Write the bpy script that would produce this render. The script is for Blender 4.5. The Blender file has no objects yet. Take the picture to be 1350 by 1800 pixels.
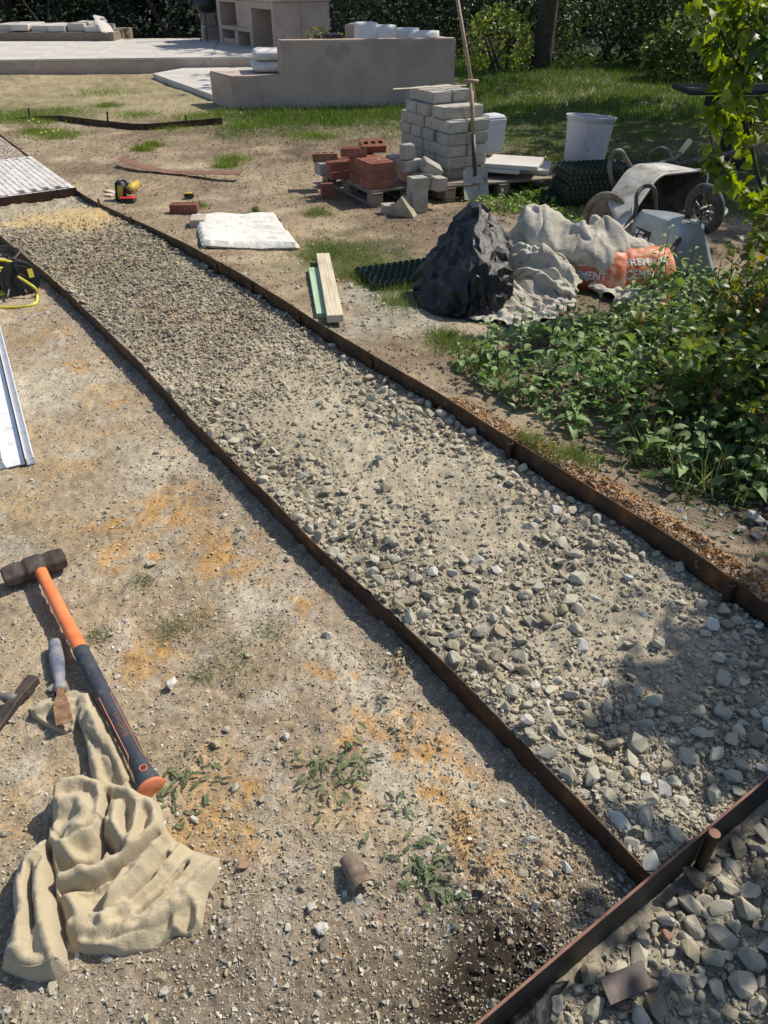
import bpy, bmesh, math, random
import numpy as np
from mathutils import Vector, Matrix, noise as mnoise
random.seed(7); rng = np.random.default_rng(11)
R = math.radians
scene = bpy.context.scene
COL = scene.collection

# ---------------------------------------------------------------- camera
CAM_H = 1.65; PITCH = R(35.5)
cam = bpy.data.cameras.new("camera"); camo = bpy.data.objects.new("camera", cam); COL.objects.link(camo)
camo.location = (0, 0, CAM_H); camo.rotation_euler = (R(90) - PITCH, 0, 0)
cam.sensor_fit = 'VERTICAL'; cam.sensor_height = 24; cam.lens = 18.0
cam.clip_start = 0.05; cam.clip_end = 600
scene.camera = camo
# ---------------------------------------------------------------- sky and sun
SUN_EL, SUN_AZ = R(47), math.atan2(.83, .56)          # azimuth from +y towards +x
world = bpy.data.worlds.new("World"); scene.world = world; world.use_nodes = True
wn = world.node_tree; bg = wn.nodes['Background']
sky = wn.nodes.new('ShaderNodeTexSky'); sky.sky_type = 'NISHITA'; sky.sun_disc = False
sky.sun_elevation = SUN_EL; sky.sun_rotation = SUN_AZ
wn.links.new(sky.outputs[0], bg.inputs[0]); bg.inputs[1].default_value = 0.12
sl = bpy.data.lights.new("sun", 'SUN'); sl.energy = 4.9; sl.angle = R(0.5); sl.color = (1, .93, .80)
so = bpy.data.objects.new("sun", sl); COL.objects.link(so)
sd = Vector((math.sin(SUN_AZ) * math.cos(SUN_EL), math.cos(SUN_AZ) * math.cos(SUN_EL), math.sin(SUN_EL)))
so.rotation_euler = sd.to_track_quat('Z', 'Y').to_euler(); so.location = sd * 30
scene.view_settings.view_transform = 'Standard'; scene.view_settings.look = 'None'
scene.view_settings.exposure = 0.15; scene.view_settings.gamma = 1
scene.view_settings.use_curve_mapping = False
scene.render.engine = 'CYCLES'

# ---------------------------------------------------------------- measuring helpers
cP, sP = math.cos(PITCH), math.sin(PITCH)
def G(px, py, z=0.0):
    u = (px - 675) / 1350; v = (900 - py) / 1350
    t = (z - CAM_H) / (-sP + v * cP)
    return Vector((u * t, (cP + v * sP) * t, z))
def AY(px, py, y):                      # the point seen at (px,py) that stands at distance y
    u = (px - 675) / 1350; v = (900 - py) / 1350
    t = y / (cP + v * sP)
    return Vector((u * t, y, CAM_H + t * (-sP + v * cP)))
def zat(y, py): return AY(675, py, y).z
def Gs(l, z=0.0): return [G(a, b, z) for a, b in l]

# ---------------------------------------------------------------- noise (numpy)
def _h(ix, iy, s):
    n = (ix.astype(np.int64) * 374761393 + iy.astype(np.int64) * 668265263 + s * 1442695041) & 0xffffffff
    n = ((n ^ (n >> 13)) * 1274126177) & 0xffffffff
    return ((n ^ (n >> 16)) & 0xffff) / 65535.0
def vn(x, y, s=0):
    x = np.asarray(x, float); y = np.asarray(y, float)
    ix = np.floor(x); iy = np.floor(y); fx = x - ix; fy = y - iy
    fx = fx * fx * (3 - 2 * fx); fy = fy * fy * (3 - 2 * fy)
    a = _h(ix, iy, s); b = _h(ix + 1, iy, s); c = _h(ix, iy + 1, s); d = _h(ix + 1, iy + 1, s)
    return (a + (b - a) * fx) * (1 - fy) + (c + (d - c) * fx) * fy
def fbm(x, y, sc, o=4, s=0, g=.5):
    r = 0; a = 1; t = 0
    x = np.asarray(x, float) / sc; y = np.asarray(y, float) / sc
    for k in range(o):
        r = r + a * vn(x * .8 + y * .6, y * .8 - x * .6, s + k); t += a; a *= g
        x, y = x * 2.03 + 7.1, y * 2.03 + 3.7
    return r / t * 2 - 1                  # -1..1
def sm(e0, e1, x):
    t = np.clip((x - e0) / (e1 - e0), 0, 1); return t * t * (3 - 2 * t)

# ---------------------------------------------------------------- node materials
def nt(m):
    m.use_nodes = True; t = m.node_tree; return t, t.nodes['Principled BSDF']
def ramp(t, stops):
    r = t.nodes.new('ShaderNodeValToRGB'); e = r.color_ramp.elements
    while len(e) < len(stops): e.new(.5)
    for el, (p, c) in zip(e, stops): el.position = p; el.color = (*c, 1)
    return r
def mat(name, c1, c2=None, sc=20, rough=.8, bump=.3, bsc=80, metal=0, spec=.3, attr=None, dist=.004, stops=None,
        coord='Object', stretch=None, thr=(.35, .65), detail=6, speck=None, rnd=0.0, trans=0.0, sheen=0, dust=None):
    m = bpy.data.materials.new(name); t, b = nt(m); N, L = t.nodes, t.links
    tc = N.new('ShaderNodeTexCoord'); src = tc.outputs[coord]
    if stretch:
        mp = N.new('ShaderNodeMapping'); mp.inputs['Scale'].default_value = stretch; L.new(src, mp.inputs[0]); src = mp.outputs[0]
    n1 = N.new('ShaderNodeTexNoise'); n1.inputs['Scale'].default_value = sc; n1.inputs['Detail'].default_value = detail
    n1.inputs['Roughness'].default_value = .65; L.new(src, n1.inputs[0])
    r = ramp(t, stops or [(thr[0], c1), (thr[1], c2 or c1)]); L.new(n1.outputs[0], r.inputs[0]); out = r.outputs[0]
    if attr:
        a = N.new('ShaderNodeAttribute'); a.attribute_name = attr
        mx = N.new('ShaderNodeMix'); mx.data_type = 'RGBA'; mx.blend_type = 'MULTIPLY'; mx.inputs[0].default_value = 1
        L.new(a.outputs['Color'], mx.inputs[6]); L.new(out, mx.inputs[7]); out = mx.outputs[2]
    if rnd:
        oi = N.new('ShaderNodeObjectInfo'); hs = N.new('ShaderNodeHueSaturation')
        mr = N.new('ShaderNodeMapRange'); mr.inputs[3].default_value = 1 - rnd; mr.inputs[4].default_value = 1 + rnd
        L.new(oi.outputs['Random'], mr.inputs[0]); L.new(mr.outputs[0], hs.inputs['Value']); L.new(out, hs.inputs['Color']); out = hs.outputs[0]
    if speck:
        n3 = N.new('ShaderNodeTexNoise'); n3.inputs['Scale'].default_value = speck[0]; n3.inputs['Detail'].default_value = 3; L.new(src, n3.inputs[0])
        r3 = ramp(t, [(speck[1], (0, 0, 0)), (speck[1] + .06, (1, 1, 1))]); L.new(n3.outputs[0], r3.inputs[0])
        mx = N.new('ShaderNodeMix'); mx.data_type = 'RGBA'; L.new(r3.outputs[0], mx.inputs[0]); L.new(out, mx.inputs[6]); mx.inputs[7].default_value = (*speck[2], 1); out = mx.outputs[2]
    if dust:
        ge = N.new('ShaderNodeNewGeometry'); sx = N.new('ShaderNodeSeparateXYZ'); L.new(ge.outputs['Normal'], sx.inputs[0])
        nd = N.new('ShaderNodeTexNoise'); nd.inputs['Scale'].default_value = 35; nd.inputs['Detail'].default_value = 4; L.new(tc.outputs['Object'], nd.inputs[0])
        mu = N.new('ShaderNodeMath'); mu.operation = 'MULTIPLY'; L.new(sx.outputs[2], mu.inputs[0]); L.new(nd.outputs[0], mu.inputs[1])
        rd = ramp(t, [(.22, (0, 0, 0)), (.6, (dust[1],) * 3)]); L.new(mu.outputs[0], rd.inputs[0])
        mx = N.new('ShaderNodeMix'); mx.data_type = 'RGBA'; L.new(rd.outputs[0], mx.inputs[0]); L.new(out, mx.inputs[6]); mx.inputs[7].default_value = (*dust[0], 1); out = mx.outputs[2]
    L.new(out, b.inputs['Base Color'])
    b.inputs['Roughness'].default_value = rough; b.inputs['Metallic'].default_value = metal
    b.inputs['Specular IOR Level'].default_value = spec
    if sheen: b.inputs['Sheen Weight'].default_value = sheen
    if bump:
        n2 = N.new('ShaderNodeTexNoise'); n2.inputs['Scale'].default_value = bsc; n2.inputs['Detail'].default_value = 8; n2.inputs['Roughness'].default_value = .7
        L.new(src, n2.inputs[0]); bu = N.new('ShaderNodeBump'); bu.inputs['Strength'].default_value = bump; bu.inputs['Distance'].default_value = dist
        L.new(n2.outputs[0], bu.inputs['Height']); L.new(bu.outputs[0], b.inputs['Normal'])
    if trans:
        tr = N.new('ShaderNodeBsdfTranslucent'); ms = N.new('ShaderNodeMixShader'); ms.inputs[0].default_value = trans
        hs = N.new('ShaderNodeHueSaturation'); hs.inputs['Saturation'].default_value = 1.2; hs.inputs['Value'].default_value = 2.2; L.new(out, hs.inputs['Color'])
        L.new(hs.outputs[0], tr.inputs[0]); L.new(b.outputs[0], ms.inputs[1]); L.new(tr.outputs[0], ms.inputs[2])
        L.new(ms.outputs[0], N['Material Output'].inputs[0])
    return m
STONE = [(.25, (.21, .20, .16)), (.42, (.34, .325, .265)), (.58, (.43, .41, .335)), (.75, (.55, .525, .45))]
M = {}
M['ground'] = mat('packed earth', None, sc=160, rough=.95, bump=.7, bsc=220, attr='col', dist=.004, spec=.1,
                  stops=[(.30, (.55, .53, .51)), (.45, (.9, .9, .9)), (.58, (1.1, 1.1, 1.1)), (.70, (1.5, 1.5, 1.48))], detail=8)
M['stone_loose'] = mat('crushed stone', None, sc=60, rough=.85, bump=.35, bsc=150, attr='col', spec=.2, stops=[(.3, (.75, .75, .75)), (.7, (1.2, 1.2, 1.2))], dust=((.46, .405, .30), .8))
M['stone'] = mat('stone', None, sc=30, rough=.85, bump=.45, bsc=120, spec=.2, stops=STONE, rnd=.3, dust=((.46, .405, .30), .8))
M['stone_tan'] = mat('tan stone', None, sc=30, rough=.85, bump=.4, bsc=120, spec=.2, stops=[(.3, (.26, .215, .14)), (.7, (.38, .33, .24))], rnd=.3)
M['stone_white'] = mat('white stone', None, sc=30, rough=.8, bump=.4, bsc=120, spec=.2, stops=[(.3, (.40, .385, .34)), (.7, (.56, .54, .49))], rnd=.2)
M['stone_red'] = mat('reddish stone', (.26, .15, .10), (.36, .22, .16), sc=30, rough=.85, bump=.4, bsc=120)
M['rust'] = mat('weathered steel', None, sc=9, rough=.62, bump=.25, bsc=60, metal=.25, spec=.35, speck=(55, .66, (.17, .13, .095)),
                stops=[(.3, (.022, .017, .014)), (.45, (.050, .031, .021)), (.58, (.085, .046, .026)), (.70, (.16, .075, .035))])
M['rust_bright'] = mat('bare rusty steel', None, sc=14, rough=.7, bump=.2, bsc=60, metal=.1, stops=[(.3, (.17, .085, .06)), (.6, (.26, .13, .09)), (.8, (.32, .2, .15))])
M['steel_dark'] = mat('dark steel', None, sc=14, rough=.5, bump=.15, bsc=60, metal=.4, stops=[(.3, (.04, .035, .035)), (.6, (.09, .075, .07)), (.8, (.16, .10, .07))])
M['plaster'] = mat('clay plaster', None, sc=2.2, rough=.9, bump=.15, bsc=30, spec=.15, stops=[(.3, (.38, .285, .24)), (.5, (.47, .365, .305)), (.7, (.54, .43, .36))], speck=(2.2, .62, (.40, .31, .26)))
M['slab'] = mat('pale paving slab', None, sc=1.4, rough=.7, bump=.08, bsc=60, stops=[(.3, (.44, .40, .36)), (.6, (.56, .525, .48)), (.75, (.63, .60, .56))])
M['block'] = mat('concrete block', None, sc=12, rough=.95, bump=.9, bsc=120, spec=.1, rnd=.13, stops=[(.3, (.30, .27, .23)), (.5, (.40, .37, .325)), (.7, (.48, .45, .40))], dist=.006, speck=(60, .68, (.22, .2, .17)))
M['brick'] = mat('red brick', (.21, .08, .055), (.30, .13, .09), sc=10, rough=.9, bump=.5, bsc=120, rnd=.15, spec=.15)
M['brick_brown'] = mat('brown brick', (.20, .10, .06), (.29, .16, .10), sc=10, rough=.9, bump=.5, bsc=120, rnd=.15)
M['paver'] = mat('pale clay paver', (.50, .46, .43), (.66, .62, .59), sc=18, rough=.85, bump=.3, bsc=60, rnd=.12)
M['wood'] = mat('weathered wood', None, sc=8, rough=.85, bump=.4, bsc=30, stretch=(.6, 8, 8), stops=[(.3, (.13, .10, .075)), (.5, (.24, .195, .15)), (.75, (.34, .29, .235))], rnd=.15)
M['wood_dark'] = mat('dark stained wood', None, sc=8, rough=.8, bump=.4, bsc=30, stretch=(1, 6, 6), stops=[(.3, (.018, .015, .013)), (.7, (.055, .045, .04))])
M['wood_pale'] = mat('sawn pine', None, sc=7, rough=.75, bump=.3, bsc=30, stretch=(.5, 9, 9), stops=[(.3, (.36, .29, .19)), (.5, (.56, .48, .35)), (.7, (.66, .59, .47))])
M['wood_green'] = mat('green treated board', None, sc=7, rough=.75, bump=.3, bsc=30, stretch=(.5, 9, 9), stops=[(.3, (.27, .38, .24)), (.7, (.46, .60, .42))])
M['handle'] = mat('ash handle', None, sc=12, rough=.7, bump=.2, bsc=60, stops=[(.3, (.22, .16, .11)), (.6, (.36, .28, .19)), (.8, (.45, .37, .28))])
M['white_pl'] = mat('white plastic', (.62, .62, .64), (.74, .74, .76), sc=5, rough=.45, bump=.05, spec=.4)
M['bin'] = mat('grubby white plastic', None, sc=5, rough=.5, bump=.1, bsc=40, spec=.4, stretch=(1, 1, .6), stops=[(.3, (.30, .20, .155)), (.37, (.46, .44, .46)), (.6, (.56, .57, .62))], speck=(22, .72, (.16, .14, .13)))
M['black_pl'] = mat('black plastic', (.012, .012, .013), (.03, .03, .032), sc=20, rough=.4, bump=.1, spec=.4)
M['green_pl'] = mat('dark green plastic', (.006, .022, .019), (.014, .04, .035), sc=20, rough=.35, bump=.1, spec=.5)
M['bagfilm'] = mat('black refuse sack film', None, sc=4, rough=.33, bump=.6, bsc=16, spec=.45, dist=.02, stops=[(.3, (.006, .006, .007)), (.7, (.016, .016, .018))])
M['galv'] = mat('galvanised steel', None, sc=7, rough=.38, bump=.08, bsc=50, metal=.55, spec=.5, stops=[(.3, (.23, .25, .255)), (.6, (.36, .39, .40)), (.75, (.44, .47, .49))])
M['traygrey'] = mat('cement stained tray', None, sc=6, rough=.8, bump=.3, bsc=60, stops=[(.3, (.15, .13, .11)), (.43, (.34, .32, .285)), (.65, (.55, .54, .51))])
M['tube_grey'] = mat('dusty steel tube', None, sc=12, rough=.6, bump=.2, bsc=60, metal=.3, stops=[(.3, (.06, .055, .05)), (.6, (.18, .165, .15)), (.8, (.33, .31, .29))])
M['rubber'] = mat('dusty rubber', (.022, .022, .022), (.10, .095, .09), sc=12, rough=.8, bump=.2)
M['rubber_tan'] = mat('mud caked rubber', (.13, .105, .075), (.25, .21, .16), sc=12, rough=.9, bump=.4)
M['grip_y'] = mat('cream rubber grip', (.52, .43, .26), (.62, .54, .36), sc=20, rough=.6)
M['fleece'] = mat('beige fleece', (.40, .33, .215), (.50, .42, .285), sc=6, rough=.97, bump=.9, bsc=240, spec=.05, dist=.003, sheen=.3, speck=(30, .745, (.30, .22, .13)))
M['sheet'] = mat('cotton dust sheet', None, sc=6, rough=.95, bump=.8, bsc=22, spec=.1, dist=.012, stops=[(.3, (.33, .30, .25)), (.5, (.44, .41, .35)), (.7, (.56, .53, .47))])
M['cushion'] = mat('off white cushion cloth', (.60, .58, .555), (.70, .685, .66), sc=4, rough=.9, bump=.2, bsc=90)
M['foam'] = mat('white foam sheet', (.62, .60, .53), (.76, .745, .69), sc=9, rough=.8, bump=.8, bsc=28, dist=.012, speck=(34, .66, (.42, .34, .2)))
M['alu'] = mat('white aluminium', None, sc=16, rough=.4, bump=.1, metal=.15, spec=.5, stops=[(.25, (.5, .49, .47)), (.45, (.78, .78, .79)), (.7, (.86, .86, .88))])
M['orange'] = mat('orange fibreglass', (.72, .17, .055), (.82, .24, .09), sc=14, rough=.42, bump=.12, bsc=60, spec=.4, speck=(70, .66, (.50, .30, .19)))
M['orange2'] = mat('orange rubber', (.52, .17, .08), (.68, .23, .11), sc=14, rough=.6, bump=.1)
M['grip_black'] = mat('worn black grip', None, sc=26, rough=.6, bump=.25, bsc=120, stops=[(.3, (.03, .035, .045)), (.6, (.055, .062, .078)), (.8, (.15, .14, .13))], speck=(80, .67, (.22, .17, .13)))
M['hammer'] = mat('forged steel head', None, sc=14, rough=.62, bump=.4, bsc=80, metal=.3, stops=[(.3, (.045, .035, .03)), (.55, (.10, .08, .068)), (.75, (.21, .17, .14))])
M['blue_grip'] = mat('worn blue grey grip', None, sc=14, rough=.7, bump=.4, bsc=90, stops=[(.35, (.10, .11, .18)), (.55, (.28, .27, .28)), (.75, (.42, .40, .37))])
M['yellow'] = mat('yellow hose', (.58, .52, .05), (.74, .67, .10), sc=10, rough=.45, bump=.05)
M['yellow2'] = mat('tool yellow', (.42, .29, .03), (.52, .38, .06), sc=10, rough=.5, bump=.05)
M['red'] = mat('red plastic', (.45, .03, .03), (.55, .06, .06), sc=10, rough=.5, bump=.05)
M['bag_orange'] = mat('orange cement sack', None, sc=9, rough=.45, bump=.5, bsc=18, dist=.01, spec=.4, stops=[(.35, (.50, .11, .035)), (.52, (.60, .17, .07)), (.68, (.60, .40, .31))])
M['bag_white'] = mat('dusty white sack', (.55, .50, .46), (.68, .64, .60), sc=9, rough=.6, bump=.5, bsc=18, dist=.01)
M['print_white'] = mat('white print', (.62, .58, .54), (.72, .70, .67), sc=20, rough=.6, bump=0)
M['print_black'] = mat('black print', (.015, .014, .02), (.03, .028, .035), sc=20, rough=.5, bump=0)
M['print_orange'] = mat('worn orange print', (.36, .17, .10), (.5, .26, .16), sc=60, rough=.6, bump=0)
M['soil'] = mat('orange sand clods', None, sc=90, rough=.95, bump=.8, bsc=160, attr='col', stops=[(.3, (.7, .7, .7)), (.7, (1.2, 1.2, 1.2))])
M['leaf'] = mat('leaf', None, sc=25, rough=.45, bump=.25, bsc=40, attr='col', spec=.45, trans=.30, stops=[(.3, (.8, .8, .8)), (.7, (1.2, 1.2, 1.2))])
M['nettle'] = mat('nettle leaf', None, sc=20, rough=.5, bump=.35, bsc=60, spec=.5, trans=.28, rnd=.35, stops=[(.3, (.12, .20, .055)), (.7, (.20, .29, .10))])
M['nettle_lime'] = mat('young nettle leaf', None, sc=20, rough=.42, bump=.35, bsc=60, spec=.5, trans=.35, rnd=.3, stops=[(.3, (.13, .22, .05)), (.7, (.20, .29, .07))])
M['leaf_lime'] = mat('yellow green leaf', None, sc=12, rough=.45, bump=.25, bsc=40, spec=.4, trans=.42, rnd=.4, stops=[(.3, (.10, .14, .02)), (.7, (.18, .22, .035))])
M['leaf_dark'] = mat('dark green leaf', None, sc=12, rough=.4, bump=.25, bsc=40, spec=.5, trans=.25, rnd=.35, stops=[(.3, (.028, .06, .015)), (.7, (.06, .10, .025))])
M['bark'] = mat('bark', (.035, .028, .02), (.085, .07, .052), sc=20, rough=.9, bump=.6, bsc=40)
M['twig'] = mat('twig', (.09, .055, .035), (.17, .11, .07), sc=20, rough=.8, bump=.2)
M['stem'] = mat('green stem', (.06, .10, .03), (.12, .10, .05), sc=20, rough=.7, bump=.1)

# ---------------------------------------------------------------- object helpers
def tag(o, label=None, cat=None, group=None, kind=None):
    if label: o['label'] = label
    if cat: o['category'] = cat
    if group: o['group'] = group
    if kind: o['kind'] = kind
    return o
def empty(name, loc, label=None, cat=None, group=None, rz=0):
    o = bpy.data.objects.new(name, None); COL.objects.link(o); o.location = loc; o.rotation_euler = (0, 0, rz); o.empty_display_size = .05
    return tag(o, label, cat, group)
def link(name, me, m=None, parent=None, smooth=False):
    o = bpy.data.objects.new(name, me); COL.objects.link(o)
    if parent: o.parent = parent
    if m is not None and not me.materials: me.materials.append(M[m] if isinstance(m, str) else m)
    if smooth: me.shade_smooth()
    return o
def mesh_np(name, V, F, col=None, smooth=False):
    """V (n,3), F (m,k) one face size"""
    V = np.asarray(V, np.float32); F = np.asarray(F, np.int32); k = F.shape[1]
    me = bpy.data.meshes.new(name); me.vertices.add(len(V)); me.vertices.foreach_set('co', V.ravel())
    me.loops.add(F.size); me.loops.foreach_set('vertex_index', F.ravel())
    me.polygons.add(len(F)); me.polygons.foreach_set('loop_start', np.arange(0, F.size, k, dtype=np.int32))
    if smooth: me.polygons.foreach_set('use_smooth', np.ones(len(F), bool))
    else: me.polygons.foreach_set('use_smooth', np.zeros(len(F), bool))
    if col is not None:
        a = me.color_attributes.new('col', 'FLOAT_COLOR', 'POINT')
        c = np.ones((len(V), 4), np.float32); c[:, :3] = col; a.data.foreach_set('color', c.ravel())
    me.update(calc_edges=True); me.validate()
    return me
class MB:
    def __init__(s): s.v = []; s.f = []
    def add(s, V, F, mx=None):
        o = len(s.v)
        for p in V: s.v.append(tuple(mx @ Vector(p)) if mx else tuple(p))
        s.f += [[i + o for i in f] for f in F]; return s
    def box(s, c, d, mx=None, rz=0):
        x, y, z = d[0] / 2, d[1] / 2, d[2] / 2
        V = [Vector((a * x, b * y, e * z)) for e in (-1, 1) for b in (-1, 1) for a in (-1, 1)]
        r = Matrix.Rotation(rz, 3, 'Z'); V = [r @ p + Vector(c) for p in V]
        return s.add(V, [(0, 2, 3, 1), (4, 5, 7, 6), (0, 1, 5, 4), (2, 6, 7, 3), (0, 4, 6, 2), (1, 3, 7, 5)], mx)
    def tube(s, pts, r, n=10, cap=True, mx=None, flat=1.0):
        pts = [Vector(p) for p in pts]; rr = r if isinstance(r, (list, tuple)) else [r] * len(pts)
        V = []; up = None
        for i, p in enumerate(pts):
            d = (pts[min(i + 1, len(pts) - 1)] - pts[max(i - 1, 0)]).normalized()
            if up is None: up = Vector((0, 0, 1)) if abs(d.z) < .9 else Vector((0, 1, 0))
            a = d.cross(up).normalized(); b = a.cross(d).normalized(); up = b
            for k in range(n):
                t = 2 * math.pi * k / n; V.append(p + a * math.cos(t) * rr[i] + b * math.sin(t) * rr[i] * flat)
        F = [[i * n + k, i * n + (k + 1) % n, (i + 1) * n + (k + 1) % n, (i + 1) * n + k] for i in range(len(pts) - 1) for k in range(n)]
        if cap: F += [list(range(n))[::-1], [len(V) - n + k for k in range(n)]]
        return s.add(V, F, mx)
    def lathe(s, prof, n=24, c=(0, 0, 0), mx=None):
        V = [(c[0] + r * math.cos(2 * math.pi * k / n), c[1] + r * math.sin(2 * math.pi * k / n), c[2] + z) for r, z in prof for k in range(n)]
        F = [[i * n + k, i * n + (k + 1) % n, (i + 1) * n + (k + 1) % n, (i + 1) * n + k] for i in range(len(prof) - 1) for k in range(n)]
        return s.add(V, F, mx)
    def prism(s, poly, z0, z1, mx=None):
        n = len(poly); V = [(p[0], p[1], z0) for p in poly] + [(p[0], p[1], z1) for p in poly]
        return s.add(V, [list(range(n))[::-1], list(range(n, 2 * n))] + [[i, (i + 1) % n, n + (i + 1) % n, n + i] for i in range(n)], mx)
    def mesh(s, name, bevel=0, seg=1):
        me = bpy.data.meshes.new(name); me.from_pydata(s.v, [], s.f); me.update()
        bm = bmesh.new(); bm.from_mesh(me); bmesh.ops.recalc_face_normals(bm, faces=bm.faces)
        if bevel: bmesh.ops.bevel(bm, geom=list(bm.edges), offset=bevel, segments=seg, affect='EDGES', clamp_overlap=True)
        bm.to_mesh(me); bm.free(); return me
    def build(s, name, m, parent=None, bevel=0, smooth=False, seg=1, auto=None):
        me = s.mesh(name, bevel, seg); o = link(name, me, m, parent)
        if auto is not None: me.shade_smooth(); me.set_sharp_from_angle(angle=R(auto))
        elif smooth: me.shade_smooth()
        return o
def smooth_path(pts, n=8):
    pts = [Vector(p) for p in pts]; out = []
    for i in range(len(pts) - 1):
        p0, p1, p2, p3 = pts[max(i - 1, 0)], pts[i], pts[i + 1], pts[min(i + 2, len(pts) - 1)]
        for k in range(n):
            t = k / n
            out.append(.5 * ((2 * p1) + (p2 - p0) * t + (2 * p0 - 5 * p1 + 4 * p2 - p3) * t * t + (3 * p1 - p0 - 3 * p2 + p3) * t ** 3))
    return out + [pts[-1]]

# ---------------------------------------------------------------- path frame: s along the path, n across it
SX, SY, NX, NY = -.575, .818, .818, .575
def SN(x, y): return x * SX + y * SY, x * NX + y * NY
def XY(s, n): return s * SX + n * NX, s * SY + n * NY
def polyline_n(px, z):
    P = [SN(*G(a, b, z)[:2]) for a, b in px]; P.sort(); return np.array([p[0] for p in P]), np.array([p[1] for p in P])
LS, LN = polyline_n([(-60, 364), (0, 410), (100, 492), (240, 625), (330, 725), (450, 842), (600, 995), (700, 1075), (850, 1225), (1000, 1375), (1145, 1528)], .1)
RS, RN = polyline_n([(0, 222), (70, 272), (148, 325), (300, 405), (450, 488), (600, 583), (760, 672), (900, 760), (1050, 850), (1200, 935), (1350, 1045)], .17)
def _soft(S, N, w):
    q = np.linspace(S[0], S[-1], 300); v = np.interp(q, S, N); k = np.exp(-(np.arange(-60, 61) * (q[1] - q[0]) / w) ** 2); k /= k.sum()
    return q, np.convolve(np.pad(v, 60, mode='reflect', reflect_type='odd'), k, 'valid')
LS, LN = _soft(LS, LN, .22); RS, RN = _soft(RS, RN, .3)
def nl(s): return np.interp(s, LS, LN)
def nr(s):
    return np.interp(s, RS, RN)
S0, S1, S2 = .39, 7.2, 8.85
# ---------------------------------------------------------------- surface heights
def px2(l): return [(G(a, b)[0], G(a, b)[1], r) for a, b, r in l]
SANDY = px2([(180, 385, .7), (560, 745, .30), (640, 820, .26), (720, 890, .28), (800, 850, .22), (850, 960, .24), (1150, 1135, .27), (500, 640, .3), (400, 640, .2), (1010, 1200, .12), (450, 670, .35), (330, 560, .2), (1230, 1200, .12), (900, 1050, .10)])
def blobs(x, y, L, ws=.35):
    m = 0
    wx = x + ws * .3 * fbm(x, y, .15, 3, 91); wy = y + ws * .3 * fbm(x, y, .15, 3, 57)
    for a, b, r in L: m = np.maximum(m, np.exp(-(((wx - a) ** 2 + (wy - b) ** 2) / (r * r)) ** 1.3))
    return m
def clods(x, y, sc, s): return np.maximum(fbm(x, y, sc, 3, s, .55), 0)
def h_path(x, y):
    s, n = SN(x, y)
    z = .062 + .010 * fbm(x, y, .5, 2, 3) + .012 * fbm(x, y, .09, 3, 5) + .006 * fbm(x, y, .02, 3, 9)
    z = z + .018 * np.exp(-((n - nl(s)) / .07) ** 2) * 0.4
    far = sm(3.0, 4.2, s) * (1 - sm(5.8, 6.3, s))
    z = z + far * .022 * clods(x, y, .05, 21)
    z = z + .010 * sm(.55, .75, vn(x * 14, y * 14, 77)) * (1 - blobs(x, y, SANDY)) + .010 * clods(x, y, .035, 23) + .004 * clods(x, y, .012, 25)
    z = z - .035 * sm(S1 - .9, S1 - .2, s)
    return z
MOUND = px2([(860, 1530, .10), (930, 1590, .12), (700, 1190, .07), (720, 1240, .07), (770, 1290, .06), (1020, 1560, .12), (960, 1640, .1)])
def h_left(x, y):
    s, n = SN(x, y); d = nl(s) - n
    w = .16 + .06 * fbm(s, 0 * s, .5, 3, 4)
    z = .008 + .016 * sm(w * .3, w * 1.5, d) + .015 * sm(.3, 1.0, d)
    z = z + .012 * fbm(x, y, .35, 3, 13) + .007 * fbm(x, y, .07, 3, 15) + .005 * fbm(x, y, .018, 3, 19)
    z = z + .03 * blobs(x, y, MOUND) * (.4 + clods(x, y, .03, 31))
    z = z + .02 * np.exp(-(d / .06) ** 2) * clods(x, y, .04, 33)
    return z
def h_pit(x, y):
    return -.035 + .02 * fbm(x, y, .3, 2, 41) + .009 * fbm(x, y, .05, 3, 43) + .004 * fbm(x, y, .015, 2, 47)
def h_right(x, y):
    s, n = SN(x, y); d = n - nr(s)
    z = .115 * np.exp(-np.maximum(d, 0) / 1.1) * (1 - sm(4.5, 7.5, s)) + .05 * sm(4.5, 7.5, s) * np.exp(-np.maximum(d, 0) / 1.5)
    z = z + .035 * np.exp(-((d - .07) / .06) ** 2) * (1 - sm(1.6, 2.3, s)) * (.6 + clods(x, y, .03, 51))
    z = z + .02 * fbm(x, y, .8, 3, 53) * sm(0, .3, d) + .005 * fbm(x, y, .09, 3, 55) + .003 * fbm(x, y, .025, 2, 59)
    return z
def h_far(x, y):
    s, n = SN(x, y)
    return np.where(s < S2, .015, .055) + .004 * fbm(x, y, .1, 2, 61)
def height(x, y):
    s, n = SN(x, y)
    if s < S0: return float(h_pit(x, y))
    if n < nl(s): return float(h_left(x, y))
    if n > nr(s): return float(h_right(x, y))
    return float(h_path(x, y)) if s < S1 else float(h_far(x, y))
def HG(px, py, dz=0):                                       # point of the ground seen at (px,py)
    p = G(px, py)
    for _ in range(4): z = height(p.x, p.y); p = G(px, py, z)
    return Vector((p.x, p.y, p.z + dz))

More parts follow.
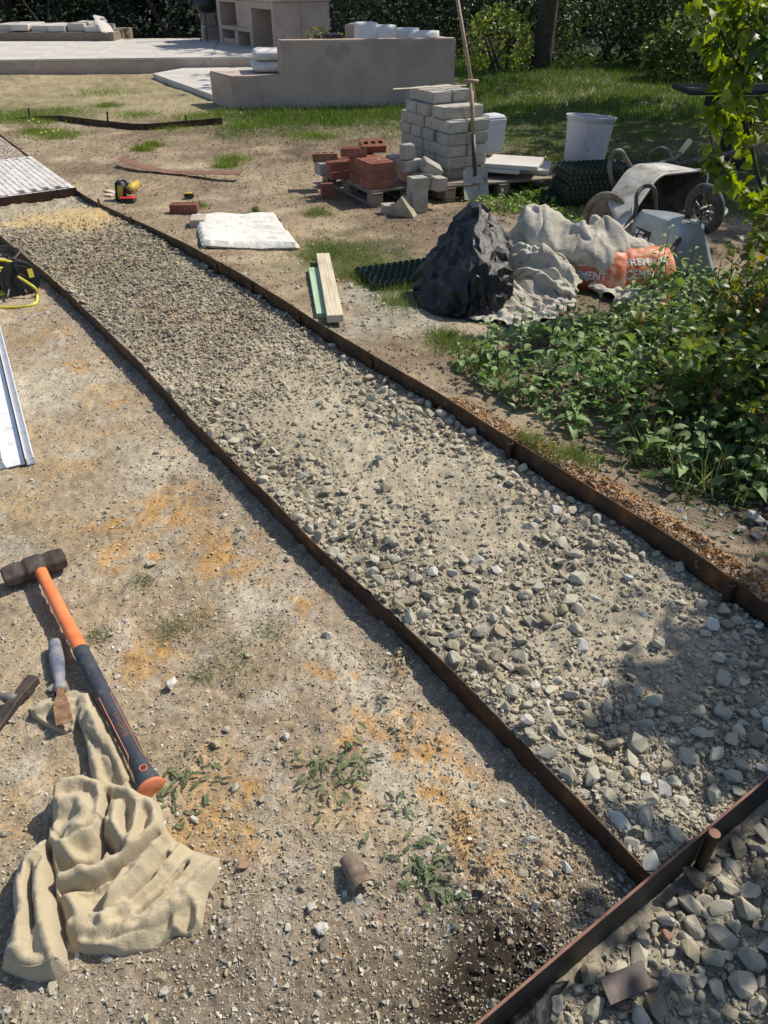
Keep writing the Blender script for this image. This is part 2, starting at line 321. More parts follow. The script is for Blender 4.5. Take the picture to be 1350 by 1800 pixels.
# ---------------------------------------------------------------- cloth: let two sheets fall over the shapes they cover
def poly_in(X, Y, P):
    ins = np.zeros(X.shape, bool); n = len(P)
    for i in range(n):
        x1, y1 = P[i][:2]; x2, y2 = P[(i + 1) % n][:2]
        c = ((y1 > Y) != (y2 > Y)) & (X < (x2 - x1) * (Y - y1) / (y2 - y1 + 1e-15) + x1); ins ^= c
    return ins
def near_on(X, Y, P):
    bd = np.full(X.shape, 1e9); bx = X.copy(); by = Y.copy(); n = len(P)
    for i in range(n):
        ax, ay = P[i][:2]; cx, cy = P[(i + 1) % n][:2]; dx, dy = cx - ax, cy - ay; t = np.clip(((X - ax) * dx + (Y - ay) * dy) / (dx * dx + dy * dy + 1e-12), 0, 1)
        qx, qy = ax + t * dx, ay + t * dy; d = np.hypot(X - qx, Y - qy); m = d < bd; bd = np.where(m, d, bd); bx = np.where(m, qx, bx); by = np.where(m, qy, by)
    return bx, by
def drape(outline, hf, region, res, z0, frames, grow, bend, seed, stiff=15, mass=.15, wave=.02, wsc=.09, crease=0, damp=0):
    x0, x1, y0, y1 = region; r_ = .022
    X, Y = np.meshgrid(np.arange(x0, x1, r_), np.arange(y0, y1, r_)); Z = hf(X, Y); idx = np.arange(X.size).reshape(X.shape)
    q = np.stack([idx[:-1, :-1], idx[:-1, 1:], idx[1:, 1:], idx[1:, :-1]], -1).reshape(-1, 4)
    c = link('fall_shape', mesh_np('fall_shape', np.stack([X.ravel(), Y.ravel(), Z.ravel()], 1), q)); c.modifiers.new('c', 'COLLISION'); c.collision.thickness_outer = .005; c.collision.cloth_friction = 40
    xs = np.arange(min(p[0] for p in outline) - res, max(p[0] for p in outline) + res, res); ys = np.arange(min(p[1] for p in outline) - res, max(p[1] for p in outline) + res, res)
    X, Y = np.meshgrid(xs, ys); ins = poly_in(X, Y, outline); idx = np.arange(X.size).reshape(X.shape)
    q = np.stack([idx[:-1, :-1], idx[:-1, 1:], idx[1:, 1:], idx[1:, :-1]], -1).reshape(-1, 4); q = q[ins.ravel()[q].sum(1) >= 2]
    u_, inv = np.unique(q, return_inverse=True); inn = ins.ravel()[u_]; X = X.ravel()[u_]; Y = Y.ravel()[u_]; nx_, ny_ = near_on(X, Y, outline); X = np.where(inn, X, nx_); Y = np.where(inn, Y, ny_); Z = z0(X, Y) + wave * fbm(X, Y, wsc, 3, seed)
    o = link('falling', mesh_np('falling', np.stack([X, Y, Z], 1), inv.reshape(-1, 4)))
    m = o.modifiers.new('cl', 'CLOTH'); st = m.settings; st.quality = 4; st.mass = mass; st.shrink_min = -grow; st.tension_stiffness = stiff; st.compression_stiffness = stiff; st.shear_stiffness = 5; st.bending_stiffness = bend; st.air_damping = 2 if not damp else damp
    cs = m.collision_settings; cs.distance_min = .005; cs.use_self_collision = True; cs.self_distance_min = .004; cs.collision_quality = 2
    scene.frame_start = 1; scene.frame_end = frames; m.point_cache.frame_end = frames
    for f in range(1, frames + 1): scene.frame_set(f)
    me = bpy.data.meshes.new_from_object(o.evaluated_get(bpy.context.evaluated_depsgraph_get()))
    bpy.data.objects.remove(o); bpy.data.objects.remove(c); scene.frame_set(1); nv = len(me.vertices)
    if crease:                                             # fine creases pressed into the fabric, in its own plane
        no = np.zeros(nv * 3); me.vertices.foreach_get('normal', no); co = np.zeros(nv * 3); me.vertices.foreach_get('co', co); no = no.reshape(-1, 3); co = co.reshape(-1, 3)
        f1 = 1 - np.abs(fbm(X * 1.1 + Y * .5, Y * .42 - X * .25, .07, 3, seed + 5)) * 2.4; f2 = 1 - np.abs(fbm(X * .4 - Y * .3, X + Y, .045, 2, seed + 9)) * 2.4
        co += no * (crease * (f1 + .6 * f2))[:, None]; me.vertices.foreach_set('co', co.ravel())
    me.shade_smooth(); return me
SIM = {}
def bump_(x, y, cx, cy, rx, ry, h, p=2.0): return h * np.exp(-(((x - cx) / rx) ** 2 + ((y - cy) / ry) ** 2) ** (p / 2))
def sheet_floor(x, y):
    h = h_right(x, y); x = x - .09; m = np.maximum.reduce([bump_(x, y, .93, 4.96, .20, .17, .36, 3), bump_(x, y, .84, 4.62, .22, .2, .23), bump_(x, y, .70, 4.85, .12, .12, .22), bump_(x, y, 1.18, 4.86, .22, .17, .30, 4), bump_(x, y, 1.42, 4.84, .18, .16, .24, 4), bump_(x, y, .62, 4.38, .15, .12, .10)])
    return h + m
SHO = [(a_ + .09, b_) for a_, b_ in [(.36, 4.22), (.46, 4.10), (.62, 4.06), (.80, 4.16), (.95, 4.36), (1.02, 4.55), (1.04, 4.59), (1.17, 4.60), (1.24, 4.52), (1.26, 4.36), (1.42, 4.34), (1.45, 4.74), (1.45, 5.12), (1.2, 5.28), (.95, 5.25), (.72, 5.12), (.64, 4.8), (.48, 4.5)]]
SIM['sheet'] = drape(SHO, sheet_floor, (.0, 2.0, 3.7, 5.9), .0112, lambda x, y: sheet_floor(x, y) + .09, 50, .62, .015, 501, wave=.075, crease=.009)
def bag_floor(x, y):
    d = ((np.abs(x - .465) / .265) ** 3 + (np.abs(y - 4.36) / .27) ** 3) ** (1 / 3)
    top = .48 - 1.15 * np.maximum(0, .50 - x) - .55 * np.maximum(0, x - .53) - .55 * np.abs(y - 4.52) + .09 * np.exp(-((x - .52) ** 2 + (y - 4.54) ** 2) / .0016)
    return h_right(x, y) + np.maximum(top, .05) * (1 - sm(.80, 1.02, d))
BGO = [(.465 + .43 * math.cos(t) * (1 + .1 * math.sin(3 * t)), 4.35 + .43 * math.sin(t) * (1 + .08 * math.cos(4 * t))) for t in [k * math.pi / 14 for k in range(28)]]
SIM['bag'] = drape(BGO, bag_floor, (-.2, 1.2, 3.8, 5.1), .0125, lambda x, y: .56 + 0 * x, 60, .10, .30, 503, stiff=25, wave=.05, wsc=.07, crease=.006)

# ---------------------------------------------------------------- surface colours
def mixc(c, m, col): m = np.clip(m, 0, 1)[:, None]; return c * (1 - m) + np.array(col) * m
ORANGE_L = px2([(320, 905, .15), (255, 930, .09), (410, 965, .13), (250, 1185, .09), (575, 1200, .05), (240, 1190, .07), (880, 1510, .11), (930, 1555, .09), (400, 1460, .10), (330, 1480, .06),
                (200, 970, .10), (110, 590, .14), (160, 640, .12), (560, 1050, .05), (430, 1000, .07), (700, 1200, .05), (790, 1330, .10), (720, 1300, .07), (590, 1650, .03), (640, 1320, .06),
                (800, 1420, .05), (680, 1680, .02), (235, 700, .1), (1000, 1570, .07), (260, 1000, .05), (180, 1210, .02), (620, 1395, .03)])
PALE_L = px2([(700, 1420, .13), (640, 1240, .14), (560, 1130, .08), (750, 1450, .12), (450, 1050, .12), (300, 820, .25), (100, 680, .3), (800, 1380, .1)])
DARK_L = px2([(880, 1720, .13), (820, 1770, .11), (960, 1650, .08), (860, 1680, .08), (760, 1830, .16), (330, 860, .05), (370, 890, .04), (840, 1640, .07), (400, 1790, .15), (650, 1760, .12), (1000, 1600, .04)])
def c_left(x, y):
    s, n = SN(x, y); d = nl(s) - n
    c = np.tile(np.array((.37, .295, .20)), (len(x), 1)); f = fbm(x, y, .3, 4, 101)
    c = mixc(c, .5 + f, (.28, .215, .145)); c = mixc(c, .75 * sm(.0, .6, fbm(x, y, .12, 4, 103)), (.42, .375, .31))
    c = mixc(c, .8 * blobs(x, y, PALE_L), (.46, .41, .315))
    c = mixc(c, 1.1 * blobs(x, y, ORANGE_L, .6) * sm(-.35, .25, fbm(x, y, .04, 4, 105)), (.43, .255, .10))
    c = mixc(c, .35 * sm(.2, .5, fbm(x, y, .2, 4, 111)), (.47, .30, .13))
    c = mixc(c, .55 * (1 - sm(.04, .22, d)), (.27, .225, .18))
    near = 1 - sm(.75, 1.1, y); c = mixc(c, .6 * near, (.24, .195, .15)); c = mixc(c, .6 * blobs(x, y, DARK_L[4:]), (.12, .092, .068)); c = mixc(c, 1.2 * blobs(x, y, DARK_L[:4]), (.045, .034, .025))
    c *= (1 + .28 * fbm(x, y, .012, 3, 107) + .22 * fbm(x, y, .045, 2, 109))[:, None]
    return np.clip(c, .01, .9)
def c_path(x, y):
    s, n = SN(x, y)
    c = np.tile(np.array((.37, .32, .235)), (len(x), 1)); c = mixc(c, .5 + fbm(x, y, .4, 4, 121), (.27, .23, .165))
    c = mixc(c, .8 * blobs(x, y, SANDY), (.41, .36, .265))
    c = mixc(c, 1.2 * blobs(x, y, px2([(150, 395, .42), (215, 385, .3), (60, 400, .25)]), .6), (.48, .355, .18))
    c = mixc(c, .75 * sm(-.3, .4, fbm(x, y, .3, 4, 123)) * sm(2.6, 3.8, s) * (1 - sm(5.8, 6.3, s)), (.265, .21, .14))
    c = mixc(c, .5 * (1 - sm(1.2, 1.9, s)), (.32, .275, .21))
    c *= (1 + .22 * fbm(x, y, .012, 3, 127) + .2 * fbm(x, y, .05, 2, 129))[:, None]
    return np.clip(c, .01, .9)
def c_pit(x, y):
    c = np.tile(np.array((.27, .24, .185)), (len(x), 1)); c = mixc(c, .5 + fbm(x, y, .2, 4, 131), (.34, .30, .225))
    return np.clip(c * (1 + .25 * fbm(x, y, .012, 3, 137))[:, None], .01, .9)
BEDC = [(1000, 620, .4), (1120, 700, .6), (1250, 760, .7), (1330, 900, .5), (1200, 560, .5), (900, 660, .3)]
SOIL_R = px2([(760, 400, .55), (880, 380, .5), (650, 440, .35), (1280, 430, .7), (1200, 400, .6), (560, 250, .9), (480, 270, .7), (1100, 460, .5), (720, 360, .4)])
GREEN_R = px2([(1000, 230, 1.8), (1120, 290, 1.3), (900, 200, 2.2), (1150, 190, 2.5), (860, 130, 3.5), (1000, 120, 4), (1200, 130, 4), (1050, 160, 3), (610, 460, .45), (680, 520, .35), (480, 215, 1.2), (600, 205, 1.2), (700, 205, 1), (950, 360, .4), (60, 205, .8), (1250, 330, .8)])
def green_mask(x, y):
    return blobs(x, y, GREEN_R, 1.2)
def c_right(x, y):
    s, n = SN(x, y); d = n - nr(s)
    c = np.tile(np.array((.29, .225, .155)), (len(x), 1)); f = fbm(x, y, .9, 5, 141)
    c = mixc(c, .5 + f * 1.3, (.20, .15, .10)); c = mixc(c, .7 * sm(.05, .5, fbm(x, y, .35, 4, 143)), (.37, .30, .215))
    c = mixc(c, .65 * sm(10.5, 12, y) * (1 - sm(-1, 1, x)), (.31, .27, .15))
    c = mixc(c, .7 * blobs(x, y, px2([(560, 410, .3), (520, 480, .3), (660, 425, .2), (760, 370, .2)])), (.42, .33, .22))
    c = mixc(c, .9 * blobs(x, y, SOIL_R, 1) * sm(-.4, .3, fbm(x, y, .2, 4, 145)), (.135, .10, .075))
    c = mixc(c, .9 * green_mask(x, y), (.065, .08, .028))
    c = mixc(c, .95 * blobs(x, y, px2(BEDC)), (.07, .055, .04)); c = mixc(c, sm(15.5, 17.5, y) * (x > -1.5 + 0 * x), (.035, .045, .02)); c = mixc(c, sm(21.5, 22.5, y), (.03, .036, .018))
    c = mixc(c, .6 * blobs(x, y, px2([(1070, 175, 1.2), (1130, 185, .8)])), (.33, .26, .17))
    c = mixc(c, .75 * blobs(x, y, px2([(690, 560, .25), (660, 600, .22), (740, 590, .2), (620, 540, .15)])), (.36, .33, .27))
    c = mixc(c, sm(.8, 1.0, y) * np.exp(-((d - .05) / .05) ** 2) * (1 - sm(1.5, 2.2, s)) * 1.2, (.42, .20, .065))
    c *= (1 + .3 * fbm(x, y, .03, 3, 147) + .3 * fbm(x, y, .11, 3, 148) + .2 * fbm(x, y, .35, 2, 149))[:, None]
    return np.clip(c, .01, .9)
def c_far(x, y):
    s, n = SN(x, y)
    c = np.tile(np.array((.46, .38, .31)), (len(x), 1)); c *= (1 + .5 * fbm(x, y, .03, 3, 151))[:, None]; return np.clip(c, .01, .9)

# ---------------------------------------------------------------- ground sheets
pxs = np.arange(-300, 1660, 3.2)
pys = np.concatenate([np.arange(1990, 60, -3.0), np.arange(60, -44, -3.0)])
U = (pxs - 675) / 1350; Vv = (900 - pys) / 1350
T = CAM_H / (sP - Vv * cP)
GX = (U[None, :] * T[:, None]); GY = np.repeat((((cP + Vv * sP) * T))[:, None], len(pxs), 1)
def sheet(name, lo, hi, sl_, sh_, hf, cf, kind='structure', mname='ground'):
    s, n = SN(GX, GY)
    inside = (s > sl_ - .6) & (s < sh_ + .6) & (n > lo(s) - .6) & (n < hi(s) + .6)
    s2 = np.clip(s, sl_, sh_); n2 = np.clip(n, lo(s2), hi(s2))
    x, y = XY(s2, n2); r, c = x.shape
    idx = np.arange(r * c).reshape(r, c)
    q = np.stack([idx[:-1, :-1], idx[:-1, 1:], idx[1:, 1:], idx[1:, :-1]], -1).reshape(-1, 4)
    X = x.ravel(); Y = y.ravel()
    a = np.abs((X[q[:, 2]] - X[q[:, 0]]) * (Y[q[:, 3]] - Y[q[:, 1]]) - (X[q[:, 3]] - X[q[:, 1]]) * (Y[q[:, 2]] - Y[q[:, 0]])) / 2
    q = q[(a > 1e-9) & inside.ravel()[q].any(1)]
    u, inv = np.unique(q, return_inverse=True); q = inv.reshape(-1, 4)
    X = X[u]; Y = Y[u]; Z = hf(X, Y)
    me = mesh_np(name, np.stack([X, Y, Z], 1), q, cf(X, Y), smooth=True)
    o = link(name, me, mname); tag(o, kind=kind); return o
BIG = 400
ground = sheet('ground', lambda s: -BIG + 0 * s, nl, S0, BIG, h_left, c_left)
path_bed = sheet('path_bed', nl, nr, S0, S1, h_path, c_path)
gravel_bed = sheet('gravel_bed', lambda s: -BIG + 0 * s, lambda s: BIG + 0 * s, -BIG, S0, h_pit, c_pit)
lawn = sheet('lawn', nr, lambda s: BIG + 0 * s, S0, BIG, h_right, c_right)
gravel_path = sheet('gravel_path', nl, nr, S1, BIG, h_far, c_far)
tb = MB(); tb.box((0, 100, -.35), (600, 600, .1)); terrain = tb.build('terrain', mat('distant earth', (.03, .04, .02), (.05, .055, .03), sc=.5, bump=0)); tag(terrain, kind='structure')

# ---------------------------------------------------------------- stones
def hull(npts, seed, sq=(1, .8, .62), bevel=0, sub=0):
    r = random.Random(seed); bm = bmesh.new()
    for _ in range(npts):
        v = Vector((r.gauss(0, 1), r.gauss(0, 1), r.gauss(0, 1))).normalized() * r.uniform(.82, 1.0)
        bm.verts.new((v.x * sq[0], v.y * sq[1], v.z * sq[2]))
    res = bmesh.ops.convex_hull(bm, input=list(bm.verts))
    bmesh.ops.delete(bm, geom=[g for g in set(res['geom_interior']) | set(res['geom_unused']) if isinstance(g, bmesh.types.BMVert)], context='VERTS')
    if bevel: bmesh.ops.bevel(bm, geom=list(bm.edges), offset=bevel, segments=1, affect='EDGES', clamp_overlap=True)
    bmesh.ops.triangulate(bm, faces=bm.faces)
    if sub:
        bmesh.ops.subdivide_edges(bm, edges=[e for e in bm.edges if e.calc_length() > .25], cuts=1, use_grid_fill=True); bmesh.ops.triangulate(bm, faces=bm.faces)
        bm.normal_update()
        for v in bm.verts:
            q = v.co; k = mnoise.noise(q * 1.7 + Vector((seed, 0, 0))) * .08 + mnoise.noise(q * 4.5 + Vector((0, seed, 0))) * .06; v.co = q + v.normal * k
    bm.normal_update()
    return bm
def hull_np(*a, **k):
    bm = hull(*a, **k); bm.verts.index_update()
    V = np.array([v.co[:] for v in bm.verts]); F = np.array([[v.index for v in f.verts] for f in bm.faces]); bm.free(); return V, F
P_BIG = [hull_np(12 + i % 5, i, (1, random.uniform(.55, .95), random.uniform(.45, .8)), bevel=.10, sub=1) for i in range(14)]
P_MID = [hull_np(14, 50 + i, (1, random.uniform(.65, .95), random.uniform(.5, .75))) for i in range(12)]
P_SMALL = [hull_np(7, 90 + i, (1, random.uniform(.65, .95), random.uniform(.5, .75))) for i in range(10)]
P_TINY = [hull_np(5, 130 + i, (1, .85, .7)) for i in range(6)]
def rotm(n, tilt=.5):
    a = rng.uniform(0, 2 * np.pi, n); b = rng.normal(0, tilt, n); c = rng.normal(0, tilt, n)
    def rm(t, ax):
        m = np.zeros((n, 3, 3)); C, S = np.cos(t), np.sin(t); i, j = [(1, 2), (2, 0), (0, 1)][ax]
        m[:, ax, ax] = 1; m[:, i, i] = C; m[:, j, j] = C; m[:, i, j] = -S; m[:, j, i] = S; return m
    return rm(a, 2) @ rm(b, 0) @ rm(c, 1)
def merge(name, protos, pos, rad, col, mname='stone_loose', tilt=.5, parent=None, kind='stuff', rot=None):
    n = len(pos); pi = rng.integers(0, len(protos), n); Rm = rotm(n, tilt) if rot is None else rot; Vs = []; Fs = []; Cs = []; off = 0
    for k, (V, F) in enumerate(protos):
        w = np.where(pi == k)[0]
        if not len(w): continue
        v = np.einsum('nij,vj->nvi', Rm[w], V) * rad[w][:, None, None] + pos[w][:, None, :]
        f = F[None] + (np.arange(len(w)) * len(V))[:, None, None] + off
        Vs.append(v.reshape(-1, 3)); Fs.append(f.reshape(-1, F.shape[1])); Cs.append(np.repeat(col[w], len(V), 0)); off += len(w) * len(V)
    me = mesh_np(name, np.concatenate(Vs), np.concatenate(Fs), np.concatenate(Cs))
    o = link(name, me, mname, parent); tag(o, kind=kind); return o
def stone_cols(n, warm=.3, k=1.0):
    base = np.array([(.29, .275, .225), (.36, .345, .29), (.23, .22, .18), (.43, .41, .35), (.36, .315, .225), (.32, .27, .185), (.52, .50, .45)])
    w = np.array([.24, .22, .12, .12, .15 * (1 + warm), .1 * (1 + warm), .05]); w /= w.sum()
    c = base[rng.choice(7, n, p=w)] * rng.uniform(.8, 1.35, (n, 1)) * k * 1.1
    return c
def shared_stone(seed):
    V, F = P_BIG[seed % len(P_BIG)]
    me = mesh_np('stone', V, F); me.shade_smooth(); me.set_sharp_from_angle(angle=R(16)); return me
STM = {}
for mk in ('stone', 'stone_tan', 'stone_white', 'stone_red'):
    STM[mk] = []
    for i in range(14):
        me = shared_stone(i); me.materials.append(M[mk]); STM[mk].append(me)
def spread(n, area, dens, rmin, rmax, pw=2.0, sep=.9, seed=0, keep=None):
    """stones that do not overlap: area() gives candidate (x,y), dens(x,y) in 0..1"""
    x, y = area(n); d = dens(x, y); ok = rng.random(len(x)) < d; x = x[ok]; y = y[ok]
    u = rng.random(len(x)); r = rmin * (1 - u * (1 - (rmin / rmax) ** pw)) ** (-1 / pw)
    o = np.argsort(-r); x, y, r = x[o], y[o], r[o]
    cell = rmax * 2; grid = {}; K = []
    for i in range(len(x)):
        cx, cy = int(x[i] // cell), int(y[i] // cell); good = True
        for a in (-1, 0, 1):
            for b in (-1, 0, 1):
                for j in grid.get((cx + a, cy + b), ()):
                    if (x[i] - x[j]) ** 2 + (y[i] - y[j]) ** 2 < (sep * (r[i] + r[j])) ** 2: good = False; break
                if not good: break
            if not good: break
        if good: grid.setdefault((cx, cy), []).append(i); K.append(i)
    K = np.array(K, int); return x[K], y[K], r[K]
def in_view(x, y, m=120):
    Z = y * cP + CAM_H * sP; px = 675 + 1350 * x / Z; v = (y * sP - CAM_H * cP) / Z; py = 900 - 1350 * v
    return (px > -m) & (px < 1350 + m) & (py < 1800 + m) & (py > -m) & (Z > .2)
def seen_size(x, y, r):
    Z = y * cP + CAM_H * sP; return r / Z
def plant_stones(parent, x, y, r, hf, nind, sink=.25, mats=(('stone', .7), ('stone_tan', .2), ('stone_white', .1)), warm=.3, k=1.0, name='loose_stones', cmix=None):
    z = hf(x, y) + r * .60 * (1 - 2 * sink) - r * .62 * rng.random(len(x)) ** 2; vis = in_view(x, y, -5)
    ss = np.where(vis, seen_size(x, y, r), 0); o = np.argsort(-ss); ind = o[:nind]; rest = o[nind:]
    Rm = rotm(len(ind), .35); ms = [m for m, _ in mats]; w = np.array([q for _, q in mats]); w = w / w.sum()
    for q, i in enumerate(ind):
        mk = ms[rng.choice(len(ms), p=w)]
        ob = bpy.data.objects.new('stone', STM[mk][int(rng.integers(0, 14))]); COL.objects.link(ob); ob.parent = parent
        mm = Matrix(Rm[q].tolist()).to_4x4(); ob.matrix_world = Matrix.Translation((x[i], y[i], z[i])) @ mm @ Matrix.Diagonal((r[i], r[i] * rng.uniform(.85, 1.1), r[i], 1))
    if len(rest):
        P = np.stack([x[rest], y[rest], z[rest]], 1); near = ss[rest] > .004
        c = stone_cols(len(rest), warm, k)
        if cmix: c = c * (1 - cmix[1]) + cmix[0](x[rest], y[rest]) * cmix[1]
        for msk, pr, in ((near, P_MID), (~near, P_SMALL)):
            if msk.sum(): merge(name, pr, P[msk], r[rest][msk], c[msk], parent=parent, tilt=.4)
def area_sn(s0, s1, lo, hi, bias=1.6):
    def f(n):
        s = s0 + (s1 - s0) * rng.random(n) ** bias; a = lo(s); b = hi(s); nn = a + (b - a) * rng.random(n); return XY(s, nn)
    return f
# path: big stones crowd along both edges, patches of sand stay clearer
def d_path(x, y):
    s, n = SN(x, y); e = np.minimum(n - nl(s), nr(s) - n)
    d = .16 + .70 * np.exp(-((e - .05) / .14) ** 2) + .62 * sm(-.1, .45, fbm(x, y, .35, 3, 201)); d = d * (1 - .93 * blobs(x, y, SANDY, .5))
    d = np.where(s < 1.6, np.maximum(d, .95 * sm(-.4, .1, fbm(x, y, .3, 2, 203)) * (1 - .9 * blobs(x, y, SANDY, .5))), d)
    return d * (1 - .75 * sm(5.3, 6.2, s) * (e > .12))
inset = lambda f, k: (lambda s: f(s) + k)
x, y, r = spread(60000, area_sn(S0 + .02, S1 - .02, inset(nl, .02), inset(nr, -.02), 1.5), d_path, .007, .037, 1.9, .66)
s_, n_ = SN(x, y); r = r * (1 - .42 * sm(2.4, 3.6, s_) * (1 - .5 * np.exp(-(np.minimum(n_ - nl(s_), nr(s_) - n_) / .08) ** 2)))
plant_stones(path_bed, x, y, r * .95, h_path, 300, sink=.16, name='loose_gravel', cmix=(c_path, .5))
def small(name, parent, n, area, dens, hf, r0, r1, k=1.0, warm=.3, protos=P_SMALL, colf=None, lim=.0016):
    x, y = area(n); ok = (rng.random(n) < dens(x, y)) & in_view(x, y); x, y = x[ok], y[ok]
    r = r0 * (1 - rng.random(len(x)) * (1 - (r0 / r1) ** 2)) ** -.5
    big = seen_size(x, y, r) > .0009; x, y, r = x[big], y[big], r[big]
    c = stone_cols(len(x), warm, k) if colf is None else colf(x, y) * rng.uniform(.75, 1.25, (len(x), 1))
    return merge(name, protos, np.stack([x, y, hf(x, y) + r * .2], 1), r, c, parent=parent, tilt=.8)
small('grit', path_bed, 60000, area_sn(S0 + .01, S1, inset(nl, .008), inset(nr, -.008), 2.2), lambda x, y: .25 + .75 * d_path(x, y), h_path, .0035, .013, colf=lambda x, y: c_path(x, y) * .75 + stone_cols(len(x)) * .3)
small('clods', path_bed, 18000, area_sn(2.6, 6.3, inset(nl, .03), inset(nr, -.03), 1.2), lambda x, y: .9 * (1 - blobs(x, y, SANDY[:1])) * sm(2.6, 3.8, SN(x, y)[0] + .5 * fbm(x, y, .5, 2, 231)), h_path, .006, .018, colf=lambda x, y: c_path(x, y) * .9, protos=P_MID[:6])
# left ground: stones in the ditch beside the edging, pebbles all over
def d_left(x, y):
    s, n = SN(x, y); d = nl(s) - n
    v = .05 + .75 * np.exp(-((d - .10) / .09) ** 2) * sm(-.35, .2, fbm(x, y, .25, 2, 211)) + .25 * sm(.1, .5, fbm(x, y, .25, 3, 213))
    return v + .25 * (1 - sm(.8, 1.2, y))
lo_left = lambda s: nl(s) - 1.9
x, y, r = spread(16000, area_sn(S0 + .02, 5.2, lo_left, inset(nl, -.02), 1.5), lambda x, y: d_left(x, y) * .6 * (1 - .8 * blobs(x, y, DARK_L[:4])), .006, .026, 2.1, .85)
plant_stones(ground, x, y, r * .9, h_left, 300, sink=.18, mats=(('stone', .5), ('stone_white', .3), ('stone_tan', .17), ('stone_red', .03)), k=1.1, name='loose_pebbles')
small('grit', ground, 150000, area_sn(S0 + .01, 5.2, lo_left, inset(nl, -.01), 1.9), lambda x, y: (.5 + .9 * d_left(x, y)) * (1 - .85 * blobs(x, y, DARK_L[:4])), h_left, .0024, .010, k=1.02, protos=P_TINY)
small('clods', ground, 6000, area_sn(S0 + .01, 2.5, inset(nl, -.5), inset(nl, -.01), 1.0), lambda x, y: blobs(x, y, MOUND + DARK_L[:3], .5), h_left, .004, .012, protos=P_SMALL, colf=lambda x, y: c_left(x, y) * .8)
# pit in the near right corner: large rubble
def d_pit(x, y): return .35 + .95 * sm(.60, .78, x + .25 * (y - .8)) - .2 * sm(0, .3, fbm(x, y, .2, 2, 221))
def area_pit(n): x = rng.uniform(.1, 1.5, n); y = rng.uniform(.3, 1.25, n); s, _ = SN(x, y); k = s < S0 - .03; return x[k], y[k]
x, y, r = spread(40000, area_pit, d_pit, .008, .042, 1.5, .56)
plant_stones(gravel_bed, x, y, r * .92, h_pit, 300, sink=.08, mats=(('stone', .75), ('stone_tan', .22), ('stone_red', .03)), k=.85, name='loose_rubble')
x, y = area_pit(16000); merge('grit', P_SMALL, np.stack([x, y, h_pit(x, y)], 1), rng.uniform(.003, .009, len(x)), stone_cols(len(x), .5, .8), parent=gravel_bed)
# right side: stones by the sack, pebbles on the soil, dust on the lawn
def area_r(n):
    s = .4 + 8 * rng.random(n) ** 1.2; nn = nr(s) + 2.6 * rng.random(n) ** 1.5 + .02; return XY(s, nn)
STR = px2([(690, 560, .25), (650, 590, .2), (740, 590, .18), (620, 540, .15), (1250, 930, .3), (1180, 930, .2), (1300, 960, .2), (700, 430, .15), (1280, 430, .3)])
x, y, r = spread(9000, area_r, lambda x, y: .012 + .55 * blobs(x, y, STR, .5), .008, .03, 2, 1.0)
plant_stones(lawn, x, y, r, h_right, 120, sink=.2, mats=(('stone', .7), ('stone_white', .3)), name='loose_pebbles')
area_r2 = lambda n: (lambda s: XY(s, nr(s) + .02 + 6.5 * rng.random(n) ** 1.1))(1.5 + 10.5 * rng.random(n))
small('grit', lawn, 60000, area_r2, lambda x, y: .25 + .6 * sm(-.1, .5, fbm(x, y, .5, 3, 251)), h_right, .006, .018, protos=P_TINY, k=.8, warm=1.5, colf=lambda x, y: c_right(x, y) * 1.25)
small('grit', lawn, 60000, area_r, lambda x, y: .25 + .8 * blobs(x, y, STR, .5), h_right, .003, .009, protos=P_TINY, k=.95)
sr = lambda n: XY(*(lambda s: (s, nr(s) + .015 + np.abs(rng.normal(0, .04, n))))(S0 + 1.9 * rng.random(n)))
small('sand_clods', lawn, 9000, sr, lambda x, y: 1 + 0 * x, h_right, .004, .014, protos=P_SMALL, colf=lambda x, y: np.tile((.34, .17, .06), (len(x), 1)))
# pale gravel beyond the paving
x, y = area_sn(S2 + .05, 11.5, lambda s: nr(s) - 1.1, inset(nr, -.03), 1)(14000)
merge('loose_gravel', P_TINY, np.stack([x, y, h_far(x, y) + .004], 1), rng.uniform(.008, .016, len(x)), np.array((.62, .52, .44)) * rng.uniform(.6, 1.25, (len(x), 1)), parent=gravel_path)

# ================================================================ steel edging
def ribbon(P, z0, z1, th=.004, wob=.0):
    mb = MB(); n = len(P); V = []
    for i, p in enumerate(P):
        d = (Vector(P[min(i + 1, n - 1)][:2]) - Vector(P[max(i - 1, 0)][:2])).normalized(); q = Vector((-d.y, d.x)) * th / 2
        a = z0(i / (n - 1)) if callable(z0) else z0; b = z1(i / (n - 1)) if callable(z1) else z1
        b += wob * math.sin(i * .7) * .5
        for sgn in (-1, 1):
            V.append((p[0] + sgn * q.x, p[1] + sgn * q.y, a)); V.append((p[0] + sgn * q.x, p[1] + sgn * q.y, b))
    F = []
    for i in range(n - 1):
        a = i * 4; b = a + 4
        F += [[a, b, b + 1, a + 1], [a + 3, b + 3, b + 2, a + 2], [a + 1, b + 1, b + 3, a + 3], [a + 2, b + 2, b, a]]
    F += [[0, 1, 3, 2], [n * 4 - 4, n * 4 - 2, n * 4 - 1, n * 4 - 3]]
    return mb.add(V, F)
EDG = 'strips of steel edging set on end in the ground'
ss_ = np.linspace(S0 + .004, S1 + .0, 120)
Pl = [XY(s, float(nl(s)) + .0005) for s in ss_]
le = empty('steel_edging', (Pl[60][0], Pl[60][1], 0), 'long dark rusty steel edging along the left side of the stone path', 'edging', EDG)
def at_parent(o, e):
    o.parent = e; o.matrix_parent_inverse = Matrix.Translation(-e.location); return o
at_parent(ribbon(Pl, -.12, .081, wob=.005).build('strip', 'rust'), le)
rs_ = np.linspace(S0 - .25, S2 + 2.4, 150)
Pr = [XY(s, float(nr(s))) for s in rs_]
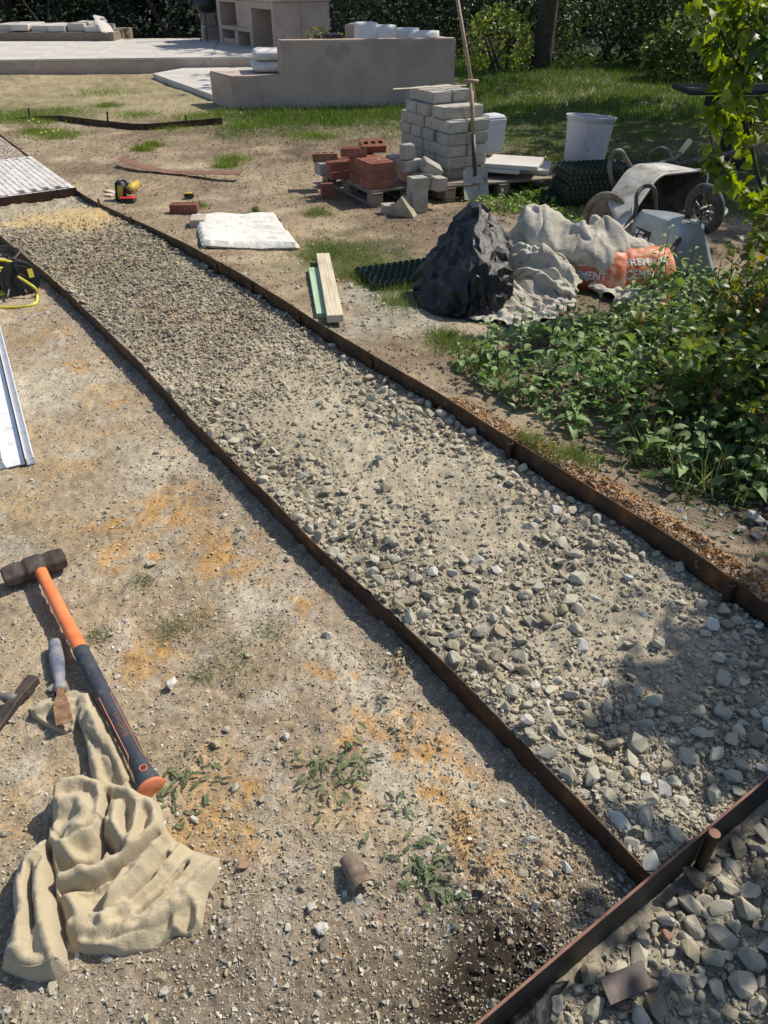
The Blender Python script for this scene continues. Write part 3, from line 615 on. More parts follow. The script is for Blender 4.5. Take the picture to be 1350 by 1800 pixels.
re_ = empty('steel_edging', (Pr[60][0], Pr[60][1], 0), 'long rusty steel edging along the right side of the path below the nettles', 'edging', EDG)
def zr(t):
    s = S0 - .25 + t * (S2 + 2.65 - S0); return .141 - .071 * float(sm(4.5, 7.3, s))
at_parent(ribbon(Pr, -.1, zr, wob=.003).build('strip', 'rust'), re_)
for px_, py_ in ((892, 775), (1293, 1018)):                      # tube sleeves welded to the right-hand strip
    p = G(px_, py_, .15); s, n = SN(p.x, p.y); n = float(nr(s)) - .020; x, y = XY(s, n)
    mb = MB(); mb.lathe([(.0, .0), (.0125, .0), (.0125, .125), (.009, .126), (.009, .12), (0, .12)], 16, (x, y, .012))
    at_parent(mb.build('pin_sleeve', 'rust', auto=40), re_)
for px_ in ((185, 352), (232, 385), (440, 505), (518, 560), (372, 470), (640, 640)):
    p = G(*px_, .1); s, n = SN(p.x, p.y); x, y = XY(s, float(nr(s)) - .008)
    mb = MB(); mb.box((x, y, .06), (.035, .008, .12), rz=math.atan2(SY, SX)); at_parent(mb.build('joint_plate', 'rust', bevel=.002), re_)
# edging across the near end
def cr(n): return XY(S0 - .002 + .02 * (n > 9), n)
Pc = [XY(S0 - .002, n) for n in np.linspace(.1, 2.2, 40)]
ce = empty('steel_edging', (Pc[20][0], Pc[20][1], 0), 'black faced steel edging with a rusty top crossing the near right corner', 'edging', EDG)
at_parent(ribbon(Pc, -.14, .090, th=.006).build('strip', mat('black coated steel', None, sc=14, rough=.55, bump=.15, bsc=60, stops=[(.3, (.010, .010, .011)), (.65, (.03, .028, .028)), (.8, (.09, .06, .045))])), ce)
top = [XY(S0 - .002, n) for n in np.linspace(.1, 2.2, 40)]
at_parent(ribbon(top, .0901, .092, th=.0055).build('worn_top_edge', 'rust_bright'), ce)
a = G(1241, 1452, .105) + Vector((-SX, -SY, 0)) * .022; b = Vector((a.x - .004, a.y - .004, -.04))
mb = MB(); mb.tube([b + (b - a) * .5, b, a], [.0125, .0125, .013], 14); st = mb.build('steel_stake', 'rust', auto=40)
tag(st, 'leaning round steel stake with a hammered top outside the near cross edging', 'stake')
mb = MB(); mb.tube([a, a + (a - b).normalized() * .002], [.0130, .0125], 14); mb.build('hammered_top', 'rust_bright', st)
# edging in front of the paving
Pq = [XY(S1 + .002, n) for n in np.linspace(float(nl(S1)) - .3, float(nr(S1)) - .003, 20)]
qe = ribbon(Pq, -.12, .098, th=.006).build('steel_edging', 'rust')
tag(qe, 'short steel edging across the path in front of the pale brick paving', 'edging', EDG)
# curved edging left standing out on the lawn, with its pins
pf = Gs([(20, 213), (60, 214), (110, 217), (185, 226), (250, 232), (320, 227), (392, 221)])
pf = smooth_path(pf, 6)
fe = empty('steel_edging', pf[18], 'curved dark steel edging standing on the dry lawn with three thin pins', 'edging', EDG)
at_parent(ribbon([tuple(p)[:2] for p in pf], -.05, lambda t: .035 + .055 * min(1, t * 3), th=.008).build('strip', 'rust'), fe)
for a_, t_ in (((52, 213), 190), ((190, 225), 196), ((328, 226), 202)):
    g = G(*a_); tp = AY(a_[0] - 2, t_, g.y); mb = MB(); mb.tube([g - Vector((0, 0, .05)), tp], .012, 8); at_parent(mb.build('pin', 'steel_dark'), fe)
# thin bent strip lying on the soil
pb = [HG(210, 294, .07), HG(250, 303, .035), HG(290, 307, .012), HG(330, 311, .02), HG(370, 317, .05), HG(422, 320, .06)]
pb = smooth_path(pb, 5); V = []
for p in pb: V += [(p.x, p.y, p.z + .004), (p.x + .02, p.y + .1, p.z + .012), (p.x, p.y, p.z), (p.x + .02, p.y + .1, p.z + .008)]
F = []
for i in range(len(pb) - 1): a = i * 4; b = a + 4; F += [[a, b, b + 1, a + 1], [a + 2, a + 3, b + 3, b + 2], [a, a + 2, b + 2, b], [a + 1, b + 1, b + 3, a + 3]]
o = MB().add(V, F).build('loose_steel_strip', 'rust_bright'); tag(o, 'loose rusty steel strip, slightly bent, lying flat on the dry ground', 'metal strip')
# offcuts near the corner
c4 = Gs([(1052, 1722), (1128, 1690), (1147, 1738), (1072, 1770)], -.005)
mb = MB(); n4 = len(c4); V = [tuple(p) for p in c4] + [(p.x, p.y, p.z + .006) for p in c4]
mb.add(V, [[3, 2, 1, 0], [4, 5, 6, 7]] + [[i, (i + 1) % 4, 4 + (i + 1) % 4, 4 + i] for i in range(4)])
o = mb.build('steel_plate', 'steel_dark', bevel=.001); tag(o, 'small dark rectangular steel offcut lying among the rubble in the near corner', 'steel plate')
a, b = HG(612, 1515, .018), HG(640, 1568, .018)
mb = MB(); V = []; n = 14; d = (b - a).normalized(); q = Vector((-d.y, d.x, 0))
for i, (p, rr) in enumerate(((a, .022), (a + (b - a) * .5, .026), (b, .029))):
    for k in range(n):
        t = math.pi * (.1 + .8 * k / (n - 1))
        for w in (1, .86): V.append(tuple(p + q * math.cos(t) * rr * w + Vector((0, 0, math.sin(t) * rr * w - .004))))
F = []
for i in range(2):
    for k in range(n - 1):
        A = i * 2 * n + 2 * k; B = A + 2 * n; F += [[A, A + 2, B + 2, B], [A + 1, B + 1, B + 3, A + 3]]
for k in range(n - 1):
    for A in (2 * k, 4 * n + 2 * k): F.append([A, A + 1, A + 3, A + 2])
o = mb.add(V, F).build('pipe_fragment', mat('rusty scale', None, sc=40, rough=.85, bump=.5, bsc=90, stops=[(.3, (.09, .065, .05)), (.5, (.19, .14, .105)), (.7, (.28, .21, .15))]), auto=50); tag(o, 'broken half pipe fragment lying on the dirt beside a flat weed', 'pipe piece')

# ================================================================ pavers beyond the path
pe = tag(bpy.data.objects.new('brick_paving', None), kind='structure'); COL.objects.link(pe)
pm = MB(); pm.box((0, 0, 0), (.196, .047, .05)); pme = pm.mesh('paver', .003); pme.materials.append(M['paver'])
rz = math.atan2(SY, SX); k = 0
for j in range(21):
    for i in range(10):
        s = S1 + .107 + i * .2 - (j % 2) * .1 - (j * 37 % 5) * .008; n = float(nr(min(max(s, S1), S2))) - .028 - j * .05
        if s - .1 < S1 or s + .1 > S2: continue
        x, y = XY(s, n); o = bpy.data.objects.new('paver', pme); COL.objects.link(o); o.parent = pe
        o.location = (x, y, .068 + random.uniform(-.0015, .0015)); o.rotation_euler = (random.uniform(-.006, .006), random.uniform(-.006, .006), rz)
# half bricks closing the ends
for j in range(21):
    for s in (S1 + .04, S2 - .05):
        n = float(nr(min(max(s, S1), S2))) - .028 - j * .05; x, y = XY(s, n)
        o = bpy.data.objects.new('paver', pme); COL.objects.link(o); o.parent = pe; o.location = (x, y, .062); o.rotation_euler = (0, 0, rz); o.scale = (.36, 1, 1)

# ================================================================ terrace, benches, kitchen
PT = .25
ter = tag(bpy.data.objects.new('terrace', None), kind='structure'); COL.objects.link(ter)
f0, f1 = G(-160, 107, PT), G(462, 99, PT); b0, b1 = G(-260, 66, PT), G(565, 68, PT)
ux = (f1 - f0).normalized(); uy = Vector((-ux.y, ux.x, 0))
W_ = (f1 - f0).length + 2.2; D_ = 4.6
mx = Matrix.Translation(f0) @ Matrix(((ux.x, uy.x, 0, 0), (ux.y, uy.y, 0, 0), (0, 0, 1, 0), (0, 0, 0, 1)))
mb = MB(); mb.box((W_ / 2, D_ / 2, -.18), (W_ - .02, D_, .28), mx); mb.build('plinth', 'plaster', ter, bevel=.004)
sw, sdp = W_ / 8, D_ / 4
sm_ = MB(); sm_.box((0, 0, 0), (sw - .012, sdp - .012, .04)); sme = sm_.mesh('paving_slab', .004); sme.materials.append(M['slab'])
for i in range(8):
    for j in range(4):
        o = bpy.data.objects.new('paving_slab', sme); COL.objects.link(o); o.parent = ter
        o.matrix_world = mx @ Matrix.Translation(((i + .5) * sw, (j + .5) * sdp - .01, -.018 + random.uniform(-.001, .001)))
# lower step slab
q = Gs([(268, 129), (372, 166), (560, 166), (560, 112), (330, 118)], .085)
mb = MB(); mb.prism([(p.x, p.y) for p in q], -.05, .085); low = mb.build('lower_step', 'slab', bevel=.004); tag(low, kind='structure')
# plastered corner bench
bf0 = G(412, 192.5); bf1 = G(796, 183); bu = (bf1 - bf0).normalized(); bv = Vector((-bu.y, bu.x, 0))
BL = (bf1 - bf0).length; bz = zat(bf0.y, 134); wz = zat(bf0.y + .1, 71)
bl_ = G(374, 180); dep = max(.6, (bl_ - bf0).dot(bv))
bm_ = Matrix.Translation(bf0) @ Matrix(((bu.x, bv.x, 0, 0), (bu.y, bv.y, 0, 0), (0, 0, 1, 0), (0, 0, 0, 1)))
be = empty('plastered_bench', bf0, 'pink clay plastered garden bench with a long high back wall seen from behind', 'bench')
wx = (AY(496, 100, bf0.y + .1) - bf0).dot(bu)
skew = (bl_ - bf0).dot(bu)
poly = [(0, 0), (BL, 0), (BL, dep * 1.0), (skew, dep)]
mb = MB(); mb.prism(poly, -.05, bz, bm_); at_parent(mb.build('seat_base', 'plaster', bevel=.012, seg=2), be)
mb = MB(); mb.prism([(wx, -.003), (BL + .003, -.003), (BL + .003, .17), (wx - .06, .17)], -.05, wz, bm_); at_parent(mb.build('back_wall', 'plaster', bevel=.012, seg=2), be)
mb = MB(); mb.prism([(BL - .2, .172), (BL + .002, .172), (BL - .55, 2.4), (BL - .75, 2.4)], -.05, wz - .01, bm_); at_parent(mb.build('side_wall', 'plaster', bevel=.012, seg=2), be)
mb = MB(); mb.prism([(wx + 1.0, 1.6), (BL - .8, 1.6), (BL - .8, 2.4), (wx + 1.0, 2.4)], -.05, bz, bm_); at_parent(mb.build('rear_seat', 'plaster', bevel=.012, seg=2), be)
def cushion(w, d, h, seed=0):
    n = 14; V = []; F = []
    for sz in (1, -1):
        for j in range(n + 1):
            for i in range(n + 1):
                u, v = i / n * 2 - 1, j / n * 2 - 1
                e = (1 - abs(u) ** 5) * (1 - abs(v) ** 5); z = h / 2 * (.35 + .65 * e ** .45)
                z += .012 * float(fbm(u * 2 + seed, v * 2, 1.0, 2, seed)) * e
                V.append((u * w / 2 * (1 - .03 * abs(v) ** 2), v * d / 2 * (1 - .03 * abs(u) ** 2), sz * z))
    m_ = (n + 1) ** 2
    for j in range(n):
        for i in range(n):
            a = j * (n + 1) + i; F.append([a, a + 1, a + n + 2, a + n + 1]); F.append([m_ + a, m_ + a + n + 1, m_ + a + n + 2, m_ + a + 1])
    bd = [i for i in range(n + 1)] + [j * (n + 1) + n for j in range(1, n + 1)] + [n * (n + 1) + i for i in range(n - 1, -1, -1)] + [j * (n + 1) for j in range(n - 1, 0, -1)]
    for k in range(len(bd)): a, b = bd[k], bd[(k + 1) % len(bd)]; F.append([b, a, m_ + a, m_ + b])
    return MB().add(V, F)
CG = 'loose cushions of the plastered bench'
cx = AY(478, 118, bf0.y + .35)
for k, (dz, lb, cxo) in enumerate(((.075, 'lower of two flat cushions stacked on the low end of the plastered bench', 0), (.215, 'upper of two flat cushions stacked on the low end of the plastered bench', .03))):
    o = cushion(.55, .6, .14, k).build('cushion', 'cushion', smooth=True); tag(o, lb, 'cushion', CG)
    p = bm_ @ Vector((wx - .02 - .12 + cxo, .52, bz + dz)); o.location = p; o.rotation_euler = (0, 0, math.atan2(bu.y, bu.x) + .04)
for k, (a_, b_, t_, lb) in enumerate(((622, 663, 39, 'upright off white back cushion, leftmost behind the plastered wall'), (659, 697, 44, 'upright off white back cushion second from the left behind the wall'),
                                      (693, 737, 49, 'upright off white back cushion third from the left behind the wall'), (715, 773, 54, 'low off white cushion at the right end behind the wall'))):
    yy = bf0.y + (BL * .6) * bu.y + .75 + .12 * (k == 2); A, B = AY(a_, t_ + 4, yy), AY(b_, t_ + 4, yy); w = B.x - A.x
    o = cushion(w, .55, .17, 5 + k).build('cushion', 'cushion', smooth=True); tag(o, lb, 'cushion', CG)
    o.location = ((A.x + B.x) / 2, yy, A.z - .24); o.rotation_euler = (R(78), 0, R(-6 + 3 * k) if k != 2 else R(6))
# short plaster post beside the cushions
A = AY(606, 43, bf0.y + 1.3); B = AY(628, 43, bf0.y + 1.3)
mb = MB(); mb.prism([(A.x, A.y), (B.x, B.y + .05), (B.x + .1, B.y + .5), (A.x + .1, A.y + .5)], -.02, A.z); at_parent(mb.build('arm_rest', 'plaster', bevel=.01), be)
# outdoor kitchen: boxes and niches in the unit's own frame, u along its front, d back into it
k0 = G(484.6, 91, PT); k1 = G(356, 69, PT); ku = (k1 - k0).normalized(); kd = Vector((ku.y, -ku.x, 0))
if kd.x < 0: kd = -kd
def ku_at(px, py):
    g = G(px, py, PT); return (g - k0).dot(ku)
KL = (k1 - k0).length; kz = zat(k0.y, 4.5) - PT; KD = 1.25
km = Matrix.Translation(k0) @ Matrix(((ku.x, kd.x, 0, 0), (ku.y, kd.y, 0, 0), (0, 0, 1, 0), (0, 0, 0, 1)))
ke = empty('outdoor_kitchen', k0, 'tall pink plastered outdoor kitchen with open niches at the back of the terrace', 'kitchen unit')
def kb(u0, u1, z0, z1, d0=0, d1=.6, name='panel'):
    mb = MB(); mb.box(((u0 + u1) / 2, (d0 + d1) / 2, (z0 + z1) / 2), (abs(u1 - u0), d1 - d0, z1 - z0), km); at_parent(mb.build(name, 'plaster', bevel=.008), ke)
def uof(px):                                            # where a column of the photo meets the front plane, at the foot
    lo, hi = 0.0, KL
    for _ in range(30):
        m_ = (lo + hi) / 2; p = k0 + ku * m_; Zc = p.y * cP + (CAM_H - PT) * sP
        if 675 + 1350 * p.x / Zc > px: lo = m_
        else: hi = m_
    return lo
U1, U2, U3, U4, U5, U6, U7 = [uof(q) for q in (481, 446, 441, 420, 414, 392, 387)]
kb(0, U1, 0, kz, 0, .6, 'pier'); kb(U1 + .003, U2 - .003, kz - .12, kz, .0, .6, 'lintel'); kb(U2, U3, 0, kz, .0, .6, 'pier')
kb(U3 + .003, U5 - .003, .26, .34, 0.002, .6, 'shelf'); kb(U3 + .003, U4, .345, kz, 0.0, .6, 'pier'); kb(U4 + .01, U5 - .002, 0, .255, 0.001, .6, 'pier')
kb(U5, U6, 0, .1, 0.03, .6, 'plinth'); kb(U5, U6 + .0, .26, .34, .002, .6, 'shelf'); kb(U6 + .003, U7, 0, kz + .9, 0, .6, 'pier'); kb(U4 + .003, U6 - .003, kz - .05, kz + .9, .0, .6, 'lintel')
kb(KL - .09, KL + .02, 0, kz + .9, -.001, .6, 'pier'); kb(-.001, U6, 0, kz - .002, .604, KD, 'rear_mass'); kb(U6 + .002, KL + .02, 0, kz + .9, .604, .75, 'rear_wall')
kb(-.03, U4 - .01, kz + .001, kz + .05, -.03, KD + .03, 'worktop')
# kettle barbecue standing in the open bay
bq = km @ Vector(((U7 + KL - .1) / 2, -.05, 0))
bb = empty('barbecue', bq, 'black kettle barbecue on thin legs in the open bay of the kitchen unit', 'barbecue')
mb = MB(); prof = [(.0, .52), (.16, .54), (.26, .62), (.29, .72), (.285, .74), (.27, .84), (.2, .94), (.08, .99), (0, 1.0)]; mb.lathe(prof, 20); mb.build('kettle', 'black_pl', bb, smooth=True)
for k in range(3):
    t = k * 2.1 + .5; mb = MB(); mb.tube([(.17 * math.cos(t), .17 * math.sin(t), .56), (.27 * math.cos(t), .27 * math.sin(t), 0.0)], .014, 8); mb.build('leg', 'steel_dark', bb)
mb = MB(); mb.lathe([(0, .25), (.15, .26), (.16, .3), (.15, .31), (0, .28)], 16); mb.build('ash_tray', 'galv', bb)
# planter with a leafy shrub behind the bench
pp = AY(577, 66, bf0.y + 2.2); pot = empty('planter', (pp.x, pp.y, PT), 'dark square planter holding a loose yellow green shrub behind the bench wall', 'planter')
mb = MB(); h_ = pp.z - PT + .05; mb.box((0, 0, h_ / 2), (.42, .42, h_)); mb.build('pot', 'steel_dark', pot, bevel=.01)

# stack of pale stone on a timber base, far left, and a slab leaning on it
yb = 20.3; fa = AY(-60, 66, yb); fb = AY(205, 68, yb)
fbz = empty('raised_deck', ((fa.x + fb.x) / 2, yb, 0), 'low brown timber platform under pale stacked stone at the far left', 'platform')
mb = MB(); mb.box((0, .6, .18 + .1), (fb.x - fa.x, 1.6, .28)); mb.build('deck', 'wood', fbz, bevel=.01)
for k in range(7):
    mb = MB(); L_ = (fb.x - fa.x) * .84 / 7; mb.box((fa.x + .3 + (k + .5) * L_ - fbz.location.x, .4 + .1 * (k % 2), .46 + .02 * (k % 3)), (L_ - .03, 1.1, .12 + .03 * (k % 2)))
    o = mb.build('stone_course', 'slab', fbz, bevel=.01)
p0 = AY(163, 28, yb + .1); p1 = AY(182, 32, yb + .3); q0 = AY(178, 56, yb - .3); q1 = AY(200, 60, yb - .1)
V = [tuple(p) for p in (q0, q1, p1, p0)] + [(p.x + .02, p.y + .04, p.z + .02) for p in (q0, q1, p1, p0)]
o = MB().add(V, [[0, 1, 2, 3], [7, 6, 5, 4]] + [[i, (i + 1) % 4, 4 + (i + 1) % 4, 4 + i] for i in range(4)]).build('leaning_slab', 'slab'); tag(o, 'single thin grey slab propped upright on the end of the far stone stack', 'slab')

# ================================================================ pallets, blocks, bricks
def pallet(name_label, A, ang, w, d):
    e = empty('pallet', A, name_label, 'pallet', 'weathered timber pallets', ang)
    def part(n, c, s_): mb = MB(); mb.box(c, s_); o = mb.build(n, 'wood', e, bevel=.003); return o
    nb = 6
    for i in range(nb): part('top_board', (w / 2, (i + .5) * d / nb, .121), (w, d / nb - .03, .018))
    for i in (0, 1, 2): part('stringer', (.05 + i * (w - .1) / 2, d / 2, .1025), (.095, d, .017))
    for i in (0, 1, 2):
        for j in (0, 1, 2): part('block', (.05 + i * (w - .1) / 2, .06 + j * (d - .12) / 2, .056), (.09, .12, .072))
    for i in (0, 1, 2): part('bottom_board', (.05 + i * (w - .1) / 2, d / 2, .010), (.095, d, .016))
    return e
ANG = R(28); u = Vector((math.cos(ANG), math.sin(ANG), 0)); v = Vector((-math.sin(ANG), math.cos(ANG), 0))
def LZ(p): return height(p.x, p.y)
A1 = HG(655, 366); ANG1 = R(24); pallet('grey timber pallet carrying the red bricks', A1, R(27), .72, 1.05)
A2 = HG(790, 356); A2.x -= .04; ANG2 = R(17); pallet('grey timber pallet carrying the tall block stack and the white slabs', A2, R(17), 1.08, 1.0)
BLG = 'concrete blocks in the tall stack'
def blockmesh(nm, d, seed, bev=.006):
    r = random.Random(seed); mb = MB(); mb.box((0, 0, 0), d); me = mb.mesh(nm, bev, 2)
    for vv in me.vertices: vv.co += Vector((r.uniform(-1, 1), r.uniform(-1, 1), r.uniform(-1, 1))) * .0022
    me.materials.append(M['block']); return me
BM = [blockmesh('block', (.395, .192, .0885), i) for i in range(3)]
zb = .131 + A2.z; C = HG(783, 348); C = Vector((C.x + .0, C.y + .02, 0))
def stack_block(a, b, dirn, k, label, mesh=None, twist=0):
    c = (a + .1975, b + .096) if dirn == 'u' else (a + .096, b + .1975)
    p = C + u * c[0] + v * c[1]; o = bpy.data.objects.new('concrete_block', mesh or random.choice(BM)); COL.objects.link(o)
    o.location = (p.x, p.y, zb + .09 * k + .0445); o.rotation_euler = (0, 0, ANG + (0 if dirn == 'u' else R(90)) + twist + random.uniform(-.01, .01))
    tag(o, label, 'block', BLG); return o
names = ['bottom', 'second', 'third', 'fourth', 'fifth', 'sixth', 'top']
layers = [('u', [(.03, .04), (.03, .24), (.03, .44), (.03, .64)]), ('u', [(0, 0), (0, .2), (0, .4), (0, .6)]), ('v', [(0, 0), (.2, 0), (0, .4), (.2, .4)]),
          ('u', [(0, -.01), (0, .235), (0, .435), (0, .63)]), ('v', [(.01, .0), (.22, .01), (.0, .405), (.2, .405)]), ('u', [(.02, .11), (0, .33), (0, .53)]), ('v', [(.04, .33), (.25, .34)])]
for k, (dr, bl) in enumerate(layers):
    for i, (a, b) in enumerate(bl):
        if dr == 'u': w = ['front', 'second from the front', 'third from the front', 'rearmost'][i] + ' block'
        else: w = ['front left', 'front right', 'rear left', 'rear right'][i] + ' block'
        stack_block(a, b, dr, k, f'{w} in the {names[k]} course of the tall grey stack', twist=R(2) if (k, i) == (5, 0) else 0)
# thin stick lying over the top of the stack
zt = zb + .09 * 7 + .01
a = AY(691, 165, C.y + .45); b = AY(822, 160, C.y + .45); a.z = b.z = 0
mb = MB(); a3 = Vector((a.x, C.y + .38, zt + .004)); b3 = Vector((b.x, C.y + .62, zt + .006)); mb.tube([a3, b3], [.016, .012], 6, flat=.4)
o = mb.build('wooden_batten', 'wood_pale'); tag(o, 'thin pale batten lying across the top of the block stack', 'batten')
# loose blocks between bricks and stack
LG = 'loose cut blocks beside the tall stack'
def loose(px, py, z, d, ang, label, tilt=(0, 0), mk='block'):
    g = G(px, py, z); me = blockmesh('block', d, int(px)); me.materials.clear(); me.materials.append(M[mk])
    o = bpy.data.objects.new('cut_block', me); COL.objects.link(o); o.location = (g.x, g.y, z + d[2] / 2); o.rotation_euler = (tilt[0], tilt[1], ang); tag(o, label, 'block', LG); return o
pz = A1.z + .131
loose(733, 372, A1.z, (.135, .12, .265), ANG - .1, 'pale half block standing on end on the ground in front of the pallets')
loose(735, 322, pz, (.15, .14, .10), ANG, 'cut block lying under the small pale cube between bricks and stack')
loose(718, 318, pz, (.12, .2, .10), ANG, 'cut block at the bottom of the loose pile, behind the upright one')
loose(720, 300, pz + .10, (.19, .13, .09), ANG + .1, 'cut block in the middle of the loose pile')
loose(716, 279, pz + .195, (.10, .10, .11), ANG - .1, 'small pale cube of block on top of the loose pile')
loose(757, 305, pz + .09, (.17, .13, .085), ANG - .2, 'tilted cut block sliding off the loose pile', (.25, .5))
loose(752, 331, pz, (.12, .10, .10), ANG + .5, 'tilted dark cut block low in the loose pile', (0, .45))
loose(771, 334, pz, (.10, .12, .10), ANG, 'small cut block at the foot of the tall stack')
loose(700, 303, pz, (.2, .12, .14), ANG, 'grey cut block standing behind the main brick pile')
loose(568, 306, pz, (.11, .14, .095), ANG, 'small grey block at the far end of the brick pallet')
mb = MB(); mb.prism([(-.12, 0), (.13, 0), (0.02, .15)], -.04, .05); me = mb.mesh('cut_block', .004, 1)
o = link('cut_block', me, mat('yellowish cut block', (.30, .25, .17), (.42, .36, .27), sc=14, rough=.95, bump=.7, bsc=120)); g = HG(704, 378); o.location = g; o.rotation_euler = (R(90), 0, R(-20)); tag(o, 'yellowish triangular block offcut lying at the pallet corner', 'block')
g = HG(684, 377); me = blockmesh('block', (.12, .10, .07), 5); o = bpy.data.objects.new('cut_block', me); COL.objects.link(o); o.location = g + Vector((0, .04, .035)); o.rotation_euler = (0, 0, .3); tag(o, 'low grey block piece behind the triangular offcut', 'block', LG)
# bricks
def brick_mesh(kind):
    L_, W__, H__ = .212, .1015, .064; mb = MB()
    if kind == 'solid': mb.box((0, 0, 0), (L_, W__, H__)); return mb.mesh('brick', .003)
    if kind == 'frog':
        mb.box((0, 0, 0), (L_, W__, H__)); me = mb.mesh('brick'); bm = bmesh.new(); bm.from_mesh(me); f = max(bm.faces, key=lambda q: q.calc_center_median().z)
        bmesh.ops.inset_region(bm, faces=[f], thickness=.02); bmesh.ops.translate(bm, verts=f.verts, vec=(0, 0, -.015)); bm.to_mesh(me); bm.free(); return me
    nx, ny = {'holes10': (10, 2), 'holes3': (3, 1)}[kind]
    xs = [-L_ / 2]; ys = [-W__ / 2]; fw = .55 if nx == 10 else .6
    for i in range(nx): c = -L_ / 2 + .012 + (i + .5) * (L_ - .024) / nx; h = (L_ - .024) / nx * fw / 2; xs += [c - h, c + h]
    for i in range(ny): c = -W__ / 2 + .016 + (i + .5) * (W__ - .032) / ny; h = (W__ - .032) / ny * (.62 if ny == 2 else .5) / 2; ys += [c - h, c + h]
    xs.append(L_ / 2); ys.append(W__ / 2); V = []; F = []; T_ = H__ / 2
    nxp, nyp = len(xs), len(ys)
    for yy in ys:
        for xx in xs: V.append((xx, yy, T_))
    for j in range(nyp - 1):
        for i in range(nxp - 1):
            a = j * nxp + i; q = [a, a + 1, a + nxp + 1, a + nxp]
            if i % 2 and j % 2:
                o_ = len(V); V += [(V[t][0], V[t][1], T_ - .04) for t in q]; F.append([o_, o_ + 1, o_ + 2, o_ + 3])
                for t in range(4): F.append([q[t], q[(t + 1) % 4], o_ + (t + 1) % 4, o_ + t])
            else: F.append(q)
    mb.add(V, F); o_ = len(mb.v)
    mb.v += [(-L_ / 2, -W__ / 2, T_), (L_ / 2, -W__ / 2, T_), (L_ / 2, W__ / 2, T_), (-L_ / 2, W__ / 2, T_), (-L_ / 2, -W__ / 2, -T_), (L_ / 2, -W__ / 2, -T_), (L_ / 2, W__ / 2, -T_), (-L_ / 2, W__ / 2, -T_)]
    for t in range(4): mb.f.append([o_ + t, o_ + 4 + t, o_ + 4 + (t + 1) % 4, o_ + (t + 1) % 4])
    mb.f.append([o_ + 7, o_ + 6, o_ + 5, o_ + 4]); me = bpy.data.meshes.new('brick'); me.from_pydata(mb.v, [], mb.f); me.update(); return me
BK = {k: brick_mesh(k) for k in ('solid', 'frog', 'holes10', 'holes3')}
for k in BK: BK[k].materials.append(M['brick'])
BG = 'bricks on and around the pallet'
def brick(p, z, ang, kind, label, rx=0, ry=0, m=None, group=BG):
    me = BK[kind]
    if m: me = me.copy(); me.materials.clear(); me.materials.append(M[m])
    o = bpy.data.objects.new('brick', me); COL.objects.link(o); o.location = (p.x, p.y, z); o.rotation_euler = (rx, ry, ang + random.uniform(-.02, .02)); tag(o, label, 'brick', group); return o
Bc = G(653, 334, pz); ul, vl = u, v
cn = ['bottom', 'middle', 'top']; HB = .0655
for k in range(3):
    if k != 1:
        for i in range(4): p = Bc + ul * .106 + vl * (.051 + .103 * i); brick(p, pz + .032 + k * HB, ANG, 'holes10', f"{['front', 'second from the front', 'third from the front', 'rearmost'][i]} brick in the {cn[k]} course of the main red pile")
    else:
        for i, (a, b) in enumerate(((.051, .106), (.154, .106), (.051, .32), (.154, .32))): p = Bc + ul * a + vl * b; brick(p, pz + .032 + k * HB, ANG + R(90), 'solid', f"{['front left', 'front right', 'rear left', 'rear right'][i]} brick in the middle course of the main red pile")
p = Bc + ul * .02 + vl * .36; brick(p, pz + .032 + 3 * HB, ANG - .35, 'frog', 'smooth red brick with a hollow top lying on the main pile')
p = Bc + ul * .22 + vl * .40; brick(p, pz + .052 + 3 * HB, ANG - .2, 'holes3', 'tilted red brick with three holes leaning on the smooth one', rx=.45)
o = bpy.data.objects.new('stone', STM['stone_white'][3]); COL.objects.link(o); p = Bc + ul * .1 + vl * .07; o.location = (p.x, p.y, pz + 3 * HB + .012); o.scale = (.022, .02, .016); tag(o, 'small pale stone lying on top of the main brick pile', 'stone')
g = G(600, 313, pz); brick(g, pz + .032, ANG, 'solid', 'lower red brick of the pair left of the main pile'); brick(g + v * .03, pz + .032 + HB, ANG + .05, 'holes10', 'upper dusty pink brick of the pair left of the main pile')
g = G(615, 300, pz); brick(g + v * .1, pz + .032 + HB * .6, ANG + .2, 'solid', 'red brick lying behind the pair left of the main pile')
g = G(572, 303, pz); brick(g, pz + .128, ANG - .35, 'holes3', 'brown brick with holes on the small grey block', m='brick_brown')
g = HG(576, 348); brick(g, g.z + .05, ANG - .1, 'solid', 'red brick standing on its edge on the ground by the pallet', rx=R(90)).scale = (.5, 1.3, 1)
g = HG(323, 376); o = brick(g + Vector((0, .05, 0)), g.z + .034, R(3), 'holes10', 'single brown red brick with many holes lying on open ground', m=None, group=None)
# white slabs on the right part of the second pallet
W2 = A2.z + .132
def slab(c, d, ang, label, m='slab', name='concrete_slab', tilt=0):
    mb = MB(); mb.box((0, 0, 0), d); o = mb.build(name, m, bevel=.003); o.location = c; o.rotation_euler = (0, tilt, ang); tag(o, label, 'slab', 'pale slabs stacked right of the blocks'); return o
a2u = Vector((math.cos(ANG2), math.sin(ANG2), 0)); a2v = Vector((-math.sin(ANG2), math.cos(ANG2), 0))
g = G(905, 296, W2); slab((g.x + .05, g.y - .02, W2 + .02), (.52, .42, .035), R(-14), 'lowest pale slab at the front right of the pallet')
g = G(868, 296, W2 + .04); slab((g.x + .04, g.y, W2 + .058), (.45, .4, .03), R(-20), 'middle pale slab partly under the top one')
g = G(904, 288, W2 + .08); slab((g.x, g.y, W2 + .092), (.46, .42, .034), R(-18), 'topmost large pale slab on the pallet beside the blocks')
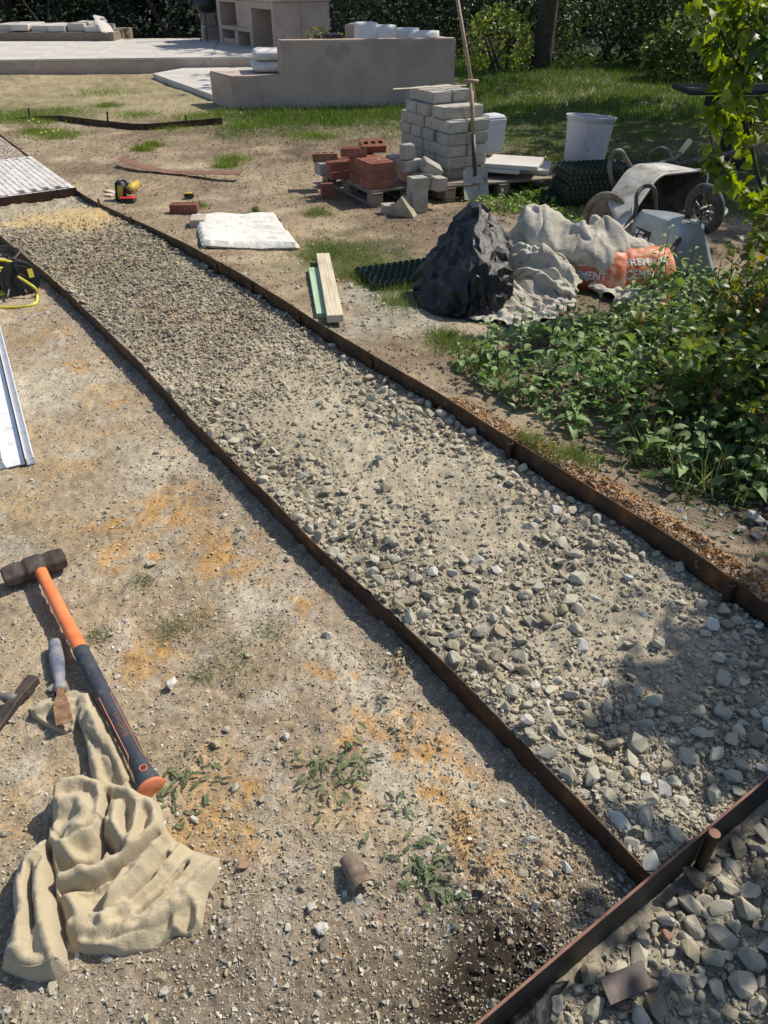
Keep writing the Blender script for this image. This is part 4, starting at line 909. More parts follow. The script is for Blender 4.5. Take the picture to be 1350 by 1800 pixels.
# white plastic tub behind the stack
g = HG(862, 275); mb = MB(); V = []
for z_, w_ in ((0, .09), (.28, .105), (.30, .09), (.31, .05)):
    for a_, b_ in ((-1, -1), (1, -1), (1, 1), (-1, 1)): V.append((a_ * w_, b_ * w_, z_))
F = [[i * 4 + k, i * 4 + (k + 1) % 4, i * 4 + 4 + (k + 1) % 4, i * 4 + 4 + k] for i in range(3) for k in range(4)] + [[3, 2, 1, 0], [12, 13, 14, 15]]
o = mb.add(V, F).build('plastic_canister', 'white_pl', bevel=.010, seg=2); o.location = (g.x, g.y, g.z + .05); o.rotation_euler = (0, 0, .4); o.scale = (1, 1, 1.15)
tag(o, 'white plastic canister standing behind the block stack', 'canister')
# ================================================================ shovel and rake
g = HG(836, 352); tp = AY(828, 146, g.y + .33)
sh = empty('shovel', g, 'worn shovel with a wooden shaft leaning on the front of the block stack', 'shovel')
d = (tp - g).normalized(); L_ = (tp - g).length; side = Vector((1, .12, 0)).normalized(); nrm = side.cross(d).normalized()
bx = Matrix(((side.x, d.x, nrm.x, g.x), (side.y, d.y, nrm.y, g.y), (side.z, d.z, nrm.z, g.z), (0, 0, 0, 1)))
V = []; F = []; nI, nJ = 9, 9; BLN = .26
for sd_ in (0, 1):
    for j in range(nJ):
        for i in range(nI):
            a = i / (nI - 1) * 2 - 1; t = j / (nJ - 1); w = .105 * (1 if t < .86 else 1 - (t - .86) * 2.2)
            V.append((a * w, t * BLN - .01 * (1 - abs(a)) * (t < .05), .022 * abs(a) ** 2 + .02 * (1 - t) ** 2 + sd_ * .004 + .01 * (t > .8) * (1 - a * a)))
for sd_ in (0, 1):
    for j in range(nJ - 1):
        for i in range(nI - 1):
            k = sd_ * nI * nJ + j * nI + i; q = [k, k + 1, k + nI + 1, k + nI]; F.append(q if sd_ else q[::-1])
mb = MB().add(V, F, bx); at_parent(mb.build('blade', 'traygrey', smooth=True), sh)
mb = MB(); mb.tube([bx @ Vector((0, BLN * .72, .012)), bx @ Vector((0, BLN + .05, .018)), bx @ Vector((0, BLN + .25, .008))], [.012, .02, .017], 10); at_parent(mb.build('socket', 'steel_dark', smooth=True), sh)
mb = MB(); mb.tube([bx @ Vector((0, BLN + .2, .008)), bx @ Vector((0, L_, 0))], .0175, 10); at_parent(mb.build('shaft', 'handle', smooth=True), sh)
mb = MB(); mb.tube([bx @ Vector((-.062, L_ + .01, 0)), bx @ Vector((0, L_ + .013, 0)), bx @ Vector((.062, L_ + .01, 0))], [.016, .019, .016], 10); at_parent(mb.build('grip', 'handle', smooth=True), sh)
g = HG(858, 336, .02); q0 = AY(846, 246, g.y + .16); q1 = AY(803, -6, g.y + .46)
rk = empty('rake', g, 'long handled steel rake leaning on the block stack with its tines on the weeds', 'rake')
dd = (q1 - q0).normalized(); q1 = q1 + dd * .25
mb = MB(); mb.tube([g + Vector((0, 0, .03)), AY(855, 318, g.y + .03)], [.017, .017], 10); at_parent(mb.build('ferrule', 'red', smooth=True), rk)
mb = MB(); mb.tube([AY(855, 318, g.y + .03), q0], .0165, 10); at_parent(mb.build('sleeve', 'white_pl', smooth=True), rk)
mb = MB(); mb.tube([q0, q1], .0155, 10); at_parent(mb.build('shaft', 'handle', smooth=True), rk)
mb = MB(); a, b, c = HG(822, 374, .02), HG(862, 332, .03), HG(898, 366, .02)
mb.tube([a, a * .55 + b * .45 + Vector((0, 0, .02)), b], .004, 6); mb.tube([c, c * .55 + b * .45 + Vector((0, 0, .02)), b], .004, 6); mb.tube([a, c], .006, 6); at_parent(mb.build('bow', 'tube_grey'), rk)
tm = MB(); tm.tube([(0, 0, 0), (0, -.03, -.02), (0, -.055, -.05)], [.004, .0035, .002], 5); tme = tm.mesh('tine'); tme.materials.append(M['steel_dark'])
for k in range(14):
    p = a + (c - a) * (k / 13); o = bpy.data.objects.new('tine', tme); COL.objects.link(o); at_parent(o, rk); o.location = p

# ================================================================ white bin
g = HG(1019, 318); dx_ = .042
bn = empty('waste_bin', g, 'tall grubby white plastic tub with a wide rim standing tilted on the grass', 'tub')
mb = MB(); Hh = zat(g.y, 204) - g.z; r0, r1 = .168, .212
mb.lathe([(0, .0), (r0 * .93, 0), (r0, .02), (r1 * .97, Hh - .045), (r1 * 1.0, Hh - .04), (r1 * 1.04, Hh - .012), (r1 * 1.06, Hh - .006), (r1 * 1.06, Hh), (r1 * .97, Hh), (r1 * .95, Hh - .03), (r0 * .95, .03), (0, .03)], 40)
o = mb.build('shell', 'bin', bn, auto=40)
bn.rotation_euler = (R(-3), R(3.5), 0)
def text_mesh(txt, size, m, parent=None, name='lettering', ext=.0006, bold=0):
    cu = bpy.data.curves.new(name, 'FONT'); cu.body = txt; cu.size = size; cu.extrude = ext; cu.align_x = 'CENTER'; cu.align_y = 'CENTER'; cu.offset = bold
    t = bpy.data.objects.new('t', cu); COL.objects.link(t); dg = bpy.context.evaluated_depsgraph_get(); me = bpy.data.meshes.new_from_object(t.evaluated_get(dg)); bpy.data.objects.remove(t); bpy.data.curves.remove(cu)
    me.name = name; me.materials.clear(); return link(name, me, m, parent)
t = text_mesh('BIN', .045, 'print_black', bn, bold=.001)
for vv in t.data.vertices:
    th = (vv.co.x + .125) / .21; z_ = Hh - .085 + vv.co.y; rr = r0 + (r1 * .97 - r0) * z_ / Hh + .001
    vv.co = Vector((math.sin(th) * rr, -math.cos(th) * rr, z_))

# ================================================================ wheelbarrows
def rloop(q, r=.22, n=8):
    """rounded quad through bilinear map; q = 4 corners"""
    P = []
    for cx, cy, a0 in ((1 - r, r, -90), (1 - r, 1 - r, 0), (r, 1 - r, 90), (r, r, 180)):
        for k in range(n + 1):
            t = R(a0 + 90 * k / n); x_, y_ = cx + r * math.cos(t), cy + r * math.sin(t)
            P.append(q[0] * (1 - x_) * (1 - y_) + q[1] * x_ * (1 - y_) + q[2] * x_ * y_ + q[3] * (1 - x_) * y_)
    return P
def tray(rim, pan, r0=.2, r1=.28, lip=.02, th=.006):
    rim = [Vector(p) for p in rim]; pan = [Vector(p) for p in pan]; cr_ = sum(rim, Vector()) / 4; cp_ = sum(pan, Vector()) / 4
    dn = (cp_ - cr_).normalized(); rings = []
    lipq = [p + (p - cr_).normalized() * lip for p in rim]
    rings.append(rloop([p + dn * .018 for p in lipq], r0)); rings.append(rloop(lipq, r0)); rings.append(rloop(rim, r0))
    for t in (.25, .5, .75, .9, .97, 1.0):
        e = 1 if t < .97 else 1
        q = [a.lerp(b, t) for a, b in zip(rim, pan)]
        if t > .88: q = [p + (cp_ - p) * ((t - .88) * .35) for p in q]
        rings.append(rloop(q, r0 + (r1 - r0) * t))
    rings.append(rloop([p + (cp_ - p) * .25 for p in pan], r1)); n = len(rings[0]); V = [p for rg in rings for p in rg] + [cp_]
    F = [[i * n + k, i * n + (k + 1) % n, (i + 1) * n + (k + 1) % n, (i + 1) * n + k] for i in range(len(rings) - 1) for k in range(n)]
    b = (len(rings) - 1) * n; F += [[b + k, b + (k + 1) % n, len(V) - 1] for k in range(n)]
    me = bpy.data.meshes.new('tray'); me.from_pydata([tuple(p) for p in V], [], F); me.update()
    bm = bmesh.new(); bm.from_mesh(me); bmesh.ops.recalc_face_normals(bm, faces=bm.faces); bmesh.ops.solidify(bm, geom=list(bm.faces), thickness=th); bm.to_mesh(me); bm.free(); me.shade_smooth(); me.set_sharp_from_angle(angle=R(50)); return me
def wheel(center, axis, r, w, parent, rubber='rubber', hub='steel_dark', spokes=12, disc=False):
    ax = Vector(axis).normalized(); mxw = Matrix.Translation(center) @ ax.to_track_quat('Z', 'Y').to_matrix().to_4x4()
    mb = MB(); prof = []
    for k in range(17):
        t = 2 * math.pi * k / 16; prof.append((r - w * .5 + math.cos(t) * w * .5, math.sin(t) * w * .5))
    mb.lathe(prof, 40, mx=mxw); ty = mb.build('tyre', rubber, smooth=True); at_parent(ty, parent)
    mb = MB(); mb.lathe([(r - w * .95, -.02), (r - w * .8, -.024), (r - w * .8, .024), (r - w * .95, .02), (r - w * .95, -.02)], 32, mx=mxw); mb.lathe([(0, -.05), (.02, -.05), (.024, -.03), (.024, .03), (.02, .05), (0, .05)], 16, mx=mxw)
    if disc: mb.lathe([(.02, .012), (r * .35, .02), (r - w * .9, .006), (r - w * .9, -.006), (r * .35, .0), (.02, -.004)], 32, mx=mxw)
    else:
        for k in range(spokes):
            t = 2 * math.pi * k / spokes; c_, s_ = math.cos(t), math.sin(t); mb.tube([mxw @ Vector((.02 * c_, .02 * s_, .02 * (-1) ** k)), mxw @ Vector(((r - w * .85) * c_, (r - w * .85) * s_, .012 * (-1) ** k))], .0045, 6)
    at_parent(mb.build('rim', hub, auto=40), parent)
def tubep(L, r, name, m, parent, n=8, sm=6):
    P = smooth_path([AY(*p) for p in L], sm) if sm else [AY(*p) for p in L]
    mb = MB(); mb.tube(P, r, n); o = mb.build(name, m, smooth=True); at_parent(o, parent); return o
# galvanised barrow, upside down
c0, c1, c3 = HG(1166, 480), HG(1266, 486), HG(1076, 436); c1 = c1; c2 = c1 + (c3 - c0) * .95
for p in (c0, c1, c2, c3): p.z = .012
w2 = empty('wheelbarrow', (c0 + c2) / 2, 'galvanised wheelbarrow turned upside down on the ground with its black wheel on top', 'wheelbarrow')
cc = (c0 + c1 + c2 + c3) / 4; ph = .29
pan = [cc + (p - cc) * k + Vector((0, 0, ph)) for p, k in ((c0, .66), (c1, .62), (c2, .66), (c3, .72))]
pan[1] += (c1 - c0) * .02
o = link('tray', tray([c0, c1, c2, c3], pan, .18, .3), 'galv'); at_parent(o, w2)
wc = AY(1238, 368, (pan[0].y + pan[2].y) / 2 - .10); wheel(wc, (.86, .42, .1), .158, .062, w2)
tubep([(1216, 372, 5.25), (1207, 400, 5.12), (1188, 430, 4.98), (1170, 455, 4.90), (1162, 470, 4.86)], .0165, 'frame_tube', 'steel_dark', w2)
tubep([(1236, 402, 5.05), (1255, 390, 5.1), (1272, 377, 5.25), (1276, 370, 5.4), (1262, 363, 5.6), (1240, 366, 5.75)], .0135, 'front_guard', 'galv', w2)
tubep([(1078, 422, 5.3), (1098, 402, 5.4), (1112, 388, 5.5), (1118, 365, 5.55), (1120, 342, 5.6), (1132, 328, 5.65), (1148, 330, 5.6), (1152, 350, 5.6), (1153, 388, 5.6)], .0145, 'leg', 'steel_dark', w2)
tubep([(1108, 396, 5.45), (1150, 400, 5.35), (1198, 411, 5.2)], .017, 'frame_tube', 'steel_dark', w2, sm=0)
tubep([(1150, 396, 5.6), (1180, 383, 5.6), (1203, 372, 5.5)], .012, 'brace', 'steel_dark', w2, sm=0)
tubep([(1236, 374, wc.y - .05), (1246, 372, wc.y - .02), (1262, 376, wc.y + .02)], .008, 'axle_bracket', 'galv', w2, sm=0)
# printed label on the near long side
def bil(q, a, b): return q[0] * (1 - a) * (1 - b) + q[1] * a * (1 - b) + q[2] * a * b + q[3] * (1 - a) * b
side = [c0, c3, pan[3], pan[0]]; sn = (side[1] - side[0]).cross(side[3] - side[0]).normalized()
if sn.y > 0: sn = -sn
def plate(q4, a0, a1, b0, b1, off, m, name, parent):
    P = [bil(q4, a, b) + sn * off for a, b in ((a0, b0), (a1, b0), (a1, b1), (a0, b1))]
    mb = MB().add(P + [p - sn * .0012 for p in P], [[0, 1, 2, 3], [7, 6, 5, 4]] + [[i, 4 + i, 4 + (i + 1) % 4, (i + 1) % 4] for i in range(4)]); o = mb.build(name, m); at_parent(o, parent); return o
plate(side, .40, .74, .36, .68, .009, 'print_black', 'label', w2)
plate(side, .66, .72, .54, .65, .0105, 'print_white', 'label_mark', w2); plate(side, .67, .715, .40, .50, .0105, 'print_white', 'label_mark', w2)
for k in range(3): plate(side, .53, .63, .41 + .085 * k, .46 + .085 * k, .0105, 'print_white', 'label_mark', w2)
plate(side, .42, .48, .41, .55, .0105, 'print_white', 'label_mark', w2)
# grey barrow tipped over behind it
q = [AY(1084, 416, 5.42), AY(1227, 392, 5.85), AY(1244, 300, 6.05), AY(1158, 309, 5.80)]
w1 = empty('wheelbarrow', (q[0].x, q[0].y, 0), 'cement stained grey wheelbarrow tipped over with its legs in the air', 'wheelbarrow')
ccq = sum(q, Vector()) / 4; na = Vector((-.66, .55, .30)); pan1 = [ccq + (p - ccq) * .70 + na * .30 for p in q]
o = link('tray', tray(q, pan1, .14, .25, .024), 'traygrey'); at_parent(o, w1)
nin = -na.normalized() * .006
rl_ = rloop([ccq + (p - ccq) * 1.03 for p in q], .14); mb = MB(); mb.tube(rl_ + rl_[:1], .0095, 8, cap=False); at_parent(mb.build('rim', mat('pale rim highlight', (.38, .36, .33), (.55, .54, .52), sc=12, rough=.6), smooth=True), w1)  # pale colour paints a highlight along the tray lip
o = link('caked_shade_lining', tray([ccq + (p - ccq) * .985 + nin * 1 for p in q], [ccq + (p - ccq) * .68 + na * .285 for p in q], .14, .25, 0.0, .002), mat('caked mortar with painted shade', None, sc=9, rough=.95, bump=.6, bsc=50, stops=[(.35, (.014, .011, .008)), (.52, (.045, .034, .024)), (.70, (.13, .10, .075))])); at_parent(o, w1)  # brown caking, darkened further to paint in the shade inside the tray
tubep([(1082, 362, 5.85), (1085, 340, 5.9), (1075, 316, 5.9), (1071, 288, 5.9), (1079, 268, 5.9), (1092, 266, 5.92), (1102, 282, 5.95), (1113, 300, 5.98)], .0145, 'leg', 'tube_grey', w1)
tubep([(1140, 288, 6.4), (1143, 270, 6.4), (1158, 261, 6.4), (1172, 264, 6.4), (1180, 278, 6.4), (1190, 290, 6.4)], .0145, 'leg', 'tube_grey', w1)
tubep([(1113, 301, 5.98), (1150, 290, 6.1), (1185, 279, 6.25), (1196, 270, 6.3)], .0155, 'handle_bar', 'tube_grey', w1)
tubep([(1110, 303, 5.98), (1150, 298, 6.2), (1186, 291, 6.4)], .013, 'brace', 'steel_dark', w1, sm=0)
tubep([(1184, 291, 6.4), (1240, 277, 6.3), (1290, 268, 6.2), (1318, 256, 6.15)], .0155, 'handle_bar', 'tube_grey', w1)
tubep([(1196, 269, 6.3), (1213, 247, 6.35)], .022, 'grip', 'grip_y', w1, n=12, sm=0); tubep([(1318, 257, 6.15), (1342, 242, 6.12)], .022, 'grip', 'grip_y', w1, n=12, sm=0)
tubep([(1084, 345, 5.9), (1072, 365, 5.75), (1050, 398, 5.62)], .012, 'fork', 'tube_grey', w1, sm=0)
wheel(AY(1064, 380, 5.72), (-.52, -.8, .12), .165, .05, w1, 'rubber_tan', 'rubber_tan', disc=True)

# ================================================================ draped cloth
def seg_d(X, Y, P):
    """distance to polyline and interpolated 3rd value"""
    best = np.full(X.shape, 1e9); val = np.zeros(X.shape)
    for (ax, ay, *az), (bx_, by_, *bz_) in zip(P[:-1], P[1:]):
        dx, dy = bx_ - ax, by_ - ay; L2 = dx * dx + dy * dy + 1e-12; t = np.clip(((X - ax) * dx + (Y - ay) * dy) / L2, 0, 1)
        d = np.hypot(X - ax - t * dx, Y - ay - t * dy); m_ = d < best; best = np.where(m_, d, best)
        if az: val = np.where(m_, az[0] + t * (bz_[0] - az[0]), val)
    return best, val
def poly_in(X, Y, P):
    ins = np.zeros(X.shape, bool); n = len(P)
    for i in range(n):
        x1, y1 = P[i][:2]; x2, y2 = P[(i + 1) % n][:2]
        c = ((y1 > Y) != (y2 > Y)) & (X < (x2 - x1) * (Y - y1) / (y2 - y1 + 1e-15) + x1); ins ^= c
    return ins
def cloth(name, outline, hfun, res, gz, m, label, cat, smooth=True, edge=.012):
    O = [tuple(p)[:2] for p in outline]; xs = np.arange(min(p[0] for p in O) - res, max(p[0] for p in O) + res * 2, res); ys = np.arange(min(p[1] for p in O) - res, max(p[1] for p in O) + res * 2, res)
    X, Y = np.meshgrid(xs, ys); d, _ = seg_d(X, Y, O + [O[0]]); d = np.where(poly_in(X, Y, O), d, -d)
    H = hfun(X, Y, np.maximum(d, 0)); n = len(xs); idx = np.arange(X.size).reshape(X.shape)
    q = np.stack([idx[:-1, :-1], idx[:-1, 1:], idx[1:, 1:], idx[1:, :-1]], -1).reshape(-1, 4); df = d.ravel(); q = q[(df[q] > 0).any(1)]
    u_, inv = np.unique(q, return_inverse=True); q = inv.reshape(-1, 4)
    # pull the outermost ring in to the outline so that the hem is smooth
    x = X.ravel()[u_].copy(); y = Y.ravel()[u_].copy(); dd = df[u_]; out = dd < 0
    gy, gx = np.gradient(d, res); gxf, gyf = gx.ravel()[u_], gy.ravel()[u_]; nn = np.hypot(gxf, gyf) + 1e-9
    x[out] += (-dd[out]) * gxf[out] / nn[out]; y[out] += (-dd[out]) * gyf[out] / nn[out]
    z = H.ravel()[u_]; z[out] = np.minimum(z[out], edge * .3); z = z + gz(x, y)
    V = np.stack([x, y, z], 1); me = mesh_np(name, V, q, smooth=smooth)
    bm = bmesh.new(); bm.from_mesh(me); be_ = [e for e in bm.edges if e.is_boundary]; ex = bmesh.ops.extrude_edge_only(bm, edges=be_)
    for vv in [g_ for g_ in ex['geom'] if isinstance(g_, bmesh.types.BMVert)]: vv.co.z -= edge + .01
    for f in bm.faces: f.smooth = smooth
    bmesh.ops.recalc_face_normals(bm, faces=bm.faces); bm.to_mesh(me); bm.free()
    o = link(name, me, m); 
    if label: tag(o, label, cat)
    return o
# --- beige fleece in the near left corner
def FP(l, z=.03): return [tuple(G(a, b, z)[:2]) for a, b in l]
FO = FP([(57, 1262), (75, 1248), (103, 1242), (128, 1230), (160, 1230), (177, 1262), (200, 1300), (222, 1350), (243, 1392), (256, 1418), (285, 1428), (293, 1460), (300, 1478), (318, 1496), (345, 1508), (388, 1520), (388, 1545), (366, 1590), (358, 1640), (340, 1656), (310, 1656), (270, 1682), (215, 1694), (160, 1690), (125, 1686), (129, 1722), (105, 1739), (60, 1737), (12, 1718), (20, 1670), (37, 1645), (30, 1600), (29, 1560), (45, 1522), (92, 1492), (97, 1465), (104, 1440), (98, 1420), (110, 1410), (155, 1396), (168, 1388), (163, 1368), (158, 1330), (150, 1300), (142, 1284), (134, 1300), (115, 1304), (85, 1290), (62, 1275)], .01)
FR = [([(160, 1240), (166, 1275), (186, 1320), (214, 1370), (238, 1412)], .045, .022), ([(152, 1300), (168, 1345), (182, 1392)], .035, .014), ([(196, 1315), (212, 1345), (228, 1385), (240, 1420)], .035, .012),
      ([(60, 1262), (90, 1252), (130, 1243)], .022, .009), ([(62, 1272), (90, 1288), (120, 1298), (136, 1285), (150, 1265)], .026, .009),
      ([(104, 1430), (125, 1412), (155, 1405), (185, 1415), (193, 1440), (190, 1468), (170, 1490), (130, 1510)], .062, .016), ([(120, 1440), (150, 1435), (165, 1460), (150, 1485)], .052, .02),
      ([(200, 1410), (240, 1425), (285, 1440), (280, 1475), (262, 1500), (228, 1532), (180, 1556), (120, 1572)], .062, .017), ([(215, 1440), (210, 1475), (225, 1500)], .058, .013), ([(250, 1440), (245, 1480), (238, 1510)], .06, .012),
      ([(298, 1482), (272, 1520), (240, 1560), (205, 1600), (190, 1632)], .055, .014), ([(225, 1545), (215, 1575), (205, 1600)], .05, .011),
      ([(318, 1500), (300, 1535), (262, 1580), (228, 1612), (190, 1634), (150, 1628), (130, 1600)], .050, .014),
      ([(345, 1522), (312, 1565), (270, 1604), (225, 1640), (175, 1652), (130, 1640)], .044, .013),
      ([(385, 1528), (355, 1556), (310, 1604), (255, 1650), (200, 1672), (150, 1672)], .038, .014), ([(352, 1640), (350, 1600), (335, 1590), (312, 1620), (310, 1648)], .036, .010), ([(372, 1560), (362, 1600), (352, 1640)], .032, .012),
      ([(95, 1502), (60, 1535), (47, 1575), (52, 1630), (40, 1690)], .042, .014), ([(100, 1525), (78, 1560), (78, 1610), (92, 1660), (112, 1712)], .044, .016), ([(36, 1560), (42, 1610), (45, 1650)], .034, .010), ([(24, 1690), (60, 1712), (120, 1712)], .024, .012),
      ([(110, 1590), (150, 1578), (190, 1560)], .046, .010), ([(100, 1480), (104, 1500), (140, 1530), (160, 1560)], .05, .012)]
FV = [([(97, 1512), (102, 1560), (112, 1620), (124, 1676)], .024, .007), ([(64, 1545), (62, 1600), (72, 1650)], .016, .006), ([(118, 1588), (170, 1576), (232, 1540), (284, 1488)], .026, .006), ([(132, 1552), (176, 1536), (190, 1500)], .03, .007),
      ([(192, 1470), (186, 1490), (204, 1515)], .028, .006), ([(95, 1268), (118, 1282)], .02, .012), ([(200, 1425), (197, 1460)], .02, .006), ([(300, 1520), (275, 1555), (235, 1600)], .016, .006), ([(335, 1540), (300, 1580), (250, 1625)], .016, .006)]
FR = [(FP(p, .04), a, w) for p, a, w in FR]; FV = [(FP(p, .035), a, w) for p, a, w in FV]
FL = [(FP(p, .02), t) for p, t in (([(95, 1472), (100, 1425), (150, 1398), (200, 1405), (284, 1429), (299, 1480), (262, 1518), (222, 1550), (168, 1586), (108, 1606), (96, 1570), (98, 1520)], .017),
    ([(98, 1420), (150, 1397), (190, 1406), (197, 1440), (190, 1476), (165, 1498), (130, 1512), (106, 1492)], .016), ([(42, 1530), (62, 1512), (97, 1500), (108, 1560), (124, 1640), (129, 1722), (100, 1738), (12, 1720), (36, 1645)], .020),
    ([(222, 1566), (296, 1486), (318, 1498), (292, 1556), (236, 1606), (192, 1632), (192, 1604)], .012), ([(238, 1640), (300, 1588), (350, 1526), (388, 1522), (386, 1552), (352, 1602), (272, 1654), (196, 1674)], .011), ([(150, 1296), (178, 1262), (200, 1300), (222, 1350), (245, 1396), (222, 1404), (196, 1350)], .011))]
def fleece_h(X, Y, d):
    wx = X + .004 * fbm(X, Y, .07, 2, 301); wy = Y + .004 * fbm(X, Y, .07, 2, 303); acc = np.zeros(X.shape)
    for P, a, w in FR: dd, _ = seg_d(wx, wy, P); acc += (a / .06 * np.exp(-(dd / w / 1.25) ** 2)) ** 2.2
    h = .006 + .016 * (1 - np.exp(-d / .02)) + .040 * acc ** (1 / 2.2)
    for P, a, w in FV: dd, _ = seg_d(wx, wy, P); h -= 1.6 * a * np.exp(-(dd / w / .9) ** 2)
    h += .0018 * fbm(X, Y, .04, 3, 305)
    for P, t in FL:
        w2x, w2y = X + .005 * fbm(X, Y, .06, 2, 306), Y + .005 * fbm(X, Y, .06, 2, 308); i_ = poly_in(w2x, w2y, P); dd, _ = seg_d(w2x, w2y, P + [P[0]]); h += np.where(i_, t * (1 - np.exp(-dd / .0045)), -.004 * np.exp(-dd / .005))
    return np.maximum(np.minimum(h, .004 + 2.6 * d ** .85), .004)
fl = cloth('fleece_jacket', FO, fleece_h, .0028, h_left, 'fleece', 'crumpled beige fleece top lying in folds on the dirt in the near left corner', 'fleece', edge=.006)
# raised seams
def sew(pts, r=.0012):
    P = smooth_path([Vector((*p, 0)) for p in FP(pts, .04)], 8); 
    X = np.array([p.x for p in P]); Y = np.array([p.y for p in P]); d, _ = seg_d(X, Y, FO + [FO[0]]); Z = fleece_h(X, Y, d) + h_left(X, Y)
    mb = MB(); mb.tube([(a, b, c) for a, b, c in zip(X, Y, Z)], r, 6); mb.build('seam', 'fleece', fl, smooth=True)
sew([(20, 1696), (60, 1716), (124, 1704)]); sew([(250, 1432), (246, 1470), (232, 1500), (190, 1545)], .0009)
# --- cotton dust sheet heaped over the sacks
o = link('dust_sheet', SIM['sheet'], 'sheet', smooth=True); o.modifiers.new('s', 'SUBSURF').levels = 1; o.modifiers['s'].render_levels = 1
tag(o, 'creased off white cotton dust sheet thrown in a heap over the cement sacks', 'dust sheet')
# --- cement sacks: pillow shapes with print
def sack(loc, L_, W__, H__, rot, m, label, lines, tilt=(0, 0)):
    e = empty('cement_sack', loc, label, 'cement sack', 'part used cement sacks under the dust sheet'); e.rotation_euler = (tilt[0], tilt[1], rot)
    n = 28; V = []; F = []
    def top(a, b):
        ee = max(0, (1 - abs(a) ** 3.2)) ** .5 * max(0, (1 - abs(b) ** 2.6)) ** .55
        return H__ / 2 * ee * (1 + .10 * float(fbm(a * 1.5, b * 1.5, 1, 3, 331))) + .004 * float(fbm(a * 9, b * 5, 1, 2, 333)) * ee
    for sg in (1, -1):
        for j in range(n + 1):
            for i in range(n + 1):
                a, b = i / n * 2 - 1, j / n * 2 - 1; V.append((a * L_ / 2 * (1 - .04 * b * b), b * W__ / 2 * (1 - .05 * a * a), sg * top(a, b)))
    m_ = (n + 1) ** 2
    for j in range(n):
        for i in range(n):
            a = j * (n + 1) + i; F.append([a, a + 1, a + n + 2, a + n + 1]); F.append([m_ + a, m_ + a + n + 1, m_ + a + n + 2, m_ + a + 1])
    MB().add(V, F).build('sack_body', m, e, smooth=True)
    for txt, size, bx_, by_, rt in lines:
        t = text_mesh(txt, size, 'print_white', e, 'lettering', bold=.0015)
        bm = bmesh.new(); bm.from_mesh(t.data); bmesh.ops.triangulate(bm, faces=bm.faces); bmesh.ops.subdivide_edges(bm, edges=[x for x in bm.edges if x.calc_length() > .02], cuts=2); bm.to_mesh(t.data); bm.free()
        for vv in t.data.vertices:
            c_, s_ = math.cos(rt), math.sin(rt); X_, Y_ = bx_ + vv.co.x * c_ - vv.co.y * s_, by_ + vv.co.x * s_ + vv.co.y * c_; a, b = np.clip(X_ / (L_ / 2), -.98, .98), np.clip(Y_ / (W__ / 2), -.98, .98)
            vv.co = Vector((X_ * (1 - .04 * b * b), Y_ * (1 - .05 * a * a), top(a, b) + .0025 + vv.co.z * .2))
    return e
g = AY(1123, 482, 4.72); sack((g.x, g.y, .12), .44, .29, .20, R(6), 'bag_orange', 'bright orange cement sack lying at the right end of the dust sheet heap', [('PREMIUM', .066, .0, -.01, 0), ('CEMENT', .066, -.01, -.085, 0)], (R(42), 0))
g = AY(1045, 492, 4.70); sack((g.x, g.y, .12), .40, .29, .18, R(-14), 'bag_orange', 'orange cement sack half covered by the dust sheet, left of the other sack', [('PREMIUM', .06, -.05, .0, 0), ('CEMENT', .06, -.05, -.075, 0)], (R(48), 0))
g = AY(1035, 404, 5.2); mb = MB(); P = [g + Vector(p) for p in ((-.02, 0, -.1), (.1, .03, -.1), (.07, .02, 0), (.03, .01, -.02), (-.02, 0, .03))]; mb.add(P + [p + Vector((0, .02, 0)) for p in P], [[0, 1, 2, 3, 4], [9, 8, 7, 6, 5]] + [[i, 5 + i, 5 + (i + 1) % 5, (i + 1) % 5] for i in range(5)])
o = mb.build('torn_paper_sack', 'print_white'); tag(o, 'torn white sack end sticking up behind the dust sheet', 'sack')
# --- black refuse sack
bm = bmesh.new(); bm.from_mesh(SIM['bag']); bm.to_mesh(SIM['bag']); bm.free()
o = link('refuse_sack', SIM['bag'], 'bagfilm'); md = o.modifiers.new('d', 'DECIMATE'); md.ratio = .17; me = bpy.data.meshes.new_from_object(o.evaluated_get(bpy.context.evaluated_depsgraph_get())); o.modifiers.clear(); o.data = me
r9 = random.Random(4)
for vv in me.vertices: vv.co += vv.normal * r9.uniform(-.008, .010)
me.shade_smooth(); me.set_sharp_from_angle(angle=R(24)); md = o.modifiers.new('b', 'BEVEL'); md.width = .0035; md.segments = 2; md.limit_method = 'ANGLE'; md.angle_limit = R(12)
tag(o, 'black plastic refuse sack standing crumpled with a pointed top beside the dust sheet', 'sack')
# black liner showing in the near corner
LO = [HG(*p) for p in ((930, 1760), (960, 1735), (1000, 1728), (975, 1760), (965, 1800), (985, 1830), (880, 1860), (890, 1800))]
cloth('membrane', LO, lambda X, Y, d: np.minimum(.02 + .012 * fbm(X, Y, .05, 3, 351), .004 + d), .005, lambda x, y: h_pit(x, y) + .01, 'bagfilm', 'scrap of black membrane folded out below the near cross edging', 'membrane', edge=.005)

